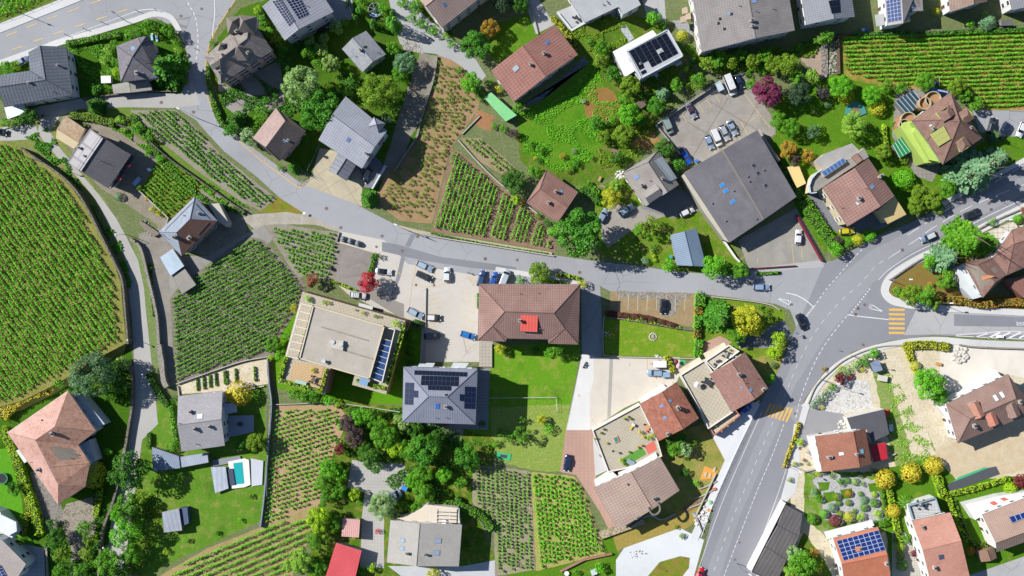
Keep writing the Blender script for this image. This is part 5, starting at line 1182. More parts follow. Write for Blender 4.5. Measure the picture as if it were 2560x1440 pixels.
# 38
h = House('white_corner_house', 'white modern flat-roofed house in the bottom left corner', 'house', (10,1370))
slab('wing', [(-60,1260),(0,1280),(40,1330),(30,1345),(-60,1300)], 0, 4.5, wallm('#dfe6ee'), h.o)
h.roof([(-60,1340,6.5),(5,1350,6.5),(65,1410,6.5),(40,1450,6.5),(-60,1450,6.5)], [[0,1,2,3,4]], roofm('#b3a9a4','gravel',1), .3, edge=wallm('#eef4f8')); h.walls([(-60,1340,6.5),(5,1350,6.5),(65,1410,6.5),(40,1450,6.5),(-60,1450,6.5)], 6.5, wallm('#dfe6ee'), .2)
h.flat_on([(-20,1405),(3,1413),(18,1440),(-10,1450)], solarm(3,4,'#b9c8e0','#2a3864'), .15, 'solar_panel')
slab('upper_terrace', [(0,1285),(40,1305),(42,1328),(20,1340),(-10,1320)], 4.5, 5.3, wallm('#e6ecf2'), h.o)
# 39
h = simple('bottom_centre_house', 'house with plain pale grey gable and plant-filled pergola at the bottom', 'house', [(1155,1312),(976,1300),(967,1406),(1147,1416)], 7, 9, roofm('#b3b0aa','slab',.4,'#a5a19b',spot=-.4,contrast=.3), '#efeff0', t=.58)
for x, y in ((1007,1351),(1005,1371)): h.skylight(x, y, .8, 1, col='#9fc0e0')
for x, y in ((1095,1352),(1091,1382)): h.skylight(x, y, 1.1, 1.6, col='#9fb4d0')
h.chimney(1018,1382,.5,.7,.9,wallm('#d9dcdf')); h.chimney(1062,1385,.4,.5,.9,wallm('#e6ddd0'))
slab('terrace', [(992,1296),(1020,1290),(1070,1262),(1145,1270),(1150,1308),(1050,1310)], 0, 4.2, concrete('#e0d3c0',.1), h.o, side=wallm('#f2ece4'))
for i in range(4): beam(h, (1075,1276+i*9), (1125,1278+i*9), 6, .12, plain('#e8e8e8'))
for x in (1075, 1124, 1148): beam(h, (x,1270), (x-1,1308), 6, .12, plain('#e8e8e8'))
# 40 41 red sheds
h = House('red_sheet_barn', 'long shed with bright red ribbed metal roof at the bottom edge', 'shed', (860,1400))
q = [(840,1357,3.6),(904,1377,3.6),(880,1480,4.2),(808,1460,4.2)]; h.roof(q, [[0,1,2,3]], roofm('#d95a5f','sheet',.45,'#c94c52',contrast=.3)); h.walls(q, 3.5, wallm('#b9b4ac'), .3, False)
h = House('striped_shed', 'small shed with faded red and white corrugated roof', 'shed', (877,1320))
q = [(855,1296,2.8),(900,1299,2.8),(897,1344,3.1),(854,1341,3.1)]; h.roof(q, [[0,1,2,3]], roofm('#d8a9a4','sheet',.55,'#c48f88',contrast=.75)); h.walls(q, 2.7, wallm('#b9b4ac'), .25, False)
# 42
h = House('slate_house', 'old stone house with slate hipped roof, one slope stained rust brown', 'house', (475,560))
V = [(487,492,7),(397,580,7),(454,640,7),(544,552,7),(475,547,10),(441,581,10)]
h.roof(V, [[0,1,5,4],[1,2,5],[0,4,3]], roofm('#9aa3b3','slab',.5,'#858e9e',spot=.2)); h.roof(V, [[2,3,4,5]], roofm('#8a5f48','slab',.5,'#7a6a68',moss=.6,contrast=.4)); h.walls(V[:4] and [V[0],V[1],V[2],V[3]], 7, stonem('#bdb5aa','#8a8278',1.4), .7)
h.chimney(437,593,.6,.8,1.3,wallm('#8a8278')); h.chimney(476,595,.9,.7,1.3,wallm('#a8a098')); h.chimney(496,533,.4,.5,.6); h.pipe(461,539,.12,.6)
for a, b in (((483,505),(412,577)),((489,509),(524,547)),((405,585),(423,600)),((522,556),(494,587))):
    A, B = h.at(*a)[0]+Vector((0,0,.12)), h.at(*b)[0]+Vector((0,0,.12)); m = MB(); m.tube(A, B, .06, n=6); m.build('snow_guard', plain('#4a4d52'), h.r)
h.walls_extra = None
slab('side_gallery', [(547,508),(572,558),(566,567),(548,556),(520,510)], 0, 4.2, wallm('#cfc8bd'), h.o)
# 43
h = simple('two_tone_house', 'house with roof half pale and half charcoal beside the bending lane', 'house', [(225,321),(327,387),(270,471),(169,404)], 5.5, 7.4, roofm('#6f6d72','tile',.5,'#5f5d62',spot=.3), '#d3cfcd', t=.36)
h.flat_on([(228,324),(258,346),(203,428),(172,406)], roofm('#a9a7aa','slab',.4,'#98969a',spot=-.4), .02, 'pale_slope', .02); h.chimney(200,370,.5,.9,1,wallm('#6a665f')); h.chimney(212,390,.4,.4,.5,wallm('#6a665f')); h.pipe(255,405,.05,2); h.pipe(245,398,.05,2)
h.roof([(328,386,4.4),(338,393,4.4),(298,452,4.4),(276,472,4.4)], [[0,1,2,3]], roofm('#57555a','gravel',1), name='lower_roof'); slab('roof_window', [(314,415),(322,409),(326,414),(318,421)], 4.4, 4.6, plain('#c93838'), h.o); slab('roof_window', [(292,447),(300,441),(304,447),(296,455)], 4.4, 4.6, plain('#c93838'), h.o)
slab('sun_terrace', [(166,290),(212,322),(195,355),(142,322)], 0, 2.6, soil('#c9bda6','#a8906f','#b07a50',.5), h.o, side=wallm('#e2dccb'))
slab('lower_terrace', [(142,323),(195,356),(225,321),(165,404),(150,350)][:3]+[(185,372),(140,345)], 0, 1.6, concrete('#d3c3a0',.2), h.o)
# 44 small buildings
def shed(name, lab, q, z, mat, wall_='#b9b4ac', cat='shed', z2=None, win=False):
    h = House(name, lab, cat, cen(q)); v = [(q[0][0],q[0][1],z),(q[1][0],q[1][1],z),(q[2][0],q[2][1],z2 or z),(q[3][0],q[3][1],z2 or z)]
    h.roof(v, [[0,1,2,3]], mat, .15); h.walls(v, z-.15, wallm(wall_), .25, win); return h
h = shed('flat_garage', 'left flat-roofed concrete garage below the hipped grey house', [(280,212),(322,205),(327,231),(284,234)], 2.6, concrete('#b3b0a8',.6))
h = shed('flat_garage', 'right flat-roofed concrete garage below the hipped grey house', [(325,207),(371,200),(380,225),(328,231)], 2.6, concrete('#a39f98',.8))
h = shed('white_box_shed', 'tiny white sheet roofed shed beside two flat garages', [(252,190),(276,189),(277,207),(253,208)], 2.2, roofm('#dfe2e6','sheet',.4))
h = shed('tin_shed', 'white ribbed tin-roofed shed below the dark L-shaped roof', [(11,269),(60,260),(67,281),(18,298)], 2.6, roofm('#dfe8ec','sheet',.4,contrast=.4))
h = shed('blue_tin_shed', 'pale blue corrugated shed roof beside the old slate house', [(400,644),(432,622),(460,665),(426,690)], 3, roofm('#bccfe0','sheet',.4,contrast=.3))
h = shed('concrete_lean_to', 'long grey concrete-roofed outbuilding below the pale blue shed', [(430,688),(462,672),(490,712),(455,735)], 2.4, concrete('#a8a49c',.7))
h = shed('yellow_shed', 'shed with pale yellow flat roof between hedge and cream house', [(1968,418),(1996,411),(2015,458),(1992,470)], 2.8, plain('#ecd08a',.7), '#cfc0a0')
h = shed('mint_lean_to', 'long mint green translucent lean-to roof by the red-brown gable', [(1210,244),(1228,231),(1292,288),(1264,304)], 2.6, roofm('#8fd6b4','sheet',.35,'#82c9a6',contrast=.25), '#cfd6cf')
h = shed('lawn_shed', 'grey-roofed wooden shed standing alone on the shaded lawn', [(405,1281),(447,1271),(455,1326),(410,1331)], 2.8, roofm('#a5acb8','sheet',1.2,contrast=.3), '#c98f4a')
slab('verandah', [(448,1271),(468,1269),(472,1308),(457,1315)], 0, 2.2, plain('#4a5a78'), h.o)
h = shed('lane_carport', 'blue-grey sheet roofed carport beneath the lane grey house', [(380,1118),(447,1141),(450,1170),(383,1178)], 2.8, roofm('#8d9bb0','sheet',.5,contrast=.3), '#a8a49c')
h = shed('low_shelter', 'long pale sheet roofed shelter joined to the carport', [(449,1143),(518,1132),(521,1156),(451,1169)], 2.5, roofm('#aab4c4','sheet',.5,contrast=.2), '#a8a49c')
h = shed('poolside_cover', 'pale grey retracted pool cover beside the pool', [(527,1168),(564,1167),(571,1221),(538,1233)], 1.2, roofm('#b9c3d3','sheet',1.3,contrast=.25), '#cdd3dd', 'pool cover')
h = shed('garden_hut', 'dark garden hut with blue-grey roof by the gravel yard', [(2175,907),(2197,900),(2207,925),(2185,932)], 2.4, plain('#8c9bb4',.4), '#5f6468')
h = shed('grey_cabin', 'small grey tiled cabin at the top right by rubble', [(2503,50),(2530,50),(2534,63),(2503,64)], 2.4, roofm('#6f6f6c','slab',.3), '#8a8a86')
h = simple('hexagon_shed', 'small brown shed with gabled roof by the hedge at bottom right', 'shed', [(2442,1378),(2485,1368),(2492,1395),(2454,1405)], 2.4, 3.4, roofm('#9a7a68','slab',.4), '#a88a70', t=.5, over=.25, win=False)
h = shed('dark_pergola', 'steel pergola with dark glass strips beside the lime mansion', [(2239,254),(2282,226),(2310,260),(2267,286)], 3, roofm('#2f4a5c','sheet',.95,'#284050',contrast=-1.0) if False else roofm('#34505f','sheet',.95,'#2c4452',contrast=.2), '#8a8f94', 'pergola')
for i in range(6):
    t = i/5; beam(h, lerp2((2239,254),(2282,226),t), lerp2((2267,286),(2310,260),t), 3.2, .16, plain('#b9c3cc',.4))
h = shed('green_awning', 'dark green striped awning beside the lime mansion', [(2232,362),(2262,335),(2292,370),(2250,395)], 3, roofm('#1f8a68','sheet',.9,'#1a7a5c',contrast=.2), '#7a8a80', 'awning')
for i in range(6):
    t = i/5; beam(h, lerp2((2232,362),(2262,335),t), lerp2((2250,395),(2292,370),t), 3.15, .08, plain('#d9efe6'))
h = shed('cream_canopy', 'upper cream slatted canopy behind the roof terrace', [(1758,884),(1810,855),(1818,868),(1766,899)], 3, roofm('#efe3c8','sheet',.35,contrast=.3), '#cfc4b0', 'canopy')
h = shed('cream_canopy', 'lower cream slatted canopy beside the striped parasols', [(1695,925),(1748,892),(1756,903),(1704,937)], 3, roofm('#efe3c8','sheet',.35,contrast=.3), '#cfc4b0', 'canopy')
h = shed('glass_porch', 'pale glass bus shelter on the car park edge', [(897,757),(933,766),(930,776),(896,770)], 2.3, plain('#d3d6d2',.2,.6), '#a8a49c', 'shelter')
h = shed('hut_roof', 'weathered wooden hut roof among bushes above the meadow', [(1591,258),(1603,248),(1616,262),(1603,272)], 2.4, plain('#6f5f52',.8), '#6a5a4a')
# ---- roof terraces (tiled decks with parapets)
def deck(name, lab, q, z, mat, wallc='#f0ebe2', cat='roof terrace'):
    t = thing(name, lab, cat, W(*cen(q), 0)); slab('deck', q, 0, z, mat, t, side=wallm(wallc)); n = len(q)
    P = wpoly(q, z); I = inset(P, .25)
    for i in range(n):
        a, b, c, d_ = P[i], P[(i+1) % n], I[(i+1) % n], I[i]; v, f = solid([tuple(a)[:2], tuple(b)[:2], tuple(c)[:2], tuple(d_)[:2]], z-.2, z+.55); mk('parapet', v, f, wallm(wallc), t)
    return t
dt = deck('tiled_terrace', 'wide tiled roof terrace with potted plants left of the rust-red gable', [(1480,1075),(1600,1010),(1645,1105),(1655,1140),(1560,1172),(1520,1180)], 3.2, concrete('#c6bda9',.3,.75,'#8f8672',30))
slab('artificial_turf', [(1553,1148),(1605,1118),(1616,1135),(1565,1165)], 3.2, 3.25, plain('#5f9a45',.9), dt); slab('red_floor', [(1612,1116),(1635,1102),(1642,1124),(1620,1136)], 3.2, 3.25, plain('#e0705f',.8), dt)
deck('paved_terrace', 'long paved roof terrace with dark benches behind the brown gable', [(1700,937),(1760,900),(1782,930),(1832,1030),(1770,1072),(1752,1030)], 3.4, concrete('#c9c0ac',.3,.9,'#8f8672',30))
deck('lounge_terrace', 'small upper terrace with round tables above the brown gable', [(1762,902),(1822,862),(1848,878),(1785,925)], 3.6, concrete('#cfc6b4',.3), '#f4f0ea')
dd = deck('lower_terrace', 'terracotta edged paved terrace reaching the pavement', [(1758,1045),(1835,1020),(1850,1038),(1785,1088)], 2.6, concrete('#d3c8ae',.3,.9,'#8f8672',30), '#c98a78')
slab('water_basin', [(1496,1136),(1512,1138),(1522,1178),(1518,1180),(1512,1148),(1500,1142)], 0, .2, plain('#8d9096'), label='narrow L-shaped light well beside the tiled terrace', cat='light well')
# pool
pt = thing('swimming_pool', 'small turquoise swimming pool with white surround by the lane house', 'swimming pool', W(590,1185,0))
slab('surround', [(570,1154),(612,1146),(622,1150),(626,1212),(612,1218),(578,1222)], 0, .5, concrete('#eeeae6',.1), pt); slab('side_terrace', [(627,1146),(658,1152),(655,1212),(629,1216)], 0, .4, concrete('#c9ced8',.1), pt); slab('decking', [(531,1150),(600,1140),(602,1148),(566,1160),(532,1166)], 0, .45, concrete('#9aa0a8',.2,.3), pt)
slab('water', [(583,1158),(606,1155),(611,1209),(589,1211)], .4, .53, NB('water').done(srgb('#2fb5b8'), .08, .6), pt); slab('pool_cover_frame', [(566,1172),(582,1172),(588,1212),(571,1214)], .5, .8, plain('#39485f'), pt)
# pond, green sheets
slab('round_pond', [(2113,285),(2116,265),(2128,254),(2145,254),(2160,264),(2167,283),(2150,290),(2130,292)], 0, .35, plain('#4f9a96',.3), label='round garden pond with turquoise liner under a green tree', cat='pond')
slab('pond_water', [(2122,283),(2130,270),(2145,268),(2155,283),(2140,288)], .3, .37, plain('#8a7a5c',.2), bpy.data.objects['round_pond'])
slab('black_sheet', [(2370,1210),(2470,1170),(2490,1166),(2500,1185),(2372,1232)], 0, .12, plain('#51565c',.7), label='black weed sheet with turquoise edges along the clipped hedge', cat='ground sheet')
slab('turquoise_fabric', [(2398,1192),(2462,1168),(2470,1170),(2378,1208)], 0, .08, plain('#3fb9a0',.8), label='strip of turquoise fabric on bare earth above the black sheet', cat='ground sheet')
# ================================================================ VEGETATION
PAL = {  # word used in labels, leaf colour, second colour, tip
 'green': ('green', '#3f7d1d', '#7fb53a', None), 'bright': ('bright green', '#4c9a1f', '#86c83c', None), 'dark': ('dark green', '#2a5a1e', '#5f9438', None),
 'deep': ('deep green', '#2f6f22', '#6aa83c', None), 'lime': ('lime green', '#86ad1f', '#b9d63a', None), 'yellow': ('yellow', '#b9b02c', '#e6da4a', '#cfa028'),
 'gold': ('yellow-green', '#a3a827', '#cfcf3c', None), 'orange': ('orange-tinged', '#8f8a2c', '#c99a3a', '#d9803a'), 'blue': ('blue-green', '#5a8578', '#9cc0b0', None),
 'silver': ('silvery green', '#6f9468', '#b5cf9c', None), 'olive': ('olive green', '#5a7f24', '#93ac3c', None), 'teal': ('greyish teal', '#3c5f50', '#7a9c80', None),
 'flower': ('cream flowered', '#5a8f2c', '#a8c86a', '#eeedc0'), 'white': ('white flowered', '#5a8f3c', '#a8c890', '#f4f4ea'), 'purple': ('purple', '#6a2446', '#9a3f66', None),
 'maroon': ('maroon', '#5c1a26', '#8f2f3f', None), 'red': ('crimson', '#a8182f', '#d8384a', None), 'rust': ('reddish brown', '#8f4a32', '#b8705a', '#6f7a30'),
 'black': ('dark slate green', '#2c443c', '#4f6a5c', None), 'plum': ('dark plum', '#33243a', '#554258', None), 'brown': ('dark brownish', '#4a3a3c', '#6f5c5c', None), 'pale': ('pale green', '#6f9f3c', '#aacb62', None)}
def quads(C, N, size, elong=1.0, T=None):
    """leaf quads at centres C facing N"""
    n = len(C); N = N/np.maximum(1e-6, np.linalg.norm(N, axis=1, keepdims=True))
    if T is None: T = rng.normal(size=(n, 3))
    T = T-N*(T*N).sum(1, keepdims=True); T /= np.maximum(1e-6, np.linalg.norm(T, axis=1, keepdims=True)); B = np.cross(N, T)
    s_ = (np.asarray(size)*rng.uniform(.65, 1.35, n))[:, None]*.5
    V = np.stack([C-T*s_*elong-B*s_*.35, C+B*s_*-.75*1.0+T*s_*.1, C+T*s_*elong, C+B*s_*.75], 1)
    return V.reshape(-1, 3)
def leafmesh(name, V, mat, extra=None, parent=None, base=None):
    n = len(V)//4; me = bpy.data.meshes.new(name)
    ev, ef = extra if extra else (np.zeros((0, 3)), [])
    nv = len(V)+len(ev); me.vertices.add(nv); me.vertices.foreach_set('co', np.concatenate([V, ev]).astype(np.float32).ravel())
    k = len(ef); li = np.concatenate([np.arange(len(V)), np.array([i+len(V) for f in ef for i in f], dtype=int)]) if k else np.arange(len(V))
    me.loops.add(len(li)); me.loops.foreach_set('vertex_index', li.astype(np.int32)); me.polygons.add(n+k)
    me.polygons.foreach_set('loop_start', (np.arange(n+k)*4).astype(np.int32)); me.polygons.foreach_set('loop_total', np.full(n+k, 4, np.int32))
    for m in (mat if isinstance(mat, (list, tuple)) else [mat]): me.materials.append(m)
    if k: me.polygons.foreach_set('material_index', np.concatenate([np.zeros(n, np.int32), np.ones(k, np.int32)]))
    me.update(calc_edges=True); return me
def crown(kind, seed):
    global rng
    rng = np.random.default_rng(seed); C = []; Nn = []; 
    if kind in ('broad', 'broadS', 'open', 'willow', 'shrub'):
        K, n, ls, lo, hi, rad = {'broad': (40, 190, .085, .17, .33, .8), 'broadS': (18, 90, .15, .24, .42, .72), 'open': (26, 70, .085, .12, .26, .85),
            'willow': (60, 190, .062, .14, .26, .84), 'shrub': (11, 60, .19, .28, .5, .62)}[kind]
        cs = []
        for i in range(K):
            u = rng.normal(size=3); u /= np.linalg.norm(u); q = rad*rng.uniform(.35, 1)**.5; c = u*q*np.array([1, 1, .75]); 
            if c[2] < -.45: c[2] *= -.6
            cs.append((c+np.array([0, 0, 1.15]), rng.uniform(lo, hi)))
        for c, r in cs:
            u = rng.normal(size=(n, 3)); u /= np.linalg.norm(u, axis=1, keepdims=True); u[:, 2] = np.where(u[:, 2] < -.3, -u[:, 2], u[:, 2])
            p = c+u*r*rng.uniform(.72, 1.08, (n, 1)); keep = np.ones(n, bool)
            for c2, r2 in cs:
                if c2 is c: continue
                keep &= np.linalg.norm(p-c2, axis=1) > r2*.8
            C.append(p[keep]); Nn.append((u+rng.normal(size=(n, 3))*.45)[keep])
        C = np.concatenate(C); Nn = np.concatenate(Nn); return quads(C, Nn, ls, 1.0)
    if kind == 'ball':
        n = 900; u = rng.normal(size=(n, 3)); u /= np.linalg.norm(u, axis=1, keepdims=True); u[:, 2] = np.abs(u[:, 2])-.25
        b = 1+.07*np.sin(u[:, 0]*9+1)*np.sin(u[:, 1]*8+2)*np.cos(u[:, 2]*7)
        C = u*np.array([.95, .95, .9])*b[:, None]*rng.uniform(.9, 1.03, (n, 1))+np.array([0, 0, .7]); return quads(C, u+rng.normal(size=(n, 3))*.35, .15)
    if kind in ('fir', 'pine'):
        V = []
        L = 9 if kind == 'fir' else 7
        for l in range(L):
            z = .3+2.2*l/L; R_ = (1-(l/L)**1.15)*(1 if kind == 'fir' else .95)+.05; nb = max(5, int(15-l*1.1)); a0 = rng.uniform(0, 6)
            for b in range(nb):
                a = a0+2*math.pi*b/nb+rng.normal()*.12; Lb = R_*rng.uniform(.72, 1.12); m = int(34*Lb)+8
                t = rng.uniform(.08, 1, m)**.8; d_ = np.array([math.cos(a), math.sin(a), 0]); sd = np.array([-math.sin(a), math.cos(a), 0])
                wv = (1-t)*.16*Lb+.05 if kind == 'fir' else (.1+.12*np.sin(t*3))*np.ones(m)
                off = rng.uniform(-1, 1, m)*wv
                P = d_[None]*(t*Lb)[:, None]+sd[None]*off[:, None]; P[:, 2] = z-(t**1.5)*.22*Lb+rng.normal(size=m)*.03
                T = d_[None]+sd[None]*np.sign(off)[:, None]*.7+rng.normal(size=(m, 3))*.15
                N = np.array([0, 0, 1.])+rng.normal(size=(m, 3))*.4; V.append(quads(P, N, .17 if kind == 'fir' else .15, 1.1, T))
        return np.concatenate(V)
    if kind == 'column':
        V = []
        for c in range(4):
            ox, oy = rng.uniform(-.45, .45, 2) if c else (0, 0); h_ = rng.uniform(2.4, 3.4); rr = rng.uniform(.38, .6); n = 260
            t = rng.uniform(0, 1, n); a = rng.uniform(0, 2*math.pi, n); r = rr*np.sqrt(np.clip(1-t, 0, 1))*(.85+.2*rng.random(n))+.03
            P = np.stack([ox+r*np.cos(a), oy+r*np.sin(a), .1+t*h_], 1); N = np.stack([np.cos(a), np.sin(a), .8+t], 1)+rng.normal(size=(n, 3))*.3; V.append(quads(P, N, .16, 1.2))
        return np.concatenate(V)
    if kind == 'palm':
        V = []
        for b in range(16):
            a = 2*math.pi*b/16+rng.normal()*.1; t = np.linspace(.05, 1, 14); d_ = np.array([math.cos(a), math.sin(a), 0]); P = d_[None]*t[:, None]; P[:, 2] = 1+.5*t-.9*t*t
            T = np.repeat(d_[None], 14, 0); V.append(quads(P, np.array([0, 0, 1.])+rng.normal(size=(14, 3))*.3, .2, 1.2, T))
        return np.concatenate(V)
CROWNS = {}
NV = {'broad': 4, 'broadS': 4, 'open': 2, 'willow': 2, 'shrub': 4, 'ball': 2, 'fir': 2, 'pine': 3, 'column': 2, 'palm': 1}
BARK = plain('#6b5a48', .9); 
def get_crown(kind, i):
    k = (kind, i % NV[kind])
    if k not in CROWNS: CROWNS[k] = leafmesh('crown', crown(kind, 100+hash(kind) % 1 + len(kind)*31+k[1]*7), leafm('#3f7d1d'))
    return CROWNS[k]
def trunk_mesh():
    if 'trunk' not in CROWNS:
        b = MB(); b.tube((0,0,0), (.02,.01,.5), .09, .065, 8); b.tube((.02,.01,.5), (0,0,1.1), .065, .03, 8)
        for i in range(6):
            a = i*1.05; b.tube((.01,.01,.45+.1*i), (math.cos(a)*.55, math.sin(a)*.55, 1.0+.12*i), .04, .012, 6)
        o = b.build('trunk', BARK); CROWNS['trunk'] = o.data; bpy.data.objects.remove(o)
    return CROWNS['trunk']
KW = {'broad': 'leafy tree', 'broadS': 'tree', 'open': 'sparse-crowned tree', 'willow': 'feathery tree', 'shrub': 'bush', 'ball': 'clipped ball shrub', 'fir': 'spiky conifer', 'pine': 'conifer', 'column': 'column conifer', 'palm': 'palm'}
TN = [0]
def tree(px, py, r, kind='broad', col='green', h=None, label=None, sx=1.0, z0=0):
    TN[0] += 1; i = TN[0]
    if kind == 'broad' and r < 24: kind = 'broadS'
    if kind == 'broadS' and r < 11: kind = 'shrub'
    small = kind in ('shrub', 'ball')
    if h is None: h = {'ball': 1.6, 'shrub': 1.4, 'column': 3.4, 'palm': 1.5, 'fir': 2.7, 'pine': 2.4}.get(kind, 2.15)
    rm = r*S; top = h*rm; unit = {'ball': 1.6, 'shrub': 1.9, 'column': 3.3, 'palm': 1.2, 'fir': 2.5, 'pine': 2.5}.get(kind, 2.0)
    zc = z0+top*.55; c = W(px, py, zc); rm *= (H-zc)/H*1.02
    word = PAL[col][0]; size = 'small' if r < 12 else 'medium' if r < 24 else 'big' if r < 44 else 'huge'
    nm = {'shrub': 'bush', 'ball': 'clipped_shrub', 'fir': 'conifer_tree', 'pine': 'conifer_tree', 'column': 'conifer_tree', 'palm': 'palm_tree'}.get(kind, 'leafy_tree')
    me = get_crown(kind, i); lm_ = leafm(*PAL[col][1:])
    rz = random.uniform(0, 6.28)
    if small:
        o = bpy.data.objects.new(nm, me); COL.objects.link(o); o.location = (c.x, c.y, z0); o.rotation_euler = (0, 0, rz); o.scale = (rm*sx, rm, top/unit); recolour(o, lm_); t = o
    else:
        t = bpy.data.objects.new(nm, None); COL.objects.link(t); t.location = (c.x, c.y, z0); t.rotation_euler = (0, 0, rz); t.scale = (rm*sx, rm, top/unit)
        o = bpy.data.objects.new('crown', me); COL.objects.link(o); o.parent = t; recolour(o, lm_)
        k = bpy.data.objects.new('trunk', trunk_mesh()); COL.objects.link(k); k.parent = t
        if kind in ('fir', 'pine'): k.scale = (.8, .8, 2.2)
    if label: tag(t, label, 'tree' if not small else 'bush')
    else: auto(t, f'{size} {word} {KW[kind]}', px, py, 'bush' if small else 'tree')
    return t
T_ = tree
B_, S_, BA, F_, P_, C_, WI, OP = 'broad', 'shrub', 'ball', 'fir', 'pine', 'column', 'willow', 'open'
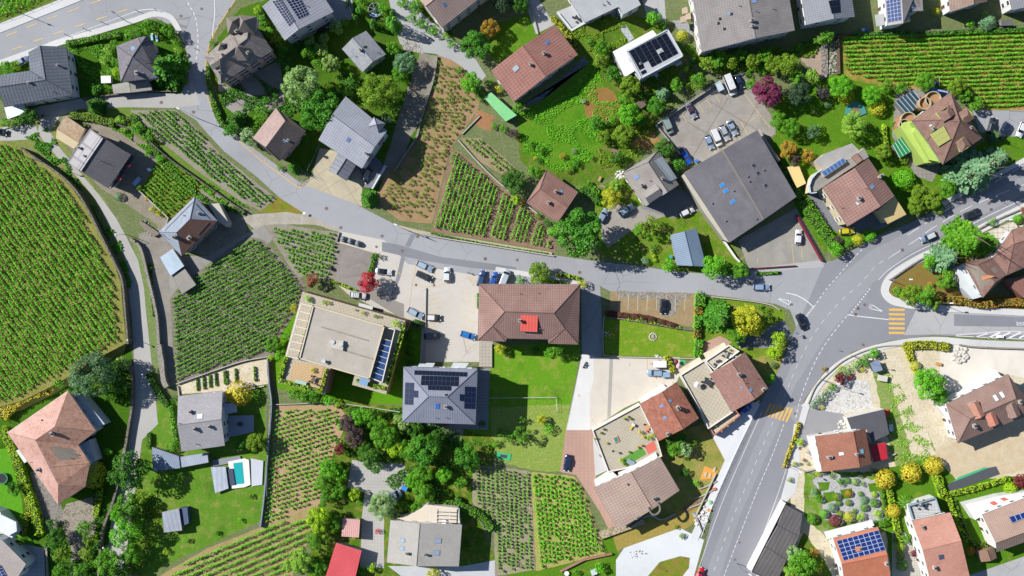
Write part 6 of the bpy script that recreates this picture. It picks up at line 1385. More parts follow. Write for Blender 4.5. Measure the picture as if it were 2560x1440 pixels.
trees = [
 # top left
 (410,165,46,F_,'deep'),(232,262,26,P_,'dark'),(322,88,17,S_,'green'),(345,80,14,S_,'deep'),(372,68,22,B_,'green'),(398,64,16,S_,'deep'),(422,76,20,B_,'green'),(440,100,14,S_,'green'),(445,130,14,S_,'pale'),(290,112,16,S_,'green'),(272,125,16,S_,'pale'),(262,150,14,S_,'pale'),
 (240,225,18,S_,'deep'),(225,205,14,S_,'dark'),(290,180,13,S_,'lime'),(288,155,13,S_,'green'),(20,170,22,S_,'green'),(45,165,14,S_,'lime'),(75,292,24,B_,'dark'),(45,300,18,S_,'green'),(20,308,20,S_,'green'),(530,107,9,S_,'green'),(212,314,7,BA,'olive'),
 (590,298,26,P_,'dark'),(575,330,20,S_,'deep'),(625,342,26,B_,'white'),(300,300,14,S_,'pale'),(345,322,18,S_,'green'),(375,340,18,S_,'green'),(310,325,10,S_,'pale'),(400,395,13,S_,'bright'),(370,385,10,S_,'green'),
 (296,491,11,BA,'blue'),(366,496,6,BA,'yellow'),(380,524,9,S_,'gold'),(396,532,9,S_,'gold'),(250,395,10,S_,'green') if False else (348,470,10,S_,'olive'),
 # around the turret mansion and beyond
 (655,55,16,S_,'green'),(672,80,15,S_,'green'),(690,105,16,S_,'olive'),(708,125,18,S_,'deep'),(645,25,13,S_,'lime'),(715,160,22,B_,'dark'),(735,120,16,S_,'dark'),(725,190,18,S_,'dark'),
 (842,70,20,B_,'flower'),(862,55,13,S_,'green'),(776,102,16,B_,'flower'),(812,97,15,B_,'flower'),(803,125,20,B_,'flower'),(826,160,26,B_,'flower'),(772,132,20,B_,'green'),(795,155,18,S_,'green'),
 (898,22,14,C_,'deep'),(888,48,13,C_,'dark'),(931,60,15,C_,'dark'),(984,62,24,C_,'deep'),(982,32,10,C_,'deep'),(957,20,14,B_,'bright'),(905,5,16,B_,'green'),(870,10,10,S_,'green'),
 (756,214,52,WI,'silver'),(805,275,54,B_,'deep'),(775,300,30,B_,'deep'),(948,232,54,WI,'olive'),(985,122,20,B_,'green'),(1012,158,30,WI,'blue'),(1000,185,24,B_,'green'),(880,190,9,C_,'deep'),(875,205,14,S_,'deep'),(965,298,20,B_,'black'),(985,270,16,S_,'dark'),(870,235,16,S_,'green'),
 (690,245,14,S_,'dark'),(665,250,16,S_,'deep'),(652,285,22,S_,'green'),(640,320,18,S_,'green'),(760,345,12,P_,'deep'),(732,418,18,P_,'deep'),(700,420,9,S_,'green'),(920,494,25,P_,'deep'),(735,255,14,S_,'dark'),
 (1008,8,18,S_,'green'),(1040,20,20,B_,'green'),(1030,45,16,S_,'green'),(1055,60,18,S_,'green'),(1083,78,17,S_,'green'),(1055,20,9,S_,'maroon'),(1115,90,12,S_,'pale'),(1130,112,14,S_,'green'),(1190,115,42,B_,'deep'),(1225,72,26,B_,'orange'),(1260,8,30,B_,'black'),(1300,10,26,B_,'dark'),
 (1178,208,30,B_,'bright'),(1200,240,16,S_,'green'),(1148,175,10,S_,'green'),(1245,225,12,S_,'gold'),(1225,205,10,S_,'green'),(1258,322,12,S_,'green'),(1285,335,14,B_,'brown'),(1298,268,18,B_,'green'),(1235,315,10,S_,'green'),
 # meadow and modern houses
 (1635,45,21,B_,'bright'),(1660,60,15,S_,'deep'),(1505,118,24,B_,'green'),(1476,106,12,S_,'deep'),(1500,152,22,B_,'olive'),(1530,185,22,B_,'deep'),(1545,200,16,S_,'green'),(1575,215,30,B_,'olive'),(1610,238,14,S_,'deep'),(1660,232,19,F_,'blue'),(1690,212,20,B_,'green'),(1640,265,26,B_,'deep'),(1745,200,22,B_,'green'),(1706,88,16,BA,'gold'),(1700,110,12,S_,'deep'),(1722,122,13,S_,'green'),(1735,150,9,C_,'deep'),(1715,172,8,C_,'lime'),
 (1770,160,22,B_,'olive'),(1795,148,26,B_,'green'),(1825,152,22,B_,'olive'),(1850,140,20,B_,'green'),(1880,150,24,B_,'olive'),(1910,140,22,B_,'green'),(1935,160,26,B_,'olive'),(1970,165,30,B_,'olive'),(1990,195,22,B_,'green'),(2030,190,20,B_,'pale'),(1905,175,16,S_,'green'),(1870,185,10,S_,'green'),
 (1575,285,34,B_,'bright'),(1560,252,20,B_,'green'),(1490,310,22,B_,'deep'),(1510,342,20,B_,'olive'),(1556,340,30,B_,'olive'),(1530,300,12,S_,'green'),(1610,300,16,B_,'deep'),(1625,308,8,S_,'gold'),(1450,202,8,S_,'pale'),(1458,253,9,S_,'white'),(1435,378,8,S_,'blue'),(1440,408,12,S_,'deep'),(1480,395,8,S_,'green'),(1430,420,10,S_,'green'),
 (1918,230,40,B_,'purple'),(1878,210,16,B_,'green'),(1998,233,34,B_,'black'),(2055,233,19,B_,'plum'),(2100,215,32,B_,'bright'),(2118,240,22,BA,'gold'),(2062,95,22,B_,'green'),(2195,268,22,BA,'gold'),(2178,240,26,B_,'bright'),(2215,215,18,B_,'green'),(2135,312,35,WI,'pale'),(1945,300,24,B_,'green'),(1975,320,26,B_,'green'),(2030,330,20,B_,'teal'),(2048,318,10,S_,'green'),(2068,262,12,S_,'teal'),
 (2310,205,26,B_,'green'),(2250,220,18,B_,'green'),(2390,215,26,B_,'olive'),(2410,240,20,B_,'green'),(2440,260,20,B_,'green'),(2470,55,22,BA,'blue'),(2462,35,10,S_,'lime'),(2340,28,11,BA,'gold'),(2425,60,14,S_,'green'),(2490,338,18,P_,'teal'),(2230,310,10,S_,'green'),
 # cream house, hall, right side
 (2450,425,58,F_,'blue'),(2405,440,34,F_,'blue'),(2500,395,32,F_,'blue'),(2205,382,24,B_,'olive'),(2258,400,14,S_,'olive'),(2232,450,10,S_,'bright'),(2262,448,28,BA,'bright'),(2300,480,24,B_,'olive'),(2330,500,26,B_,'olive'),(2290,515,24,B_,'olive'),(2365,470,24,B_,'green'),(2345,525,16,S_,'olive'),
 (1970,375,26,B_,'orange'),(1985,400,18,B_,'brown'),(2020,388,20,B_,'orange'),(2000,408,13,S_,'lime'),(2095,600,12,B_,'brown'),(2090,622,20,B_,'bright'),(2120,608,14,S_,'green'),(2145,600,16,BA,'gold'),(2175,588,18,BA,'bright'),(2020,450,8,S_,'green'),
 (2425,595,54,P_,'green'),(2475,610,34,P_,'green'),(2370,645,38,F_,'blue'),(2322,657,20,B_,'bright'),(2362,697,26,B_,'green'),(2398,715,16,S_,'dark'),(2245,730,18,S_,'green'),(2275,738,28,B_,'olive'),(2310,735,30,B_,'green'),(2335,758,20,B_,'olive'),(2325,712,10,S_,'orange'),(2545,547,12,BA,'bright'),(2480,555,13,S_,'green'),(2555,525,9,S_,'rust'),
 (1447,583,68,B_,'deep','huge round bright green tree overhanging the village street'),(1285,455,34,B_,'dark'),(1335,432,20,B_,'green'),(1292,498,16,B_,'lime'),(1308,505,10,S_,'orange'),(1345,400,10,S_,'deep'),(1525,495,28,B_,'gold'),(1540,465,18,B_,'pale'),(1500,505,10,S_,'bright'),(1622,565,32,OP,'olive'),(1598,575,18,S_,'green'),(1632,618,13,S_,'green'),(1621,596,6,BA,'green'),(1631,630,6,BA,'lime'),(1635,640,6,BA,'lime'),(1638,650,6,BA,'lime'),(1612,652,12,S_,'blue'),(1672,662,20,B_,'bright'),(1785,670,34,B_,'bright'),(1848,678,26,B_,'green'),(1815,678,18,S_,'deep'),
 (1348,684,31,B_,'olive'),(1300,702,14,S_,'green'),(1455,712,16,S_,'gold'),(1660,372,28,B_,'dark'),(1695,415,20,B_,'deep'),(1672,385,18,S_,'deep'),(1368,556,14,S_,'dark'),(1380,580,16,S_,'bright'),(1345,540,9,S_,'green'),(1390,555,12,S_,'green'),(1405,390,10,S_,'orange'),(1420,425,10,S_,'olive'),(1450,475,14,S_,'green'),(1470,460,12,S_,'green'),(1560,400,14,S_,'dark'),(1540,395,18,B_,'dark'),
 (1515,470,6,S_,'green') ,(1558,450,8,S_,'olive'),(1338,395,6,S_,'yellow'),(1325,362,14,S_,'green'),(1350,375,14,S_,'green'),
 # centre
 (920,705,28,B_,'red'),(782,702,20,B_,'rust'),(685,862,24,B_,'green'),(700,885,18,B_,'bright'),(720,840,16,S_,'green'),(735,770,12,S_,'gold'),(675,895,10,S_,'lime'),(1028,842,14,BA,'deep'),(1025,880,12,BA,'dark'),(1022,905,10,S_,'dark'),(1250,872,15,B_,'gold'),(1268,882,11,S_,'dark'),(1388,872,24,B_,'green'),(1370,880,14,S_,'bright'),(1340,875,12,S_,'dark') ,(945,640,10,OP,'olive'),
 (760,990,20,S_,'green'),(785,992,18,S_,'deep'),(735,985,18,S_,'green'),(825,1000,18,S_,'bright'),(845,1010,12,S_,'lime'),(800,1000,12,S_,'green'),(1112,1060,8,S_,'red') ,(1205,1060,9,BA,'dark'),
 (1352,1050,14,B_,'gold'),(1372,1072,16,S_,'bright'),(1302,1088,26,OP,'green'),(1270,1095,20,OP,'green'),(1250,1080,14,OP,'green'),(1305,1050,12,OP,'green'),(1240,1110,12,S_,'green'),
 # terrace block planting and walled lawn
 (1800,790,44,P_,'deep'),(1838,838,26,B_,'green'),(1868,800,44,B_,'gold'),(1890,820,26,B_,'gold'),(1945,845,22,B_,'lime'),(1938,880,22,B_,'lime'),(1955,855,14,S_,'yellow'),(1932,912,10,S_,'teal'),(1925,945,14,B_,'bright'),(1900,768,9,S_,'green'),(1918,775,9,S_,'green'),(1928,885,12,S_,'lime'),(1531,836,7,S_,'yellow'),
 (1686,1122,22,B_,'green'),(1710,1122,22,B_,'white'),(1702,1098,18,B_,'deep'),(1730,1110,14,S_,'olive'),(1675,1105,16,S_,'dark'),(1740,1208,10,S_,'bright'),(1712,1180,14,S_,'dark'),
 # left middle and bottom
 (235,935,56,WI,'teal','huge greyish teal feathery tree above the large pink tiled roof',1.25),(310,905,20,B_,'flower'),(300,960,26,B_,'dark'),(150,955,20,S_,'green'),(275,985,20,S_,'green'),(595,984,33,BA,'yellow'),(438,1000,13,S_,'dark'),(420,965,8,S_,'deep'),
 (228,1188,36,BA,'gold'),(325,1172,50,B_,'dark'),(290,1195,22,B_,'dark'),(318,1262,34,B_,'green'),(300,1290,26,B_,'bright'),(315,1335,40,B_,'bright'),(330,1385,30,B_,'green'),(275,1405,40,B_,'green'),(300,1435,30,B_,'green'),(350,1300,16,S_,'green'),
 (142,1345,28,B_,'dark'),(155,1385,22,B_,'olive'),(150,1425,20,B_,'green'),(215,1320,22,B_,'green'),(225,1350,20,B_,'olive'),(215,1385,22,S_,'olive'),(200,1430,20,B_,'green'),(180,1435,16,S_,'green'),(272,1128,12,S_,'bright'),(640,1105,28,B_,'olive'),(605,1110,18,B_,'dark'),(432,1117,15,BA,'green'),(35,1220,20,B_,'dark'),(60,1300,16,S_,'olive') ,(55,1350,14,S_,'green'),(130,1310,18,S_,'dark'),
 (465,1350,10,S_,'bright'),(540,1332,9,S_,'green'),(415,1378,10,S_,'lime'),(625,1240,9,S_,'olive'),(600,1300,8,S_,'bright'),
 # thicket at bottom centre
 (872,1058,26,B_,'brown'),(888,1092,28,B_,'brown'),(852,1122,17,B_,'maroon'),(900,1040,26,B_,'bright'),(932,1045,28,B_,'green'),(962,1085,38,B_,'green'),(925,1135,30,B_,'dark'),(985,1118,30,B_,'lime'),(1005,1055,26,B_,'flower'),(985,1060,14,B_,'yellow'),(1030,1120,34,B_,'green'),(1062,1128,46,B_,'deep'),(1040,1075,26,B_,'dark'),(1090,1095,24,B_,'dark'),
 (1165,1142,34,B_,'deep'),(1185,1165,20,B_,'green'),(1058,1185,28,B_,'green'),(1035,1205,24,B_,'bright'),(1060,1230,28,B_,'green'),(1110,1188,24,B_,'bright'),(1152,1205,18,B_,'green'),(822,1172,28,B_,'bright'),(812,1210,26,B_,'green'),(850,1180,22,B_,'bright'),(845,1225,24,B_,'green'),(815,1248,20,B_,'deep'),(885,1235,18,B_,'lime'),(900,1255,10,S_,'green'),
 (955,1262,38,WI,'silver'),(985,1290,20,WI,'silver'),(1040,1272,18,B_,'green'),(1010,1265,16,S_,'green'),(798,1298,36,B_,'lime'),(830,1305,24,B_,'green'),(790,1350,26,B_,'green'),(815,1338,22,B_,'olive'),(755,1400,36,B_,'pale'),(795,1420,26,B_,'green'),(820,1410,12,S_,'green'),(945,1328,9,S_,'red'),(895,1300,8,S_,'lime') ,(725,1415,18,B_,'pale'),(1110,1285,12,S_,'gold'),(1085,1290,9,S_,'gold'),(1135,1295,12,S_,'gold'),(1080,1302,9,S_,'yellow'),
 (930,1420,14,S_,'lime'),(905,1425,12,S_,'green'),(1085,1432,20,S_,'gold'),
 # right bottom
 (2320,960,42,B_,'bright'),(2345,985,26,B_,'bright'),(2100,948,17,B_,'maroon'),(2126,942,9,BA,'maroon'),(2050,1000,14,S_,'teal'),(2035,1012,13,S_,'teal'),(2065,985,14,S_,'teal'),(2080,968,13,S_,'green'),(2095,935,14,S_,'silver'),(2115,925,14,S_,'silver'),(2135,915,14,S_,'silver'),(2150,905,12,S_,'green'),(2165,895,13,S_,'green'),(2185,882,14,B_,'bright'),(2155,925,8,S_,'gold'),(2100,920,8,S_,'gold'),(2055,1018,7,S_,'yellow'),(2195,890,8,S_,'teal'),(2288,915,14,BA,'gold'),(2290,930,12,S_,'gold'),(2165,912,9,S_,'green'),(2060,922,8,S_,'orange'),
 (2214,1198,27,BA,'yellow'),(2280,1183,27,BA,'yellow'),(2337,1165,25,BA,'yellow'),(2235,1278,19,BA,'yellow'),(2089,1303,17,BA,'maroon'),(2550,1200,20,B_,'maroon'),(2528,1222,18,BA,'lime'),(2550,1235,12,S_,'green'),(2261,1255,18,'palm','green'),
 (2030,1298,15,BA,'green'),(2080,1270,12,BA,'blue'),(2159,1249,10,BA,'blue'),(2091,1242,11,BA,'olive'),(2122,1234,10,BA,'orange'),(2121,1257,9,BA,'olive'),(2096,1258,8,BA,'green'),(2160,1269,11,BA,'green'),(2185,1257,12,BA,'green'),(2193,1284,13,S_,'lime'),(2123,1293,15,BA,'gold'),(2149,1290,13,S_,'lime'),(2060,1285,12,BA,'bright'),(2100,1285,9,BA,'olive'),(2138,1205,10,BA,'silver'),(2119,1202,8,BA,'green'),(2047,1247,13,S_,'green'),(2035,1229,11,S_,'blue'),(2100,1204,12,S_,'green'),(2151,1235,7,BA,'green'),(2186,1236,8,BA,'lime'),(2135,1277,8,S_,'olive'),(2155,1210,8,S_,'silver'),
 (2250,1368,14,BA,'lime'),(2252,1390,12,BA,'olive'),(2256,1414,16,BA,'green'),(2266,1347,14,S_,'green'),(2234,1352,9,S_,'green'),(2284,1383,12,S_,'maroon'),(2428,1379,12,BA,'orange'),(2205,1308,14,S_,'green'),
 (2010,1408,42,B_,'green'),(1985,1385,24,B_,'white'),(2035,1380,14,S_,'orange'),(2045,1420,14,S_,'gold'),(1975,1430,24,B_,'pale'),(1998,1105,12,S_,'lime'),(1985,1160,8,S_,'gold'),(1975,1200,8,S_,'olive'),(2060,1180,10,S_,'teal'),(2045,1185,8,S_,'gold'),(2185,1180,12,S_,'teal'),(2150,1186,10,S_,'teal'),(2080,1190,8,S_,'olive'),
 (2010,1150,6,S_,'rust'),(2000,1160,5,S_,'olive'),(2020,1160,5,S_,'olive'),(1440,1430,10,S_,'green'),(1500,1420,18,S_,'bright'),(1705,1340,9,S_,'olive'),(1690,1318,7,S_,'olive'),
 (1590,1148,7,S_,'gold') ]
for t in trees:
    px, py, r, k, c = t[:5]; zb = 0
    if (px, py) == (1590,1148): continue
    tree(px, py, r, k, c, label=t[5] if len(t) > 5 else None, sx=t[6] if len(t) > 6 else 1.0)
# ---- hedges: leafy boxes along a line
def hedge(px, w0, h, col, z0=0, desc=None, smooth=3, name='hedge'):
    """w0 photo pixels wide, h metres high"""
    L = smooth_line(px, smooth) if smooth and len(px) > 2 else px
    Wp = [W(x, y, z0+h) for x, y in L]; wm = w0*S*.5*(H-h-z0)/H; C = []; Nn = []; sz = .34
    core = MB()
    for a, b in zip(Wp, Wp[1:]):
        t = b-a; l = t.length
        if l < .01: continue
        t = t/l; q = Vector((-t.y, t.x, 0)); n = int(l*(2*wm+2*h)*16)+4
        s_ = rng.uniform(0, 1, n)*(2*wm+2*h); u = rng.uniform(-.02, 1.02, n)*l
        P = np.zeros((n, 3)); N = np.zeros((n, 3))
        side1 = s_ < h; side2 = s_ > h+2*wm; topm = ~(side1 | side2)
        off = np.where(side1, -wm, np.where(side2, wm, s_-h-wm)); zc = np.where(side1, s_, np.where(side2, s_-h-2*wm, h))
        nz = .12*np.sin((u+a.x)*1.9+a.y)+.1*np.sin((u+a.y)*4.3)
        P = np.array(a)[None]*np.array([1,1,0])+np.array(t)[None]*u[:, None]+np.array(q)[None]*(off*(1+nz*.6))[:, None]; P[:, 2] = z0+zc+np.where(topm, nz*.9, 0)+rng.normal(size=n)*.05
        N = np.array(q)[None]*np.where(side1, -1, np.where(side2, 1, 0))[:, None]+np.array([0, 0, 1.])[None]*np.where(topm, 1, .35)[:, None]+rng.normal(size=(n, 3))*.45
        C.append(P); Nn.append(N); m = (a+b)/2; core.box((m.x, m.y, z0+h*.46), (l+.1, wm*1.75, h*.92), math.atan2(t.y, t.x))
    # rounded ends
    for e, s_ in ((Wp[0], -1), (Wp[-1], 1)):
        n = int((wm*h*2)*30)+4; a = rng.uniform(0, 2*math.pi, n); rr = wm*rng.uniform(.5, 1, n); C.append(np.stack([e.x+rr*np.cos(a), e.y+rr*np.sin(a), z0+rng.uniform(0, h, n)], 1)); Nn.append(np.stack([np.cos(a), np.sin(a), rng.uniform(0, .8, n)], 1))
    C = np.concatenate(C); Nn = np.concatenate(Nn); V = quads(C, Nn, sz); c0 = np.array([Wp[0].x, Wp[0].y, z0])
    cv = np.array(core.v)-c0; lm_ = leafm(*PAL[col][1:])
    me = leafmesh(name, V-c0, [lm_, plain('#33451c', .9)], (cv, core.f)); o = bpy.data.objects.new(name, me); COL.objects.link(o); o.location = c0
    mid = L[len(L)//2]; ln = sum((b-a).length for a, b in zip(Wp, Wp[1:])); sw = 'short' if ln < 7 else 'long' if ln > 16 else 'trimmed'
    return auto(o, desc or f'{sw} {PAL[col][0]} hedge', mid[0], mid[1], 'hedge')
hedge([(165,108),(210,100),(250,92),(300,84)], 14, 1.6, 'green'); hedge([(176,288),(215,292),(250,300),(285,309)], 17, 1.6, 'olive', desc='long flat-topped olive green clipped hedge')
hedge([(518,165),(522,210),(532,250),(550,285)], 8, 1.2, 'deep'); hedge([(532,255),(545,295),(570,325)], 13, 1.4, 'green')
hedge([(645,20),(668,70),(700,120)], 14, 1.5, 'green'); hedge([(1381,44),(1405,68),(1430,100),(1440,118)], 12, 1.2, 'gold'); hedge([(1930,148),(1965,135),(2010,110),(2045,100)], 14, 1.8, 'green')
hedge([(2140,85),(2240,82),(2330,82),(2440,76),(2560,72)], 9, 1.3, 'deep'); hedge([(2212,312),(2214,345),(2222,375)], 8, 1.4, 'lime'); hedge([(1948,408),(1975,450),(2002,495)], 15, 1.6, 'deep')
hedge([(2010,500),(2035,540),(2062,580),(2090,618)], 30, 1.8, 'green'); hedge([(1480,470),(1495,485),(1520,510)][:2]+[(1465,462)][:0], 16, 1.4, 'bright'); hedge([(1462,472),(1480,488),(1496,505)], 16, 1.6, 'deep')
hedge([(1752,738),(1750,765)], 25, 1.8, 'bright'); hedge([(1748,768),(1746,785)], 19, 1.5, 'orange'); hedge([(1746,788),(1744,820)], 17, 1.6, 'bright'); hedge([(1744,824),(1744,842)], 17, 1.4, 'orange'); hedge([(1748,850),(1746,892)], 20, 1.7, 'bright')
hedge([(1668,895),(1676,912),(1684,928)], 14, 1.5, 'gold'); hedge([(2265,865),(2320,862),(2375,868)], 20, 1.3, 'gold'); hedge([(2268,868),(2275,885),(2278,900)], 14, 1.2, 'gold')
hedge([(1999,1058),(1990,1090),(1975,1130),(1962,1168)], 8, 1.0, 'yellow'); hedge([(2223,1216),(2232,1260),(2242,1310),(2252,1357)], 13, 1.5, 'lime'); hedge([(2342,1182),(2350,1210),(2360,1240)], 20, 1.7, 'lime'); hedge([(2376,1236),(2430,1224),(2480,1210),(2524,1196)], 11, 1.3, 'lime')
hedge([(2372,1245),(2385,1280),(2402,1320),(2421,1352)], 11, 1.5, 'lime'); hedge([(2388,1250),(2405,1300),(2432,1360)], 5, .8, 'green'); hedge([(2235,1192),(2265,1195)], 12, 1.3, 'green'); hedge([(2298,1172),(2325,1178)], 12, 1.3, 'green'); hedge([(2440,1368),(2475,1358)], 12, 1, 'olive')
hedge([(2365,750),(2410,752),(2460,762),(2520,755),(2600,760)], 18, 1.6, 'orange'); hedge([(2206,1215),(2212,1260),(2222,1300)], 6, .8, 'green')
hedge([(8,1075),(22,1110),(42,1160),(60,1215),(82,1270),(98,1335)], 20, 2.0, 'lime'); hedge([(62,1225),(70,1280),(52,1340)], 12, 1.0, 'gold'); hedge([(248,1225),(243,1260),(237,1290)], 13, 1.4, 'lime'); hedge([(2,1040),(30,1010),(70,985),(118,972)], 30, 2.2, 'yellow'); hedge([(370,935),(385,965),(400,990),(418,1015)], 15, 1.6, 'dark'); hedge([(425,1015),(432,1060),(438,1100)], 9, 1.4, 'bright'); hedge([(372,1085),(370,1120)], 10, 1.2, 'green')
hedge([(1078,1255),(1110,1258),(1140,1262)], 16, 1.8, 'green'); hedge([(1152,1268),(1180,1278),(1208,1298),(1230,1322)], 20, 1.9, 'green'); hedge([(1146,1248),(1150,1268)], 15, 1.8, 'deep'); hedge([(1420,712),(1375,702),(1345,698)], 9, 1.0, 'bright') ; hedge([(1392,688),(1420,690),(1450,697)], 9, 1.0, 'lime')
hedge([(1518,782),(1560,788),(1620,795),(1690,815)], 12, .8, 'maroon') ; hedge([(1560,795),(1620,803),(1700,820)], 9, .6, 'lime'); hedge([(828,702),(860,715),(890,728)], 7, .8, 'lime'); hedge([(935,635),(930,665),(920,690)], 10, .8, 'green'); hedge([(1036,806),(1055,812)], 16, 1.2, 'dark')
hedge([(1550,1372),(1480,1400),(1400,1425)][:0] or [(1180,1105),(1230,1120)], 8, .7, 'green'); hedge([(1078,583),(1160,600),(1260,618),(1370,635)], 5, .5, 'green', desc='thin strip of green ground hedge'); hedge([(1195,735),(1195,770)], 5, .8, 'bright'); hedge([(2370,1190),(2330,1160)][:0] or [(668,745),(680,765)], 5, .5, 'green')
hedge([(395,395),(450,450),(520,505),(610,530)], 14, .7, 'green', desc='overgrown green verge hedge'); hedge([(330,290),(365,340),(395,385)], 18, .8, 'green', desc='overgrown green verge hedge'); hedge([(1895,684),(1950,682)], 8, .6, 'bright')
hedge([(185,470),(230,530),(270,600)], 10, .6, 'deep', desc='straggly green bank planting'); hedge([(375,660),(378,720),(385,790)], 8, .5, 'olive', desc='straggly green bank planting')
# hedges on the terrace block (nine metres up)
for L, c in (([(1010,812),(1000,850),(985,900),(968,960)],'lime'), ([(965,972),(925,962),(892,952)],'lime'), ([(716,893),(706,925),(698,950)],'lime'), ([(700,952),(750,965),(802,978)],'lime'), ([(816,925),(808,955),(802,975)],'gold')):
    hedge(L, 9, .9, c, 9.0, 'rooftop box hedge edging')
for i, (x, y, r, c) in enumerate([(768,745,9,'lime'),(775,752,7,'green'),(810,755,7,'pale'),(822,757,6,'gold'),(908,782,7,'gold'),(938,790,6,'olive'),(990,808,12,'lime'),(890,775,4,'olive'),(950,792,4,'green'),(760,838,5,'lime'),(782,925,8,'gold'),(960,825,7,'green')]): tree(x, y, r, 'shrub', c, z0=9, label=None)
# ---- undergrowth that nobody could count
def scatter(name, px, n, col, size=.35, hgt=.35, label=None, cat='undergrowth', z0=0, clump=0):
    P = wpoly(px, 0); xs = [p[0] for p in P]; ys = [p[1] for p in P]; A = []
    while len(A) < n:
        x, y = random.uniform(min(xs), max(xs)), random.uniform(min(ys), max(ys))
        if clump and math.sin(x*clump+3*math.sin(y*.31))+math.sin(y*clump*1.3+2*math.sin(x*.27)) < -.1: continue
        if inpoly(x, y, P): A.append((x, y))
    A = np.array(A); C = np.column_stack([A, z0+.12+rng.uniform(0, hgt, n)]); N = np.array([0, 0, 1.])+rng.normal(size=(n, 3))*.6
    me = leafmesh(name, quads(C, N, size, 1.2), leafm(*PAL[col][1:])); o = bpy.data.objects.new(name, me); COL.objects.link(o); tag(o, label, cat, None, 'stuff'); return o
scatter('meadow_grass', [(1340,100),(1440,65),(1560,30),(1565,110),(1530,130),(1560,200),(1480,130)], 5200, 'olive', .3, .3, 'tall patchy meadow grass behind the white modern house', 'grass', clump=.8)
scatter('meadow_grass', [(1290,290),(1400,220),(1480,150),(1545,260),(1480,400),(1390,430),(1310,380)], 5200, 'bright', .3, .25, 'bright meadow grass on the slope below the red-brown gable', 'grass', clump=.5)
scatter('meadow_grass', [(1560,180),(1700,160),(1810,170),(1640,300),(1600,400),(1500,440),(1490,350),(1550,260)], 5200, 'olive', .35, .35, 'rough grass between garden bushes beside the car deck', 'grass', clump=.7)
scatter('ground_cover', [(180,290),(340,300),(420,400),(560,480),(620,520),(560,515),(450,430),(380,390),(300,330)], 2600, 'green', .4, .35, 'weedy ground cover on the bank above the dark wall', 'ground cover', clump=.7)
scatter('ground_cover', [(60,345),(120,320),(200,460),(300,600),(330,700),(322,760),(290,650),(235,540),(150,425)], 2400, 'deep', .45, .35, 'weedy strip between dry stone wall and lane', 'ground cover', clump=.9)
scatter('ground_cover', [(540,190),(620,180),(720,240),(780,230),(860,180),(900,200),(900,240),(720,300),(640,330),(570,320)], 4200, 'dark', .45, .5, 'dark undergrowth among trees beside the turret mansion', 'ground cover', clump=.6)
scatter('ground_cover', [(845,1015),(1000,1020),(1150,1085),(1180,1190),(1050,1280),(870,1130),(830,1100)], 4800, 'dark', .5, .5, 'dark undergrowth of the thicket at bottom centre', 'ground cover', clump=.6)
scatter('ground_cover', [(170,120),(290,95),(290,200),(240,230),(210,180)], 1800, 'green', .4, .3, 'garden growth between the dark roof and hipped grey house', 'ground cover', clump=.9)
scatter('ground_cover', [(1720,110),(1760,140),(1990,110),(2060,100),(1990,200),(1900,180),(1780,185),(1720,200)], 3600, 'olive', .5, .6, 'bushy growth under the largest grey gable', 'ground cover', clump=.6)
scatter('ground_cover', [(2180,890),(2240,950),(2320,1090),(2360,1180),(2240,1170),(2210,1100),(2230,1000)], 1500, 'pale', .4, .2, 'patchy weeds on bare construction earth', 'ground cover', clump=1.2)
scatter('ground_cover', [(230,1180),(270,1200),(250,1440),(130,1440),(110,1360),(160,1350),(200,1400),(235,1300)], 2600, 'dark', .45, .4, 'dark growth below the large pink tiled roof', 'ground cover', clump=.6)
scatter('ground_cover', [(330,1230),(390,1200),(400,1300),(370,1440),(320,1440)], 1500, 'olive', .4, .3, 'growth under the lane trees', 'ground cover', clump=.8)
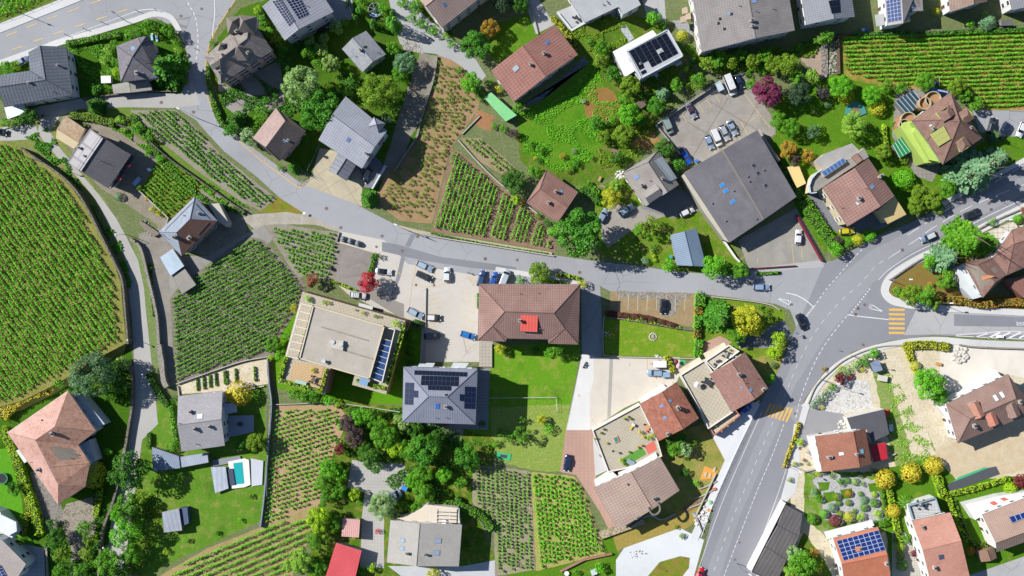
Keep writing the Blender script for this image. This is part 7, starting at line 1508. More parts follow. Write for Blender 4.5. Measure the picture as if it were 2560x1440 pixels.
# ---- vineyards
def NTH(n):
    T1 = ['', 'first', 'second', 'third', 'fourth', 'fifth', 'sixth', 'seventh', 'eighth', 'ninth', 'tenth', 'eleventh', 'twelfth', 'thirteenth', 'fourteenth', 'fifteenth', 'sixteenth', 'seventeenth', 'eighteenth', 'nineteenth']
    if n < 20: return T1[n]
    t = {2: 'twent', 3: 'thirt', 4: 'fort', 5: 'fift', 6: 'sixt'}[n//10]
    return t+'ieth' if n % 10 == 0 else t+'y-'+T1[n % 10]
def field(poly, ang, space, label, col='green', z0=0, w0=.55, dens=26, pitch=0, hh=1.25, group=None, skip=None, post=True):
    """rows of vines clipped to a pixel polygon; ang in degrees clockwise from the right as seen in the photo; space in photo px"""
    a = R(ang); d_ = Vector((math.cos(a), math.sin(a))); q = Vector((-d_.y, d_.x)); k0 = min(Vector(p).dot(q) for p in poly); k1 = max(Vector(p).dot(q) for p in poly)
    rows = []; off = k0+space*.5; n = 0; lm_ = leafm(*PAL[col][1:])
    while off < k1:
        xs = []
        for i in range(len(poly)):
            A, B = Vector(poly[i-1]), Vector(poly[i]); u, v = A.dot(q)-off, B.dot(q)-off
            if (u > 0) != (v > 0): t = u/(u-v); xs.append(A.lerp(B, t).dot(d_))
        xs.sort(); off += space*random.uniform(.94, 1.06); n += 1
        if skip and skip(n): continue
        for s_, e in zip(xs[::2], xs[1::2]):
            if e-s_ < 12: continue
            s_ += random.uniform(0, 6); e -= random.uniform(0, 6); o_ = off-space
            A = W(*(d_*s_+q*o_), 0); B = W(*(d_*e+q*o_), 0); L = (B-A).length; t = (B-A)/L; m = int(L*dens)
            if pitch:
                k = max(1, int(L/pitch)); idx = rng.integers(0, k+1, m); gone = rng.random(k+1) < .07; u = idx*pitch+rng.normal(size=m)*pitch*.17; keep = ~gone[idx]; u = u[keep]; m = len(u)
            else:
                u = rng.uniform(0, L, m); g = .5+.5*np.sin(u*1.1+off)*np.sin(u*.37+off*2); keep = rng.random(m) < .45+.6*g; u = u[keep]; m = len(u)
            if m < 3: continue
            s2 = rng.normal(size=m)*w0*.36+.12*np.sin(u*.9+off); q3 = np.array([-t.y, t.x, 0])
            P = np.array(A)[None]+np.array(t)[None]*u[:, None]+q3[None]*s2[:, None]; P[:, 2] = z0+np.clip(hh*(1-(s2/w0)**2*.7)*rng.uniform(.3, 1.05, m), .15, None)
            N = np.array([0, 0, 1.])[None]+q3[None]*(s2/w0)[:, None]+rng.normal(size=(m, 3))*.55
            V = quads(P, N, .36); c0 = np.array([A.x, A.y, z0]); ps = MB()
            for j in range(int(L/5)+1):
                x = A+t*min(L, j*5); ps.box((x.x-A.x, x.y-A.y, .7), (.07, .07, 1.4))
            me = leafmesh('vine_row', V-c0, [lm_, plain('#7a6a55', .9)], (np.array(ps.v), ps.f)); o = bpy.data.objects.new('vine_row', me); COL.objects.link(o); o.location = c0
            rows.append(o); o['category'] = 'vine row'; o['group'] = 'vine rows of '+label.split(' vines ', 1)[1].replace('in ', '', 1)
    wd = ('left' if abs(math.sin(a)) > .75 else 'top')
    first, rest = label.split(' ', 1)
    rows.sort(key=lambda o: o.location.x if wd == 'left' else -o.location.y)
    for i, o in enumerate(rows): o['label'] = (NTH(i+1)+' '+label+' counted from the '+wd) if i not in (0, len(rows)-1) else (('first ' if i == 0 else 'last ')+label+' counted from the '+wd)
o_=patch('vineyard_soil', [(325,275),(440,275),(482,312),(560,392),(640,456),(692,497),(650,528),(600,502),(500,432),(400,352)], s_grey, .1)
field([(335,282),(438,278),(478,312),(555,392),(636,458),(682,495),(652,520),(600,492),(500,422),(405,345)], 41, 9.5, 'row of vines beside the curving village street', 'green', pitch=1.0, dens=32, w0=.45, hh=1.0)
patch('vineyard_soil', [(352,470),(400,388),(440,400),(512,462),(480,502),(425,552),(400,540)], soil('#a08a50','#7f7a3c','#5f8a28',.8), .1)
field([(362,475),(400,395),(438,405),(505,462),(480,495),(425,545),(400,530)], 41, 9, 'row of vines above the old slate house', 'green', pitch=.9, dens=32, w0=.5, hh=1.)
patch('vineyard_soil', [(660,565),(700,560),(848,582),(840,690),(815,700),(760,690),(745,700)], s_grey, .1)
field([(672,570),(845,586),(836,680),(812,695),(790,685),(755,692)], 17, 9.5, 'row of vines beside the recycling bay', 'green', pitch=1.05, dens=34, w0=.5, hh=1.0)
patch('vineyard_soil', [(620,590),(660,600),(765,712),(745,770),(705,830),(682,892),(600,905),(438,958),(425,745),(440,725),(520,660)], soil('#9a9086','#7f766c','#6f8045',.3), .1)
field([(632,596),(660,608),(758,715),(740,765),(700,825),(676,875),(596,898),(440,950),(430,748),(445,728),(525,662)], -27, 9.6, 'row of vines in the central vineyard', 'green', dens=36, w0=.34, hh=1.2)
patch('vineyard_soil', [(440,962),(520,935),(600,908),(666,895),(670,960),(560,978),(455,985)], s_pale, .1)
for i, x in enumerate((492,508,523,538,562,588,636)):
    hedge([(x, 948-i*5),(x+2, 976-i*4)], 5 if i not in (4,) else 9, .6, 'green', desc='short garden bed row of green crop')
s7 = soil('#b89a78','#9c7c5c','#8f8a50',.4)
patch('vineyard_soil', [(1095,138),(1125,148),(1160,170),(1200,252),(1195,275),(1145,345),(1125,372),(1080,560),(1000,552),(935,500),(960,440),(1010,392),(1040,345),(1070,240)], s7, .1)
# individual young vines
P7 = [(1097,150),(1125,160),(1155,190),(1192,255),(1140,340),(1118,372),(1100,440),(1075,545),(1005,540),(945,495),(965,450),(1015,395),(1045,345),(1072,250)]
yv = leafmesh('young_vine', np.concatenate([crown('shrub', 5)]), leafm(*PAL['green'][1:])); cnt = 0; a_ = 0
for j in range(60):
    for i in range(40):
        x = 935+i*12+(j % 2)*6+random.uniform(-3, 3); y = 145+j*8.5+random.uniform(-2.5, 2.5)
        if inpoly(x, y, P7) and random.random() < .75 and cnt < 295:
            cnt += 1; o = bpy.data.objects.new('young_vine', yv); COL.objects.link(o); c = W(x, y); o.location = c; s_ = random.uniform(.38, .62); o.scale = (s_, s_, s_*1.1); o.rotation_euler = (0, 0, random.uniform(0, 6)); recolour(o, leafm(*PAL[random.choice(['olive','green','pale'])][1:]))
            tag(o, 'small young vine in the sparse brown vineyard beside the curved wall', 'young vine', 'young vines in the sparse brown vineyard')
patch('vineyard_soil', [(1128,368),(1150,380),(1250,462),(1345,535),(1388,605),(1390,630),(1250,606),(1078,578)], soil('#a58a76','#876c58','#7f8a48',.2), .1)
field([(1135,375),(1150,388),(1250,470),(1340,540),(1378,600),(1372,622),(1250,598),(1085,572)], 107, 10.2, 'row of vines in the striped vineyard', 'bright', dens=40, w0=.24, hh=1.5, skip=lambda n: n in (2, 6, 11, 16))
patch('vineyard_soil', [(1150,345),(1200,345),(1262,395),(1292,425),(1262,440),(1200,405)], s_tan, .1)
field([(1155,348),(1200,350),(1260,398),(1285,424),(1262,432),(1205,400)], 41, 11, 'row of vines above the diagonal wall', 'green', pitch=.9, dens=22, w0=.5)
patch('vineyard_soil', [(1195,275),(1235,290),(1228,330),(1200,320),(1180,305)], s_red, .1)
patch('vineyard_soil', [(2098,84),(2620,66),(2620,276),(2470,276),(2440,262),(2400,240),(2320,225),(2200,215),(2130,200),(2098,185)], grass('#7d8f35','#9a9a48','#c9a25c',1.0,.4,'#5f7a24'), .1)
field([(2103,92),(2600,76),(2600,270),(2470,270),(2440,256),(2400,232),(2320,218),(2200,205),(2110,180)], -2.2, 10.8, 'row of vines in the top right vineyard', 'bright', dens=36, w0=.42, hh=1.2)
patch('vineyard_soil', [(676,1015),(845,1012),(872,1050),(835,1125),(800,1260),(700,1310),(655,1325),(660,1240)], soil('#c9a98a','#ae8f6c','#9aa550',.3), .1)
field([(682,1024),(835,1020),(860,1055),(828,1120),(795,1250),(700,1296),(662,1310),(668,1240)], -17, 11, 'row of vines left of the thicket', 'bright', dens=24, pitch=1.3, w0=.4, hh=.9)
patch('vineyard_soil', [(380,1450),(520,1370),(660,1315),(795,1262),(790,1330),(740,1400),(720,1500),(350,1500)], soil('#c4aa84','#a08a5c','#8f9a48',.45), .1)
field([(395,1445),(530,1372),(662,1322),(785,1275),(780,1330),(735,1395),(705,1480),(350,1500)], -23, 15.5, 'row of vines below the garden shed lawn', 'bright', dens=40, w0=.45, hh=1.3)
patch('vineyard_soil', [(1182,1160),(1325,1178),(1338,1425),(1238,1440),(1235,1330),(1180,1255)], soil('#b5a893','#96897a','#8f9a50',.4), .1)
field([(1190,1168),(1318,1182),(1332,1420),(1244,1432),(1240,1330),(1190,1255)], 88, 11.5, 'row of vines in the bottom centre vineyard', 'green', dens=26, pitch=.95, w0=.4, hh=.9)
patch('vineyard_soil', [(1326,1180),(1435,1190),(1455,1215),(1515,1385),(1340,1428)], soil('#cdb184','#b09a60','#8fae3c',.6), .1)
field([(1332,1186),(1428,1194),(1450,1220),(1505,1378),(1345,1420)], 85, 10, 'row of vines left of the brick drive', 'bright', dens=34, pitch=1.3, w0=.55, hh=1.2)
field([(-20,355),(50,372),(92,404),(138,436),(176,474),(210,524),(248,602),(277,660),(293,706),(298,780),(305,850),(230,888),(145,940),(58,986),(-20,1012)], 55, 13.2, 'row of vines in the great left vineyard', 'bright', z0=T1Z, dens=46, w0=.44, hh=1.5)
field([(-20,-20),(140,-20),(60,25),(-20,50)], -65, 13, 'row of vines in the top left corner', 'bright', dens=30, w0=.8)
# ================================================================ VEHICLES
TYRE = plain('#2a2b2d', .9); RIM = plain('#b5b9bd', .35, .5, .6); CG = glass_m('#26323f'); HL = plain('#f2f5f6', .15, .8); TL = plain('#c42a2a', .3, .6); TRIM = plain('#3a3c40', .6)
STY = {  # length, width, height, belt, hood height, windscreen base/top, rear top/base (fractions of length, front positive)
 'hatch': (4.1, 1.78, 1.48, .98, .86, .24, .08, -.36, -.47), 'sedan': (4.6, 1.8, 1.43, .95, .84, .22, .07, -.22, -.36), 'wagon': (4.65, 1.82, 1.5, .98, .86, .23, .09, -.38, -.48),
 'suv': (4.6, 1.9, 1.7, 1.08, 1.0, .24, .1, -.38, -.48), 'van': (4.9, 1.95, 1.95, 1.15, 1.05, .36, .22, -.46, -.49), 'camper': (6.0, 2.1, 2.6, 1.2, 1.1, .38, .26, -.47, -.49), 'pickup': (4.9, 1.85, 1.6, 1.0, .95, .2, .07, -.1, -.16)}
def car_proto(style):
    L, Wd, Hh, bt, hd, wb, wt, rt, rb = STY[style]; hw = Wd/2; parts = {}
    xs = [-.5, -.488, -.46, -.4, -.3, -.15, 0, .15, .25, .33, .41, .46, .485, .5]
    def w_(x): ax = abs(x); return hw*(1-.0*ax-.14*max(0, (ax-.36)/.14)**2-.10*max(0, (ax-.47)/.03))
    def dk(x):
        if x > wb: t = (x-wb)/(.5-wb); return hd+(bt-hd)*(1-t)**2-.16*t**3
        if x < rb: t = (rb-x)/(.5+rb+1e-3); return bt-.02-.1*t**2
        return bt
    v = []; f = []; P = 11
    for x in xs:
        w0 = w_(x); d = dk(x); zb = .24+(.1 if abs(x) > .47 else 0)
        pr = [(-.86, zb), (-.98, .36), (-1, .6), (-.97, d-.14), (-.88, d-.02), (0, d+.03), (.88, d-.02), (.97, d-.14), (1, .6), (.98, .36), (.86, zb)]
        if abs(x) > .49: pr = [(a*.96, b if b > zb+.02 else b) if b < d-.1 else (a*.93, b-.08) for a, b in pr]
        v += [(x*L, a*w0, b) for a, b in pr]
    n = len(xs)
    for i in range(n-1):
        for j in range(P-1): f.append([i*P+j, (i+1)*P+j, (i+1)*P+j+1, i*P+j+1])
        f.append([i*P+P-1, (i+1)*P+P-1, (i+1)*P, i*P])
    f += [list(range(P)), list(range((n-1)*P, n*P))[::-1]]
    parts['body'] = ('body', v, f, 0, True)
    gw = hw*.86; tw = hw*.7; zt = Hh-.05
    if style in ('van', 'camper'): tw = hw*.84; gw = hw*.93
    gv = [(wb*L, -gw*.82, bt), (wb*L, gw*.82, bt), (wb*L-.25, gw, bt), (rb*L+.15, gw, bt), (rb*L, gw*.85, bt), (rb*L, -gw*.85, bt), (rb*L+.15, -gw, bt), (wb*L-.25, -gw, bt)]
    gt = [(wt*L, -tw*.85, zt), (wt*L, tw*.85, zt), (wt*L-.18, tw, zt), (rt*L+.12, tw, zt), (rt*L, tw*.88, zt), (rt*L, -tw*.88, zt), (rt*L+.12, -tw, zt), (wt*L-.18, -tw, zt)]
    g = gv+gt; gf = [[i, (i+1) % 8, 8+(i+1) % 8, 8+i] for i in range(8)]+[list(range(8, 16))]
    parts['glass'] = ('window_glass', g, [q[::-1] for q in gf[:8]]+[gf[8]], 1, False)
    k = 1.04; r = [(x*1.0+(.02 if x > 0 else -.02), y*k, zt+.005) for x, y, z in gt]; r2 = [(x*.97-.01, y*.93, zt+.055) for x, y, z in gt]
    rv = r+r2; rf = [[i, (i+1) % 8, 8+(i+1) % 8, 8+i][::-1] for i in range(8)]+[list(range(8, 16))]; parts['roof'] = ('roof', rv, rf, 0, False)
    return L, Wd, parts
PROTO = {}
def make_car(style, extra=None):
    L, Wd, parts = car_proto(style); root = thing('car', 'x', 'car', (0,0,0))
    white = plain('#f0f0f0', .25, .6)
    for k, (nm, v, f, m, sm) in parts.items(): mk(nm, v, f, [white] if m == 0 else [CG], root, smooth=sm)
    # pillars
    hw = Wd/2
    for sx in (1, -1):
        for sy in (1, -1):
            b = MB(); c = (sx*L*.31, sy*(hw-.12), .32); b.tube((c[0], c[1]-.11, c[2]), (c[0], c[1]+.11, c[2]), .32, n=16); w_ = b.build('wheel', TYRE, root)
            b = MB(); b.tube((c[0], c[1]+sy*.1, c[2]), (c[0], c[1]+sy*.125, c[2]), .2, n=12); b.build('rim', RIM, w_)
    for sy in (1, -1):
        b = MB(); b.box((L*.475, sy*hw*.68, .68), (.22, .36, .16), -sy*.35); b.build('headlight', HL, root)
        b = MB(); b.box((-L*.485, sy*hw*.7, .82), (.14, .3, .2), sy*.25); b.build('tail_light', TL, root)
        b = MB(); b.box((L*STY[style][5]-.35, sy*(hw+.08), STY[style][3]+.05), (.16, .24, .14), 0); b.build('mirror', white, root)
    b = MB(); b.box((L*.492, 0, .42), (.08, Wd*.7, .18)); b.build('bumper_grille', TRIM, root)
    if style == 'pickup':
        b = MB(); z = .98
        for c, s_ in (((-L*.33, 0, .96), (L*.28, Wd*.78, .06)),): b.box(c, s_)
        b.build('load_bed', TRIM, root)
    if style == 'camper':
        b = MB(); b.box((-.6, 0, 2.62), (.7, .6, .1)); b.box((.9, 0, 2.6), (.5, .5, .08)); b.build('roof_hatch', plain('#dfe3e6', .4), root)
    if extra == 'rack':
        b = MB()
        for x in (-1.2, -.7, -.2, .3): b.box((x, 0, Hh_(style)+.1), (.07, Wd*.72, .06))
        for sy in (1, -1): b.box((-.45, sy*Wd*.34, Hh_(style)+.08), (1.9, .05, .05))
        b.build('roof_rack', plain('#c9ccce', .4, .5, .5), root)
    return root
def Hh_(s): return STY[s][2]
def car(px, py, ang, style, col, label, roof=None, scale=1.0, extra=None):
    key = (style, extra)
    if key not in PROTO: PROTO[key] = make_car(style, extra); c = PROTO[key]; first = True
    else: c = copy_tree(PROTO[key])
    z = zat(px, py)+.012; c.location = W(px, py, z); c.rotation_euler = (0, 0, -R(ang)); c.scale = (scale, scale, scale)
    pm = NB('car_paint'); pm.b.inputs['Coat Weight'].default_value = .6; pm.b.inputs['Coat Roughness'].default_value = .08
    pm = MATS.setdefault(('cp', col), pm.done(srgb(col), .3, .5, .25))
    rf = MATS[('cp', roof)] if roof and ('cp', roof) in MATS else (plain(roof, .25, .6) if roof else pm)
    for ch in c.children:
        n = ch.name.split('.')[0]
        if n in ('body', 'mirror'): recolour(ch, pm)
        if n == 'roof': recolour(ch, rf)
    cat = {'van': 'van', 'camper': 'camper van', 'pickup': 'pickup'}.get(style, 'car'); c.name = {'car': 'parked_car', 'van': 'parked_van', 'camper van': 'camper_van', 'pickup': 'pickup_truck'}[cat]
    c['label'] = label; c['category'] = cat; c['group'] = 'cars and vans in the village'; return c
SB, LB, WH, DK, BL, SI = '#9fb2cc', '#b9cfe3', '#f4f5f6', '#2a2f38', '#2f62b5', '#bcc3cb'
car(1062,666,25,'wagon',LB,'pale blue estate car in the central car park, above a dark car')
car(1061,691,25,'wagon','#3a3f45','dark charcoal car parked just below the pale blue estate')
car(1118,687,-88,'hatch',WH,'white hatchback parked upright alone right of two angled cars')
car(960,679,6,'sedan',WH,'white car with black roof above the crimson maple',roof='#23272e')
car(896,738,6,'suv',WH,'white off-roader with ladder roof rack below the crimson maple',extra='rack')
car(1204,696,-75,'wagon','#3d5a86','dark blue car, left of three parked behind the red dormer roof')
car(1235,698,-70,'hatch','#2d5fb8','bright blue car, middle of three behind the red dormer roof')
car(1262,695,-68,'van','#c3cedb','silver people carrier, right of three behind the red dormer roof')
car(1039,783,28,'wagon',LB,'silver-blue car parked diagonally above the kerb dividing the car park')
car(1084,794,2,'hatch','#3a3d42','black car with white roof in the lower car park',roof='#f4f5f6')
car(1082,840,-3,'wagon','#5b6470','grey car in shade beside the dark hedge of the car park')
car(1170,838,16,'hatch','#2a86dc','vivid blue car beside the brown roof with red dormer')
car(918,440,118,'hatch','#262b35','black car in the shaded bay under the big grey house')
car(1668,315,66,'van','#9fb0a8','greenish silver people carrier at the left corner of the car deck')
car(1727,278,62,'sedan','#b3adb9','silver car with dark plum roof alone on the car deck',roof='#4f3a48')
car(1823,214,68,'camper',WH,'large white camper van at the top corner of the car deck')
car(1846,206,64,'hatch','#2c3d5c','dark blue car behind the white camper van')
car(1772,356,68,'hatch',SB,'leftmost silver car of four parked against the great hall')
car(1789,345,66,'van',WH,'white van, second of four vehicles parked against the great hall')
car(1810,333,64,'wagon',SI,'silver estate, third of four vehicles parked against the great hall')
car(1829,320,62,'sedan','#a9b9d0','silver-blue saloon, rightmost of four parked against the great hall')
car(1712,391,60,'pickup','#1f62dc','bright blue pickup with open bed at the lower corner of the car deck',scale=1.05)
car(1565,526,-34,'wagon',LB,'pale blue estate parked below the cross-gabled grey house')
car(1507,540,-60,'hatch',SB,'small silver car half hidden by the huge round tree')
car(1716,530,-26,'hatch',WH,'white car parked near the blue barn')
car(1994,593,-86,'hatch',WH,'white car on the court between hall and maroon wall')
car(2115,578,-6,'hatch','#f0dd1e','bright yellow car below the cream house')
car(2196,535,60,'hatch','#c3d0dc','pale car half under the eave of the cream house')
car(2427,535,-22,'suv','#2b2f35','black car driving on the main road near the right edge')
car(2318,593,155,'wagon','#93a3b8','grey-blue car driving on the main road beside the pine',roof='#c9ced4')
car(2477,315,-74,'wagon','#2b3038','black car parked leftmost beside the top right vineyard')
car(2507,326,118,'suv','#24344f','dark navy car in the middle of three by the top right vineyard')
car(2550,325,112,'hatch',WH,'white car with dark windows at the right edge',scale=1.05)
car(1902,718,0,'wagon','#a3bde0','silver-blue car driving on the village street near the junction')
car(2002,804,66,'suv','#1c2434','black car waiting at the give way line of the junction')
car(1657,766,92,'hatch','#23262c','black car on the gravel bays above the walled lawn')
car(1637,932,182,'wagon','#a9bfd8','silver-blue estate with a trailer behind it in the beige yard')
car(1860,850,142,'sedan','#232a38','dark saloon in shade beside the yellow-green tree')
car(1418,1156,98,'sedan','#22375c','dark blue car on the brick driveway beside the vineyard')
car(1748,1435,-62,'hatch','#d81f2a','bright red car driving up the main road at the bottom edge')
car(983,1237,-22,'van','#a9b9cc','silver-blue van behind the silvery tree in the paved yard')
car(2,330,10,'hatch','#3a4048','dark car cut off by the left edge')
car(1862,1022,-36,'hatch','#1c4fb0','deep blue car tucked under the eave above the yellow crossing')
car(812,68,-28,'wagon','#2a2f3c','black car in the shade below the house with solar strips')
car(58,155,-30,'hatch','#7f93ac','covered silver-blue car between bushes beside the dark L-shaped roof')
def trailer(px, py, ang, L, Wd, Hh, col, label, name='trailer'):
    c = W(px, py); t = thing(name, label, 'trailer', tuple(c), rz=-R(ang)); o = Vector(c)
    def P(n, b, m, par=t):
        ob = b.build(n, m); ob.parent = par; return ob
    b = MB(); b.box((0, 0, .5+Hh/2), (L, Wd, Hh)); b.box((0, 0, .5+Hh+.03), (L+.06, Wd+.06, .06)); P('box', b, plain(col, .45))
    for sy in (1, -1):
        b = MB(); b.tube((-.1, sy*(Wd/2+.05)-.08, .28), (-.1, sy*(Wd/2+.05)+.08, .28), .28, n=12); P('wheel', b, TYRE)
    b = MB(); b.tube((L/2, .3, .45), (L/2+.9, 0, .45), .04); b.tube((L/2, -.3, .45), (L/2+.9, 0, .45), .04); P('drawbar', b, TRIM)
trailer(1663,936,176,2.2,1.4,.7,'#8fb0cc','small pale blue box trailer behind the silver-blue estate')
trailer(1648,909,180,3.4,1.8,1.3,'#f0efec','long white box trailer above the silver-blue estate')
trailer(1012,1219,210,1.5,1.2,.6,'#3f8fe0','bright blue box trailer beside the silvery tree')
trailer(2203,945,190,2.4,1.5,.9,'#d6cfc9','white trailer with a spare wheel below the garden hut')
trailer(1796,218,62,2.6,1.5,1.2,'#c4d2dc','grey-white box trailer left of the camper van')
# crane truck behind the mansion
t = thing('truck_crane', 'dark blue crane boom with white lettering behind the lime mansion', 'crane', W(2335,222))
slab('boom', [(2317,216),(2344,223),(2373,228),(2373,233),(2344,229),(2318,223)], 2.6, 3.1, plain('#1f5fb0', .4), t)
b = MB()
for i in range(7):
    c = W(2347+i*3.6, 225.6+i*.8, 3.13); b.box(tuple(c), (.22, .34 if i % 2 else .26, .02), -.2+(i % 3)*.3)
b.build('lettering', plain('#e9eef4', .5), t); slab('chassis', [(2311,200),(2340,206),(2348,215),(2316,210)], .5, 1.3, plain('#33404a', .7), t); c = W(2336,206,1.8); b = MB(); b.tube((c.x,c.y,.8), (c.x,c.y,1.8), .6, n=16); b.build('drum', plain('#a9b9d0', .4), t)
b = MB()
for x in (2320, 2348): b.tube(W(x,193,.1), W(x,193,2.6), .05); b.tube(W(x+1,214,.1), W(x+1,214,2.6), .05); b.tube(W(x,193,2.6), W(x+1,214,2.6), .06)
b.build('frame', plain('#b9c3cc', .4), t)
# motorcycle
c = W(1461,912); t = thing('motorcycle', 'dark motorcycle parked at the edge of the long garden lawn', 'motorcycle', tuple(c), rz=R(60))
def loc(n, b, m, par): o = b.build(n, m); o.parent = par; return o
for x in (.7, -.7):
    b = MB(); b.tube((x, -.07, .31), (x, .07, .31), .31, n=14); loc('wheel', b, TYRE, t)
b = MB(); b.box((.15, 0, .8), (.6, .32, .3), taper=.7); b.box((0, 0, .5), (.6, .3, .4)); loc('body', b, plain('#33405c', .35), t); b = MB(); b.box((-.4, 0, .85), (.75, .28, .12)); loc('seat', b, TRIM, t)
b = MB(); b.tube((.5, -.4, 1.05), (.5, .4, 1.05), .03); b.tube((.5, 0, 1.05), (.7, 0, .35), .04); loc('handlebar', b, TRIM, t)
# ================================================================ STREET FURNITURE
POLE = plain('#8f979c', .45, .5, .5); DARKP = plain('#4f565c', .6)
def lamp(px, py, h, arm, ang, label, headcol='#e9eef2', ball=False, mat=None):
    """ang: where the arm points, degrees clockwise from right in the photo"""
    c = W(px, py); t = thing('street_lamp', label, 'street lamp', tuple(c), 'street lamps along roads and lanes'); a = -R(ang); d_ = Vector((math.cos(a), math.sin(a), 0)); m = mat or POLE
    b = MB(); b.tube(c, c+Vector((0, 0, h)), .1, .06, 10); b.build('pole', m, t); e = c+Vector((0, 0, h))+d_*arm
    if arm: b = MB(); b.tube(c+Vector((0, 0, h)), e+Vector((0, 0, .15)), .05, .04, 8); b.build('arm', m, t)
    b = MB()
    if ball: b.ball(tuple(e+Vector((0, 0, .25))), .28, 12, 8)
    else: b.box(tuple(e+d_*.35+Vector((0, 0, .12))), (1.0, .4, .16), a, taper=.8)
    b.build('lamp_head', plain(headcol, .3), t); return t
lamp(54,34,8,1.2,200,'tall dark street lamp above the wide road at top left',mat=DARKP,headcol='#4f565c')
lamp(317,54,6,1.4,215,'street lamp with short arm on the pavement above the hedge',mat=DARKP,headcol='#5f666c')
lamp(497,297,8,3,205,'street lamp with long arm at the mouth of the sunken lane')
lamp(322,588,5,1.6,170,'street lamp with white globe beside the lane near the slate house',ball=True)
lamp(120,408,8,0,0,'dark wooden utility pole on the bank below the terrace house',mat=DARKP,headcol='#4f565c')
lamp(338,848,4.5,.3,180,'white globe lamp on the dry stone wall beside the walled lane',ball=True)
lamp(367,934,3.2,0,0,'white globe lamp at the end of the dark clipped hedge',ball=True)
lamp(274,1360,4,0,0,'white globe lamp under trees in the lower lane',ball=True)
lamp(1021,577,7,2.6,205,'street lamp with long arm above the asphalt patch of the village street',mat=DARKP)
lamp(2462,560,8,3,-12,'street lamp with long pale arm beside the roofs at the right edge')
lamp(2222,699,7,3,0,'street lamp with pale arm inside the curve of the junction')
lamp(2344,757,6,.9,0,'street lamp by the tree where the side street leaves the junction')
lamp(2128,889,8,2.2,10,'upper street lamp over the bushy bed of the gravel yard')
lamp(2050,948,8,2.2,12,'lower street lamp over the maroon shrub of the gravel yard')
lamp(1957,1156,8,2.6,25,'street lamp beside the yellow hedge below the zebra crossing')
lamp(1842,1408,7,2,30,'street lamp at the left end of the garage row')
lamp(2165,1210,3,0,0,'thin white garden lamp in the rock garden') if False else None
def post(px, py, h, label=None):
    c = W(px, py); b = MB(); b.tube(c, c+Vector((0, 0, h)), .09, .07, 8); b.tube(c+Vector((0,0,h)), c+Vector((0, 0, h+.12)), .13, .1, 8); o = b.build('road_post', plain('#3d444c', .6), base=tuple(c))
    auto(o, 'dark roadside post', px, py, 'post', 'dark posts along the wide road'); return o
for x, y in ((167,88),(213,73),(257,57),(344,28),(390,25)): post(x, y, 1.5)
for x, y in ((489,122),): post(x, y, .9)
def fence(px, h, step, label, mat=None, rails=3, z0=0, name='railing', panel=None):
    Wp = [W(x, y, z0) for x, y in px]; t = thing(name, label, 'railing' if not panel else 'fence', tuple(Wp[0])); m = mat or POLE
    for a, b_ in zip(Wp, Wp[1:]):
        L = (b_-a).length; n = max(1, int(L/step))
        p = MB()
        for i in range(n+1): x = a.lerp(b_, i/n); p.tube(x, x+Vector((0, 0, h)), .04, n=6)
        p.build('posts', m, t); r = MB()
        for k in range(rails): z = Vector((0, 0, h*(k+1)/rails)); r.tube(a+z, b_+z, .03, n=6)
        r.build('rails', m, t)
    return t
fence([(1897,1008),(1850,1105),(1790,1232),(1752,1340)], 1.1, 2.2, 'long white metal railing beside the sloping main road', plain('#e3e8ec',.4))
fence([(800,362),(775,415),(758,452),(745,462)], 1.1, 1.5, 'curved metal railing beside the beige parking terrace')
fence([(1637,308),(1700,266),(1800,200),(1862,183)], 1.1, 2.5, 'metal railing along the upper edge of the concrete car deck', z0=1.1)
fence([(0,58),(80,28),(150,-2)], .8, 2.5, 'low metal guard rail along the wide road at top left', plain('#9fa6ac',.4), 1)
fence([(1995,540),(2058,652)], 1.0, 1.3, 'thin metal railing along the maroon parapet', z0=0)
fence([(2200,1300),(2090,1318),(2075,1330)][:2], 1.0, 1.2, 'pale terrace railing above the orange solar roof')
fence([(1225,994),(1390,993),(1392,1028)], 1.2, 2.0, 'pale netting frame at the end of the long garden lawn', plain('#dfe3e6',.4), 2)
fence([(1450,705),(1452,880)], .9, 2, 'low wire fence beside the shaded driveway', DARKP)
fence([(670,1010),(668,1240)], 1.0, 2.4, 'wire fence beside the long straight concrete wall', z0=1.5)
fence([(1435,1200),(1512,1388)], 1.2, 2.2, 'wire fence above the brick driveway edge')
fence([(2400,1290),(2435,1370)][:2], .9, 1.5, 'thin fence between clipped hedge and white terrace')
def sign(px, py, label, w0=.9, h=2.2, col='#f4f5f6', ang=0, mark_=None):
    c = W(px, py); t = thing('road_sign', label, 'road sign', tuple(c)); b = MB(); b.tube(c, c+Vector((0,0,h)), .04); b.build('pole', POLE, t)
    b = MB(); b.box((c.x, c.y, h-.3), (w0, .05, .6), R(ang)); b.build('sign_plate', plain(col, .4), t)
    if mark_: b = MB(); b.box((c.x, c.y-.04, h-.3), (w0*.5, .03, .18), R(ang)); b.build('sign_mark', plain(mark_, .5), t)
sign(1993,838,'small road sign by the pavement below the waiting black car',ang=20); sign(1987,832,'second road sign standing on the paved corner of the junction',.6,2.6,'#2f62b5',80); sign(2095,875,'small pink and white sign on the pavement edge',.4,1.2,'#e06aa0')
sign(1968,640+20,'road sign near the court corner',.5,2,ang=45) if False else None
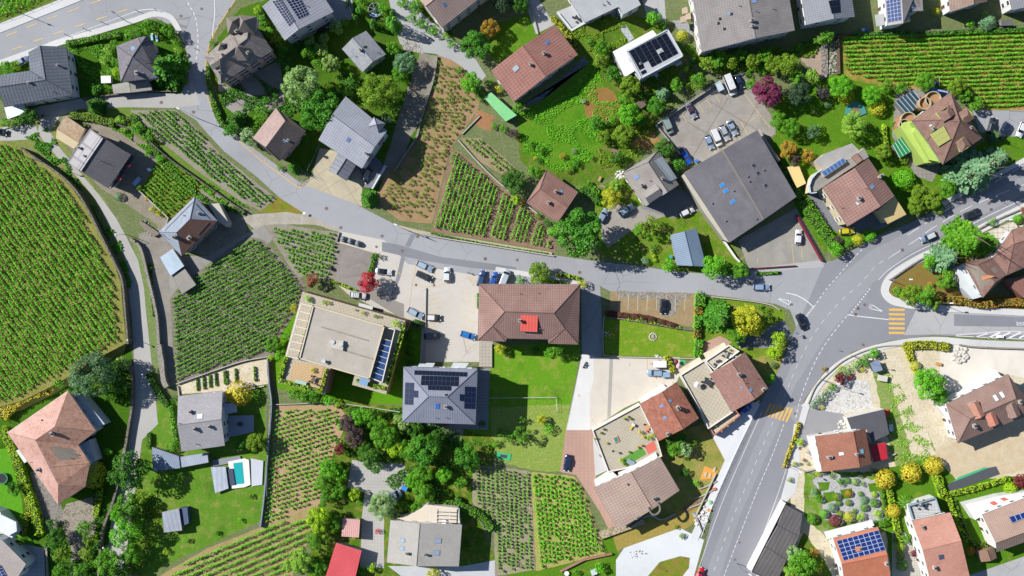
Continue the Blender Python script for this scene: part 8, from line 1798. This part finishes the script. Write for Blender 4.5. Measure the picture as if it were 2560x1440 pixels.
# white box on hatched island, bins
c = W(2498,841,.0); t = thing('utility_box', 'white box with small grey ring standing on the hatched road island', 'utility box', tuple(c)); b = MB(); b.box((c.x, c.y, .5), (1.6, .7, 1.0), -.05); b.build('cabinet', plain('#f6f6f6', .5), t); b = MB(); b.tube((c.x+.45, c.y, 1.0), (c.x+.45, c.y, 1.03), .16, n=14); b.build('lid_ring', plain('#a8a8b0', .5), t)
def bell(px, py, label):
    c = W(px, py); t = thing('recycling_bell', label, 'recycling container', tuple(c), 'grey recycling bells'); b = MB(); n = 18
    for z0_, z1_, r0, r1 in ((0,.5,.78,.85),(.5,1.0,.85,.78),(1.0,1.4,.78,.6),(1.4,1.65,.6,.3),(1.65,1.75,.3,.02)): b.tube((c.x,c.y,z0_), (c.x,c.y,z1_), r0, r1, n)
    b.build('body', plain('#7a858c', .5), t, smooth=False); b = MB(); b.box((c.x, c.y-.35, 1.5), (.5, .25, .05), .2); b.build('label_plate', plain('#eef2f4', .4), t); b = MB(); b.tube((c.x-.15,c.y,1.75),(c.x-.15,c.y,1.95),.03); b.tube((c.x+.15,c.y,1.75),(c.x+.15,c.y,1.95),.03); b.tube((c.x-.15,c.y,1.95),(c.x+.15,c.y,1.95),.03); b.build('lifting_hook', POLE, t)
bell(859,598,'left grey recycling bell at the edge of the vine field'); bell(877,603,'middle grey recycling bell of three beside the street'); bell(896,609,'right grey recycling bell of three beside the street')
def binn(px, py, col, label):
    c = W(px, py); t = thing('wheeled_bin', label, 'bin', tuple(c)); b = MB(); b.box((c.x, c.y, .55), (.6, .7, 1.0), .3, taper=1.1); b.build('body', plain(col, .5), t); b = MB(); b.box((c.x, c.y, 1.09), (.72, .82, .1), .3); b.build('lid', plain(col, .4), t)
binn(2162,75,'#2f7ad8','bright blue bin beside the white panelled house'); binn(2155,77,'#c4dcec','pale blue bin next to the bright blue bin'); binn(1740,403,'#2a86e0','bright blue sack against the wall of the great hall'); binn(1676,642,'#2fb0c8','turquoise bin beside the blue metal barn'); binn(827,671,'#3a3f44','small dark box at the corner of the concrete yard')
# ---- garden furniture
def table(px, py, w0, l0, ang, col, label, h=.74, z0=0, chairs=0, round_=False, ccol='#3a3d42'):
    c = W(px, py, z0+h); t = thing('garden_table', label, 'table', (c.x, c.y, z0)); a = -R(ang); b = MB()
    if round_: b.tube((c.x,c.y,z0+h-.05), (c.x,c.y,z0+h), w0/2, n=20)
    else: b.box((c.x, c.y, z0+h), (l0, w0, .06), a)
    b.build('table_top', plain(col, .6), t)
    for sx, sy in ((1,1),(1,-1),(-1,1),(-1,-1)):
        x, y = sx*l0*.4*(.5 if round_ else 1), sy*w0*.4*(.7 if round_ else 1); X = c.x+x*math.cos(a)-y*math.sin(a); Y = c.y+x*math.sin(a)+y*math.cos(a); b = MB(); b.tube((X,Y,z0), (X,Y,z0+h), .035, n=6); b.build('leg', TRIM, t)
    for i in range(chairs):
        th = a+2*math.pi*i/chairs+.4; r = (l0/2 if not round_ else w0/2)+.45; X, Y = c.x+r*math.cos(th)*1.0, c.y+r*math.sin(th)*(.75 if not round_ else 1)
        ch = thing('garden_chair', 'x', 'chair', (X, Y, z0), rz=th)
        b = MB(); b.box((0,0,.43), (.48,.48,.07)); loc('seat', b, plain(ccol,.6), ch); b = MB(); b.box((.24,0,.68), (.06,.48,.5)); loc('backrest', b, plain(ccol,.6), ch)
        for sx, sy in ((1,1),(1,-1),(-1,1),(-1,-1)): b = MB(); b.tube((sx*.2,sy*.2,0), (sx*.2,sy*.2,.42), .025, n=6); loc('leg', b, TRIM, ch)
        auto(ch, f"{'dark' if ccol == '#3a3d42' else 'pale'} garden chair at the {label.split(' on ')[0].split(' of ')[0].split(' in ')[0].replace(' table','')} table", X/(S*(H-z0)/H)+1280, 720-Y/(S*(H-z0)/H), 'chair', 'garden chairs'); ch['_t'] = 1
    return t
def auto_short():
    for a in AUTO:
        if '_t' in a[0].keys(): del a[0]['_t']; a[0]['short'] = 1
table(1537,378,1.1,1.9,28,'#8a7060','wooden picnic table on the meadow edge'); 
for i, (x, y) in enumerate(((1530,374),(1543,384))):
    c = W(x, y); t = thing('picnic_bench', ('left','right')[i]+' wooden bench of the picnic table on the meadow', 'bench', tuple(c)); b = MB(); b.box((c.x,c.y,.45), (.35,1.9,.06), R(-28)); b.build('seat', plain('#8a7060',.8), t); b = MB(); b.box((c.x,c.y,.22), (.08,1.2,.42), R(-28)); b.build('leg', plain('#6f5a4c',.8), t)
table(1499,447,.6,1.4,-62,'#c99a7c','small reddish garden table left of the grey house'); table(1507,466,.5,1.5,22,'#a88f7c','weathered bench table beside the yellow bush')
table(1770,956,1.4,2.2,30,'#3a3d44','black dining table on the paved roof terrace',z0=3.4,chairs=6)
table(1619,1068,1.3,1.3,0,'#e8a070','round orange table on the tiled roof terrace',z0=3.2,chairs=3,round_=True,ccol='#e0605a')
table(1815,886,.9,.9,0,'#9aa8b0','round glass table on the lounge terrace',z0=3.6,chairs=4,round_=True)
table(2305,1262,1.1,2.4,15,'#565d66','long dark dining table on the glass-railed roof terrace',z0=4.5,chairs=6)
table(1577,1156,1.2,2.2,28,'#8fa3b5','blue-grey slatted table beside the artificial turf',z0=3.2)
table(1110,1305,1.3,1.3,0,'#f4f2ee','round white table under the bottom pergola',z0=4.2,round_=True)
table(1445,45,1.0,1.8,40,'#33373d','black dining table on the gravel terrace at top',z0=0,chairs=4)
table(752,956,.9,3.0,15,'#a9c9c0','pale green slatted bench table on the rooftop sun terrace',z0=9.1); table(783,950,1.2,1.2,0,'#6f5a4a','round dark table on the rooftop sun terrace',z0=9.1,chairs=4,round_=True)
table(935,38,.9,1.6,20,'#a9c4e8','pale blue table under the garden gazebo',chairs=4,ccol='#6f9fd8'); table(2347,910,.8,1.6,10,'#d99a4a','orange bench by the pale boulder heap'); table(600,1060,1.0,1.4,0,'#3a4452','dark table on the lane house terrace',z0=.5); table(2330,1370,0.6,1,0,'#aaaaaa','x') if False else None
for i, (x, y) in enumerate(((1793,904),(1799,902),(1787,911),(1790,919),(1833,894))):
    c = W(x, y, 4.1); t = thing('round_stool', 'x', 'stool', (c.x, c.y, 3.6), 'black stools on the lounge terrace'); b = MB(); b.tube((c.x,c.y,3.98), (c.x,c.y,4.1), .38, n=16); b.build('seat', plain('#3d424c',.6), t); b = MB(); b.tube((c.x,c.y,3.6), (c.x,c.y,3.98), .1, .06); b.build('leg', TRIM, t)
    auto(t, 'round black stool', x, y, 'stool')
# gazebo
c = W(940,30); t = thing('garden_gazebo', 'open metal gazebo frame between the column conifers', 'gazebo', tuple(c)); P8 = [(c.x+2*math.cos(R(45*i+20)), c.y+2*math.sin(R(45*i+20))) for i in range(8)]; b = MB()
for x, y in P8: b.tube((x,y,0), (x,y,2.2), .04); b.tube((x,y,2.2), (c.x,c.y,3), .04)
b.build('frame', plain('#a9b3bd',.4), t); b = MB(); [b.tube((*P8[i],2.2), (*P8[(i+1) % 8],2.2), .05) for i in range(8)]; b.build('eave_ring', plain('#c9d3dd',.4), t)
# loungers, trampoline, parasols
for i, (x, y) in enumerate(((381,93),(393,96))):
    c = W(x, y); t = thing('sun_lounger', ('left','right')[i]+' white and pale blue sun lounger on the lawn by the bend', 'sun lounger', tuple(c), 'white sun loungers'); b = MB(); b.box((c.x,c.y,.3), (.65,1.9,.06), .15); b.build('frame', plain('#f2f4f4',.5), t); b = MB(); b.box((c.x,c.y-.1,.4), (.5,1.5,.1), .15); b.build('cushion', plain('#8fd0ee',.7), t)
    for sx, sy in ((1,1),(1,-1),(-1,1),(-1,-1)): b = MB(); b.tube((c.x+sx*.25,c.y+sy*.8,0), (c.x+sx*.25,c.y+sy*.8,.3), .03); b.build('leg', FR, t)
def tramp(px, py, r, col, label):
    c = W(px, py, .8); t = thing('trampoline', label, 'trampoline', (c.x, c.y, 0)); b = MB(); b.tube((c.x,c.y,.78), (c.x,c.y,.82), r*.8, n=24); b.build('mat', plain('#23262a',.8), t); b = MB(); n = 24
    for i in range(n):
        a, a2 = 2*math.pi*i/n, 2*math.pi*(i+1)/n; b.prism([(c.x+math.cos(q)*k, c.y+math.sin(q)*k) for q, k in ((a, r*.8), (a, r), (a2, r), (a2, r*.8))], .78, .88)
    b.build('padding', plain(col,.7), t)
    for i in range(6): a = i*math.pi/3; b = MB(); b.tube((c.x+r*math.cos(a), c.y+r*math.sin(a), 0), (c.x+r*math.cos(a), c.y+r*math.sin(a), 2.4), .03); b.build('leg', DARKP, t)
tramp(5,1196,1.6,'#1f8a7c','round trampoline with green padding at the left edge'); tramp(2004,1105,0.9,'#5f8f2f','small ring pond') if False else None
c = W(1262,1140,0); slab('sand_play_mat', [(1240,1130),(1278,1135),(1276,1152),(1242,1146)], 0, .15, plain('#3fb79a',.6), label='turquoise tarpaulin with dark hollow at the garden end', cat='tarpaulin'); slab('hollow', [(1250,1136),(1268,1138),(1266,1146),(1252,1143)], .15, .22, plain('#3a444c',.6), bpy.data.objects['sand_play_mat'])
def parasol(px, py, r, z, col, label, z0=0):
    c = W(px, py, z); t = thing('parasol', label, 'parasol', (c.x, c.y, z0)); b = MB(); n = 12; k = [(c.x+r*math.cos(2*math.pi*i/n), c.y+r*math.sin(2*math.pi*i/n), z-.35) for i in range(n)]+[(c.x, c.y, z+.15)]+[(c.x, c.y, z-.1)]
    b.add(k, [[i, (i+1) % n, n] for i in range(n)]+[[(i+1) % n, i, n+1] for i in range(n)]); b.build('canopy', plain(col,.7), t); b = MB(); b.tube((c.x,c.y,z0), (c.x,c.y,z+.25), .03); b.build('pole', POLE, t); b = MB(); b.box((c.x,c.y,z0+.04), (.6,.6,.08)); b.build('base', TRIM, t)
parasol(1697,916,.7,2.3,'#f0b5b9','small pink parasol beside the lower cream canopy'); parasol(1691,904,.6,2,'#8f3040','small dark red parasol beside the pink one'); parasol(1743,962,.85,5.6,'#f0ece6','cream parasol on the paved roof terrace',3.4); parasol(2303,1262,.4,7,'#8c9299','slim folded grey parasol on the glass-railed terrace',4.5)
slab('turquoise_mat', [(1703,897),(1716,904),(1700,922),(1690,925)], 0, .06, plain('#4fb79a',.7), label='turquoise mat between yellow hedge and cream canopy', cat='mat')
c = W(1533,1128,5.2); t = thing('terrace_lamp', 'black ball lamp on a pole standing on the tiled roof terrace', 'lamp', (c.x,c.y,3.2)); b = MB(); b.tube((c.x,c.y,3.2), (c.x,c.y,5), .04); b.build('pole', DARKP, t); b = MB(); b.ball((c.x,c.y,5.2), .35); b.build('lamp_head', plain('#3a4048',.4), t)
# playthings, planters
c = W(1583,1064,3.9); t = thing('toy_slide', 'red and yellow toy slide on the tiled roof terrace', 'slide', (c.x,c.y,3.2)); b = MB(); b.box((c.x-.45,c.y-.6,3.6), (.5,1.3,.1), -.6); b.build('chute', plain('#e8d03a',.4), t); b = MB(); b.box((c.x+.1,c.y+.15,3.7), (.7,.7,.9), -.6); b.build('tower', plain('#e0e0dc',.5), t); b = MB(); b.box((c.x-.75,c.y-1.05,3.45), (.45,.35,.1), -.6); b.build('chute_end', plain('#e0506a',.4), t)
t = slab('sandpit', [(1531,1094),(1543,1089),(1549,1103),(1537,1108)], 3.2, 3.5, plain('#d9a98a',.8), label='square sandpit with turquoise cover and red ball', cat='sandpit'); slab('cover', [(1534,1095.5),(1542,1092),(1546.5,1102),(1538.5,1105.5)], 3.5, 3.54, plain('#2f8f8a',.5), t)
for x, y, r, col, zz0 in ((1561,1047,5,'lime',3.2),(1571,1042,4,'green',3.2),(1577,1047,4,'olive',3.2),(1503,1082,4.5,'olive',3.2),(1509,1073,4,'green',3.2),(1518,1108,3.5,'lime',3.2),(1600,1080,7,'yellow',3.2),(1609,1092,7,'yellow',3.2),(1622,1092,8,'lime',3.2),(1632,1087,7,'gold',3.2),(1595,1118,4,'gold',3.2),(1605,1114,4,'orange',3.2),(1552,1150,8,'lime',3.2),(1560,1160,6,'green',3.2),(1573,1130,4,'green',3.2),(1490,1096,4,'olive',3.2),(1825,875,4,'lime',3.6),(1790,1065,3,'lime',2.6),(1805,1078,3,'orange',2.6),(1820,1065,3,'gold',2.6),(1835,1052,3,'gold',2.6),(1768,1060,3,'green',2.6)):
    c = W(x, y, zz0+.5); t = thing('potted_plant', 'x', 'potted plant', (c.x, c.y, zz0), 'potted plants on the roof terraces'); b = MB(); b.tube((c.x,c.y,zz0), (c.x,c.y,zz0+.4), .22, .32, 12); b.build('pot', plain('#c9835c',.8), t)
    o = bpy.data.objects.new('foliage', get_crown('shrub', int(x))); COL.objects.link(o); o.parent = t; s_ = r*S*.95; o.location = (0, 0, .3); o.scale = (s_, s_, s_*.8); recolour(o, leafm(*PAL[col][1:])); auto(t, PAL[col][0]+' potted plant', x, y, 'potted plant')
# round flower bed, stone trough, planter frames
c = W(1632,842); t = thing('round_flower_bed', 'round stone-ringed flower bed in the middle of the walled lawn', 'flower bed', tuple(c)); b = MB()
for i in range(14): a = i*.449; b.ball((c.x+.95*math.cos(a), c.y+.95*math.sin(a), .15), .24, 6, 4, (1,1,.8))
b.build('stone_ring', wallm('#d9d5cd'), t); V = crown('shrub', 3)*np.array([.75,.75,.4]); o = bpy.data.objects.new('flowers', leafmesh('flowers', V, leafm('#b5a58a', '#e0d8cc', '#d8823a'))); COL.objects.link(o); o.parent = t
rubble([(1509,828),(1525,826),(1530,842),(1515,846)], 14, .3, wallm('#cfcfd0'), 'ring of pale rocks'); rubble([(1638,888),(1650,886),(1652,894),(1640,896)], 6, .5, wallm('#cfccc4'), 'pair of pale stone troughs')
b = MB(); P = [(1749,1202),(1760,1165),(1798,1182),(1782,1200),(1770,1202)]
t = slab('planter_frame', [(1750,1200),(1762,1165),(1795,1178),(1788,1196)], 0, .12, plain('#eaa64a',.8), label='orange plywood planter frame lying on the terraced slope', cat='planter frame')
for i, (x, y) in enumerate(((1764,1186),(1775,1189),(1786,1174))): slab('opening', [(x-4,y+5),(x-1,y-6),(x+4,y-5),(x+1,y+6)], .12, .3, concrete('#d3c8ae',.1), t)
for i, (x, y) in enumerate(((1770,1215),(1760,1238),(1745,1262))): wall([(x-22,y+8),(x,y),(x+22,y-12)], .25, .5, cw, 'white curved garden terrace edging')
slab('gravel_bed', [(1705,1270),(1755,1244),(1758,1258),(1712,1282)], 0, .2, gravel('#a8906f','#6f5a48'), label='dark gravel bed edged in white on the slope', cat='garden bed')
for i, (x, y, col) in enumerate(((1772,1275,'#f2a23a'),(1755,1280,'#f0f0ee'),(1745,1290,'#dfe3e6'),(1765,1300,'#e6e8ea'),(1735,1285,'#8fb0d0'),(1785,1222,'#e0785a'),(1740,1308,'#f2f2f0'),(1775,1255,'#8fd0a8'))):
    c = W(x, y); b = MB(); b.box((c.x,c.y,.3), (.9,.6,.5), i*.7); b.box((c.x+.1,c.y,.62), (.7,.5,.14), i*.7); o = b.build('stored_crate', plain(col,.6), base=tuple(c)); auto(o, {'#f2a23a':'orange','#8fb0d0':'blue-grey','#e0785a':'brick red','#8fd0a8':'mint'}.get(col,'white')+' crate on the cluttered slope', x, y, 'crate')
c = W(1485,1431); t = slab('white_hut_roof', [(1476,1428),(1490,1423),(1494,1435),(1480,1440)], 0, 1.0, plain('#cfd8dc',.4), label='small white chest on the lawn at the bottom edge', cat='chest')
c = W(1417,1433); slab('round_white_table', [(1417+6*math.cos(i*.52), 1434+6*math.sin(i*.52)) for i in range(12)], .0, .7, plain('#f2f2f2',.4), label='round white stone table beside the red garden wall', cat='table')
slab('white_notice', [(757,531),(763,530),(763,536),(757,536)], 1.2, 1.3, plain('#f4f4f4',.4), label='small white notice board in the triangular grass verge', cat='sign')
for x, y, col, lb in ((2217,1032,'#e0503a','orange red toy'),(2228,1070,'#dfeef4','white striped deckchair')): slab('garden_item', [(x-5,y-8),(x+4,y-9),(x+6,y+8),(x-4,y+9)], .0, .6, plain(col,.6), label=lb+' beside the flat black roof', cat='garden item')
rubble([(2085,1056),(2108,1050),(2112,1068),(2090,1072)], 10, .5, wallm('#eeeae2'), 'cluster of white garden boulders'); rubble([(1560,1385),(1600,1372),(1620,1385),(1590,1400)], 26, .22, wallm('#b5b0a4'), 'bed of pale rockery stones'); rubble([(2010,1120),(2030,1115),(2040,1150),(2025,1170)], 14, .3, wallm('#a8aab0'), 'scatter of grey stepping stones')
slab('log_stack', [(350,550),(392,578),(398,585),(385,592),(348,562)], 0, .9, stonem('#b5aa9c','#4f4438',4), label='stack of cut logs beside the yard of the old slate house', cat='log stack')
slab('white_bench', [(435,342+80),(446,417),(449,423),(438,428)], 0, .5, plain('#dfe8f4',.5), label='small white bench in shade near the two-tone roof', cat='bench') if False else None
slab('blue_van_shape', [(330,458),(345,441),(352,447),(338,466)], 0, 1.2, plain('#a9c0e0',.4), label='pale blue covered woodpile in shade right of the two-tone roof', cat='woodpile')
slab('small_white_box', [(366,422),(374,419),(380,426),(372,429)], 0, .7, plain('#e6eef6',.5), label='small white box in deep shade beside the vine plot', cat='box')
# ---- the pedestrian
def person(px, py, label, ang=-60):
    c = W(px, py); bm = bmesh.new(); ly = bm.verts.layers.skin.verify(); J = [((0,0,.95),.13),((0,0,1.2),.12),((0,0,1.4),.13),((0,0,1.52),.055),((0,.02,1.6),.085),((0,.03,1.7),.095),
      ((.19,0,1.4),.06),((.26,-.1,1.15),.045),((.24,.08,.93),.035),((-.19,0,1.4),.06),((-.26,.1,1.15),.045),((-.22,.28,.98),.035),((.1,0,.88),.09),((.11,.2,.5),.065),((.11,.12,.09),.045),((.11,.28,.05),.04),((-.1,0,.88),.09),((-.11,-.06,.5),.065),((-.11,-.3,.12),.045),((-.11,-.17,.05),.04)]
    vs = []
    for p, r in J: v = bm.verts.new(p); v[ly].radius = (r, r); vs.append(v)
    vs[0][ly].use_root = True
    for a, b in ((0,1),(1,2),(2,3),(3,4),(4,5),(2,6),(6,7),(7,8),(2,9),(9,10),(10,11),(0,12),(12,13),(13,14),(14,15),(0,16),(16,17),(17,18),(18,19)): bm.edges.new((vs[a], vs[b]))
    me = bpy.data.meshes.new('person'); bm.to_mesh(me); bm.free(); o = bpy.data.objects.new('person', me); COL.objects.link(o)
    o.modifiers.new('s', 'SKIN'); m = o.modifiers.new('u', 'SUBSURF'); m.levels = m.render_levels = 2; bpy.context.view_layer.update()
    ev = bpy.data.meshes.new_from_object(o.evaluated_get(bpy.context.evaluated_depsgraph_get())); o.modifiers.clear(); ev.name = 'person'; o.data = ev; ev.materials.clear()
    for m in (plain('#a89078',.8), plain('#3a4258',.8), plain('#c98f6f',.6), plain('#2a2420',.8)): ev.materials.append(m)
    for p in ev.polygons: z = p.center.z; y = p.center.y; p.material_index = 1 if z < .92 and abs(p.center.x) < .2 else 2 if (z > 1.5 and y > .04) or (z < 1.05 and abs(p.center.x) > .2) else 3 if z > 1.6 else 0
    o.location = c; o.location.z += zat(px, py); o.rotation_euler = (0, 0, R(ang)); tag(o, label, 'person')
import bmesh
person(1171,682,'person in light top and dark trousers walking across the central car park')
auto_short()
finish_labels()
for a in AUTO:                                        # keep every label within sixteen words
    w_ = a[0]['label'].split()
    if len(w_) > 16: a[0]['label'] = ' '.join(w_[:16])
    if 'short' in a[0].keys(): del a[0]['short']
for o in list(COL.objects):
    if o.type == 'MESH' and o.data.users == 0: bpy.data.objects.remove(o)
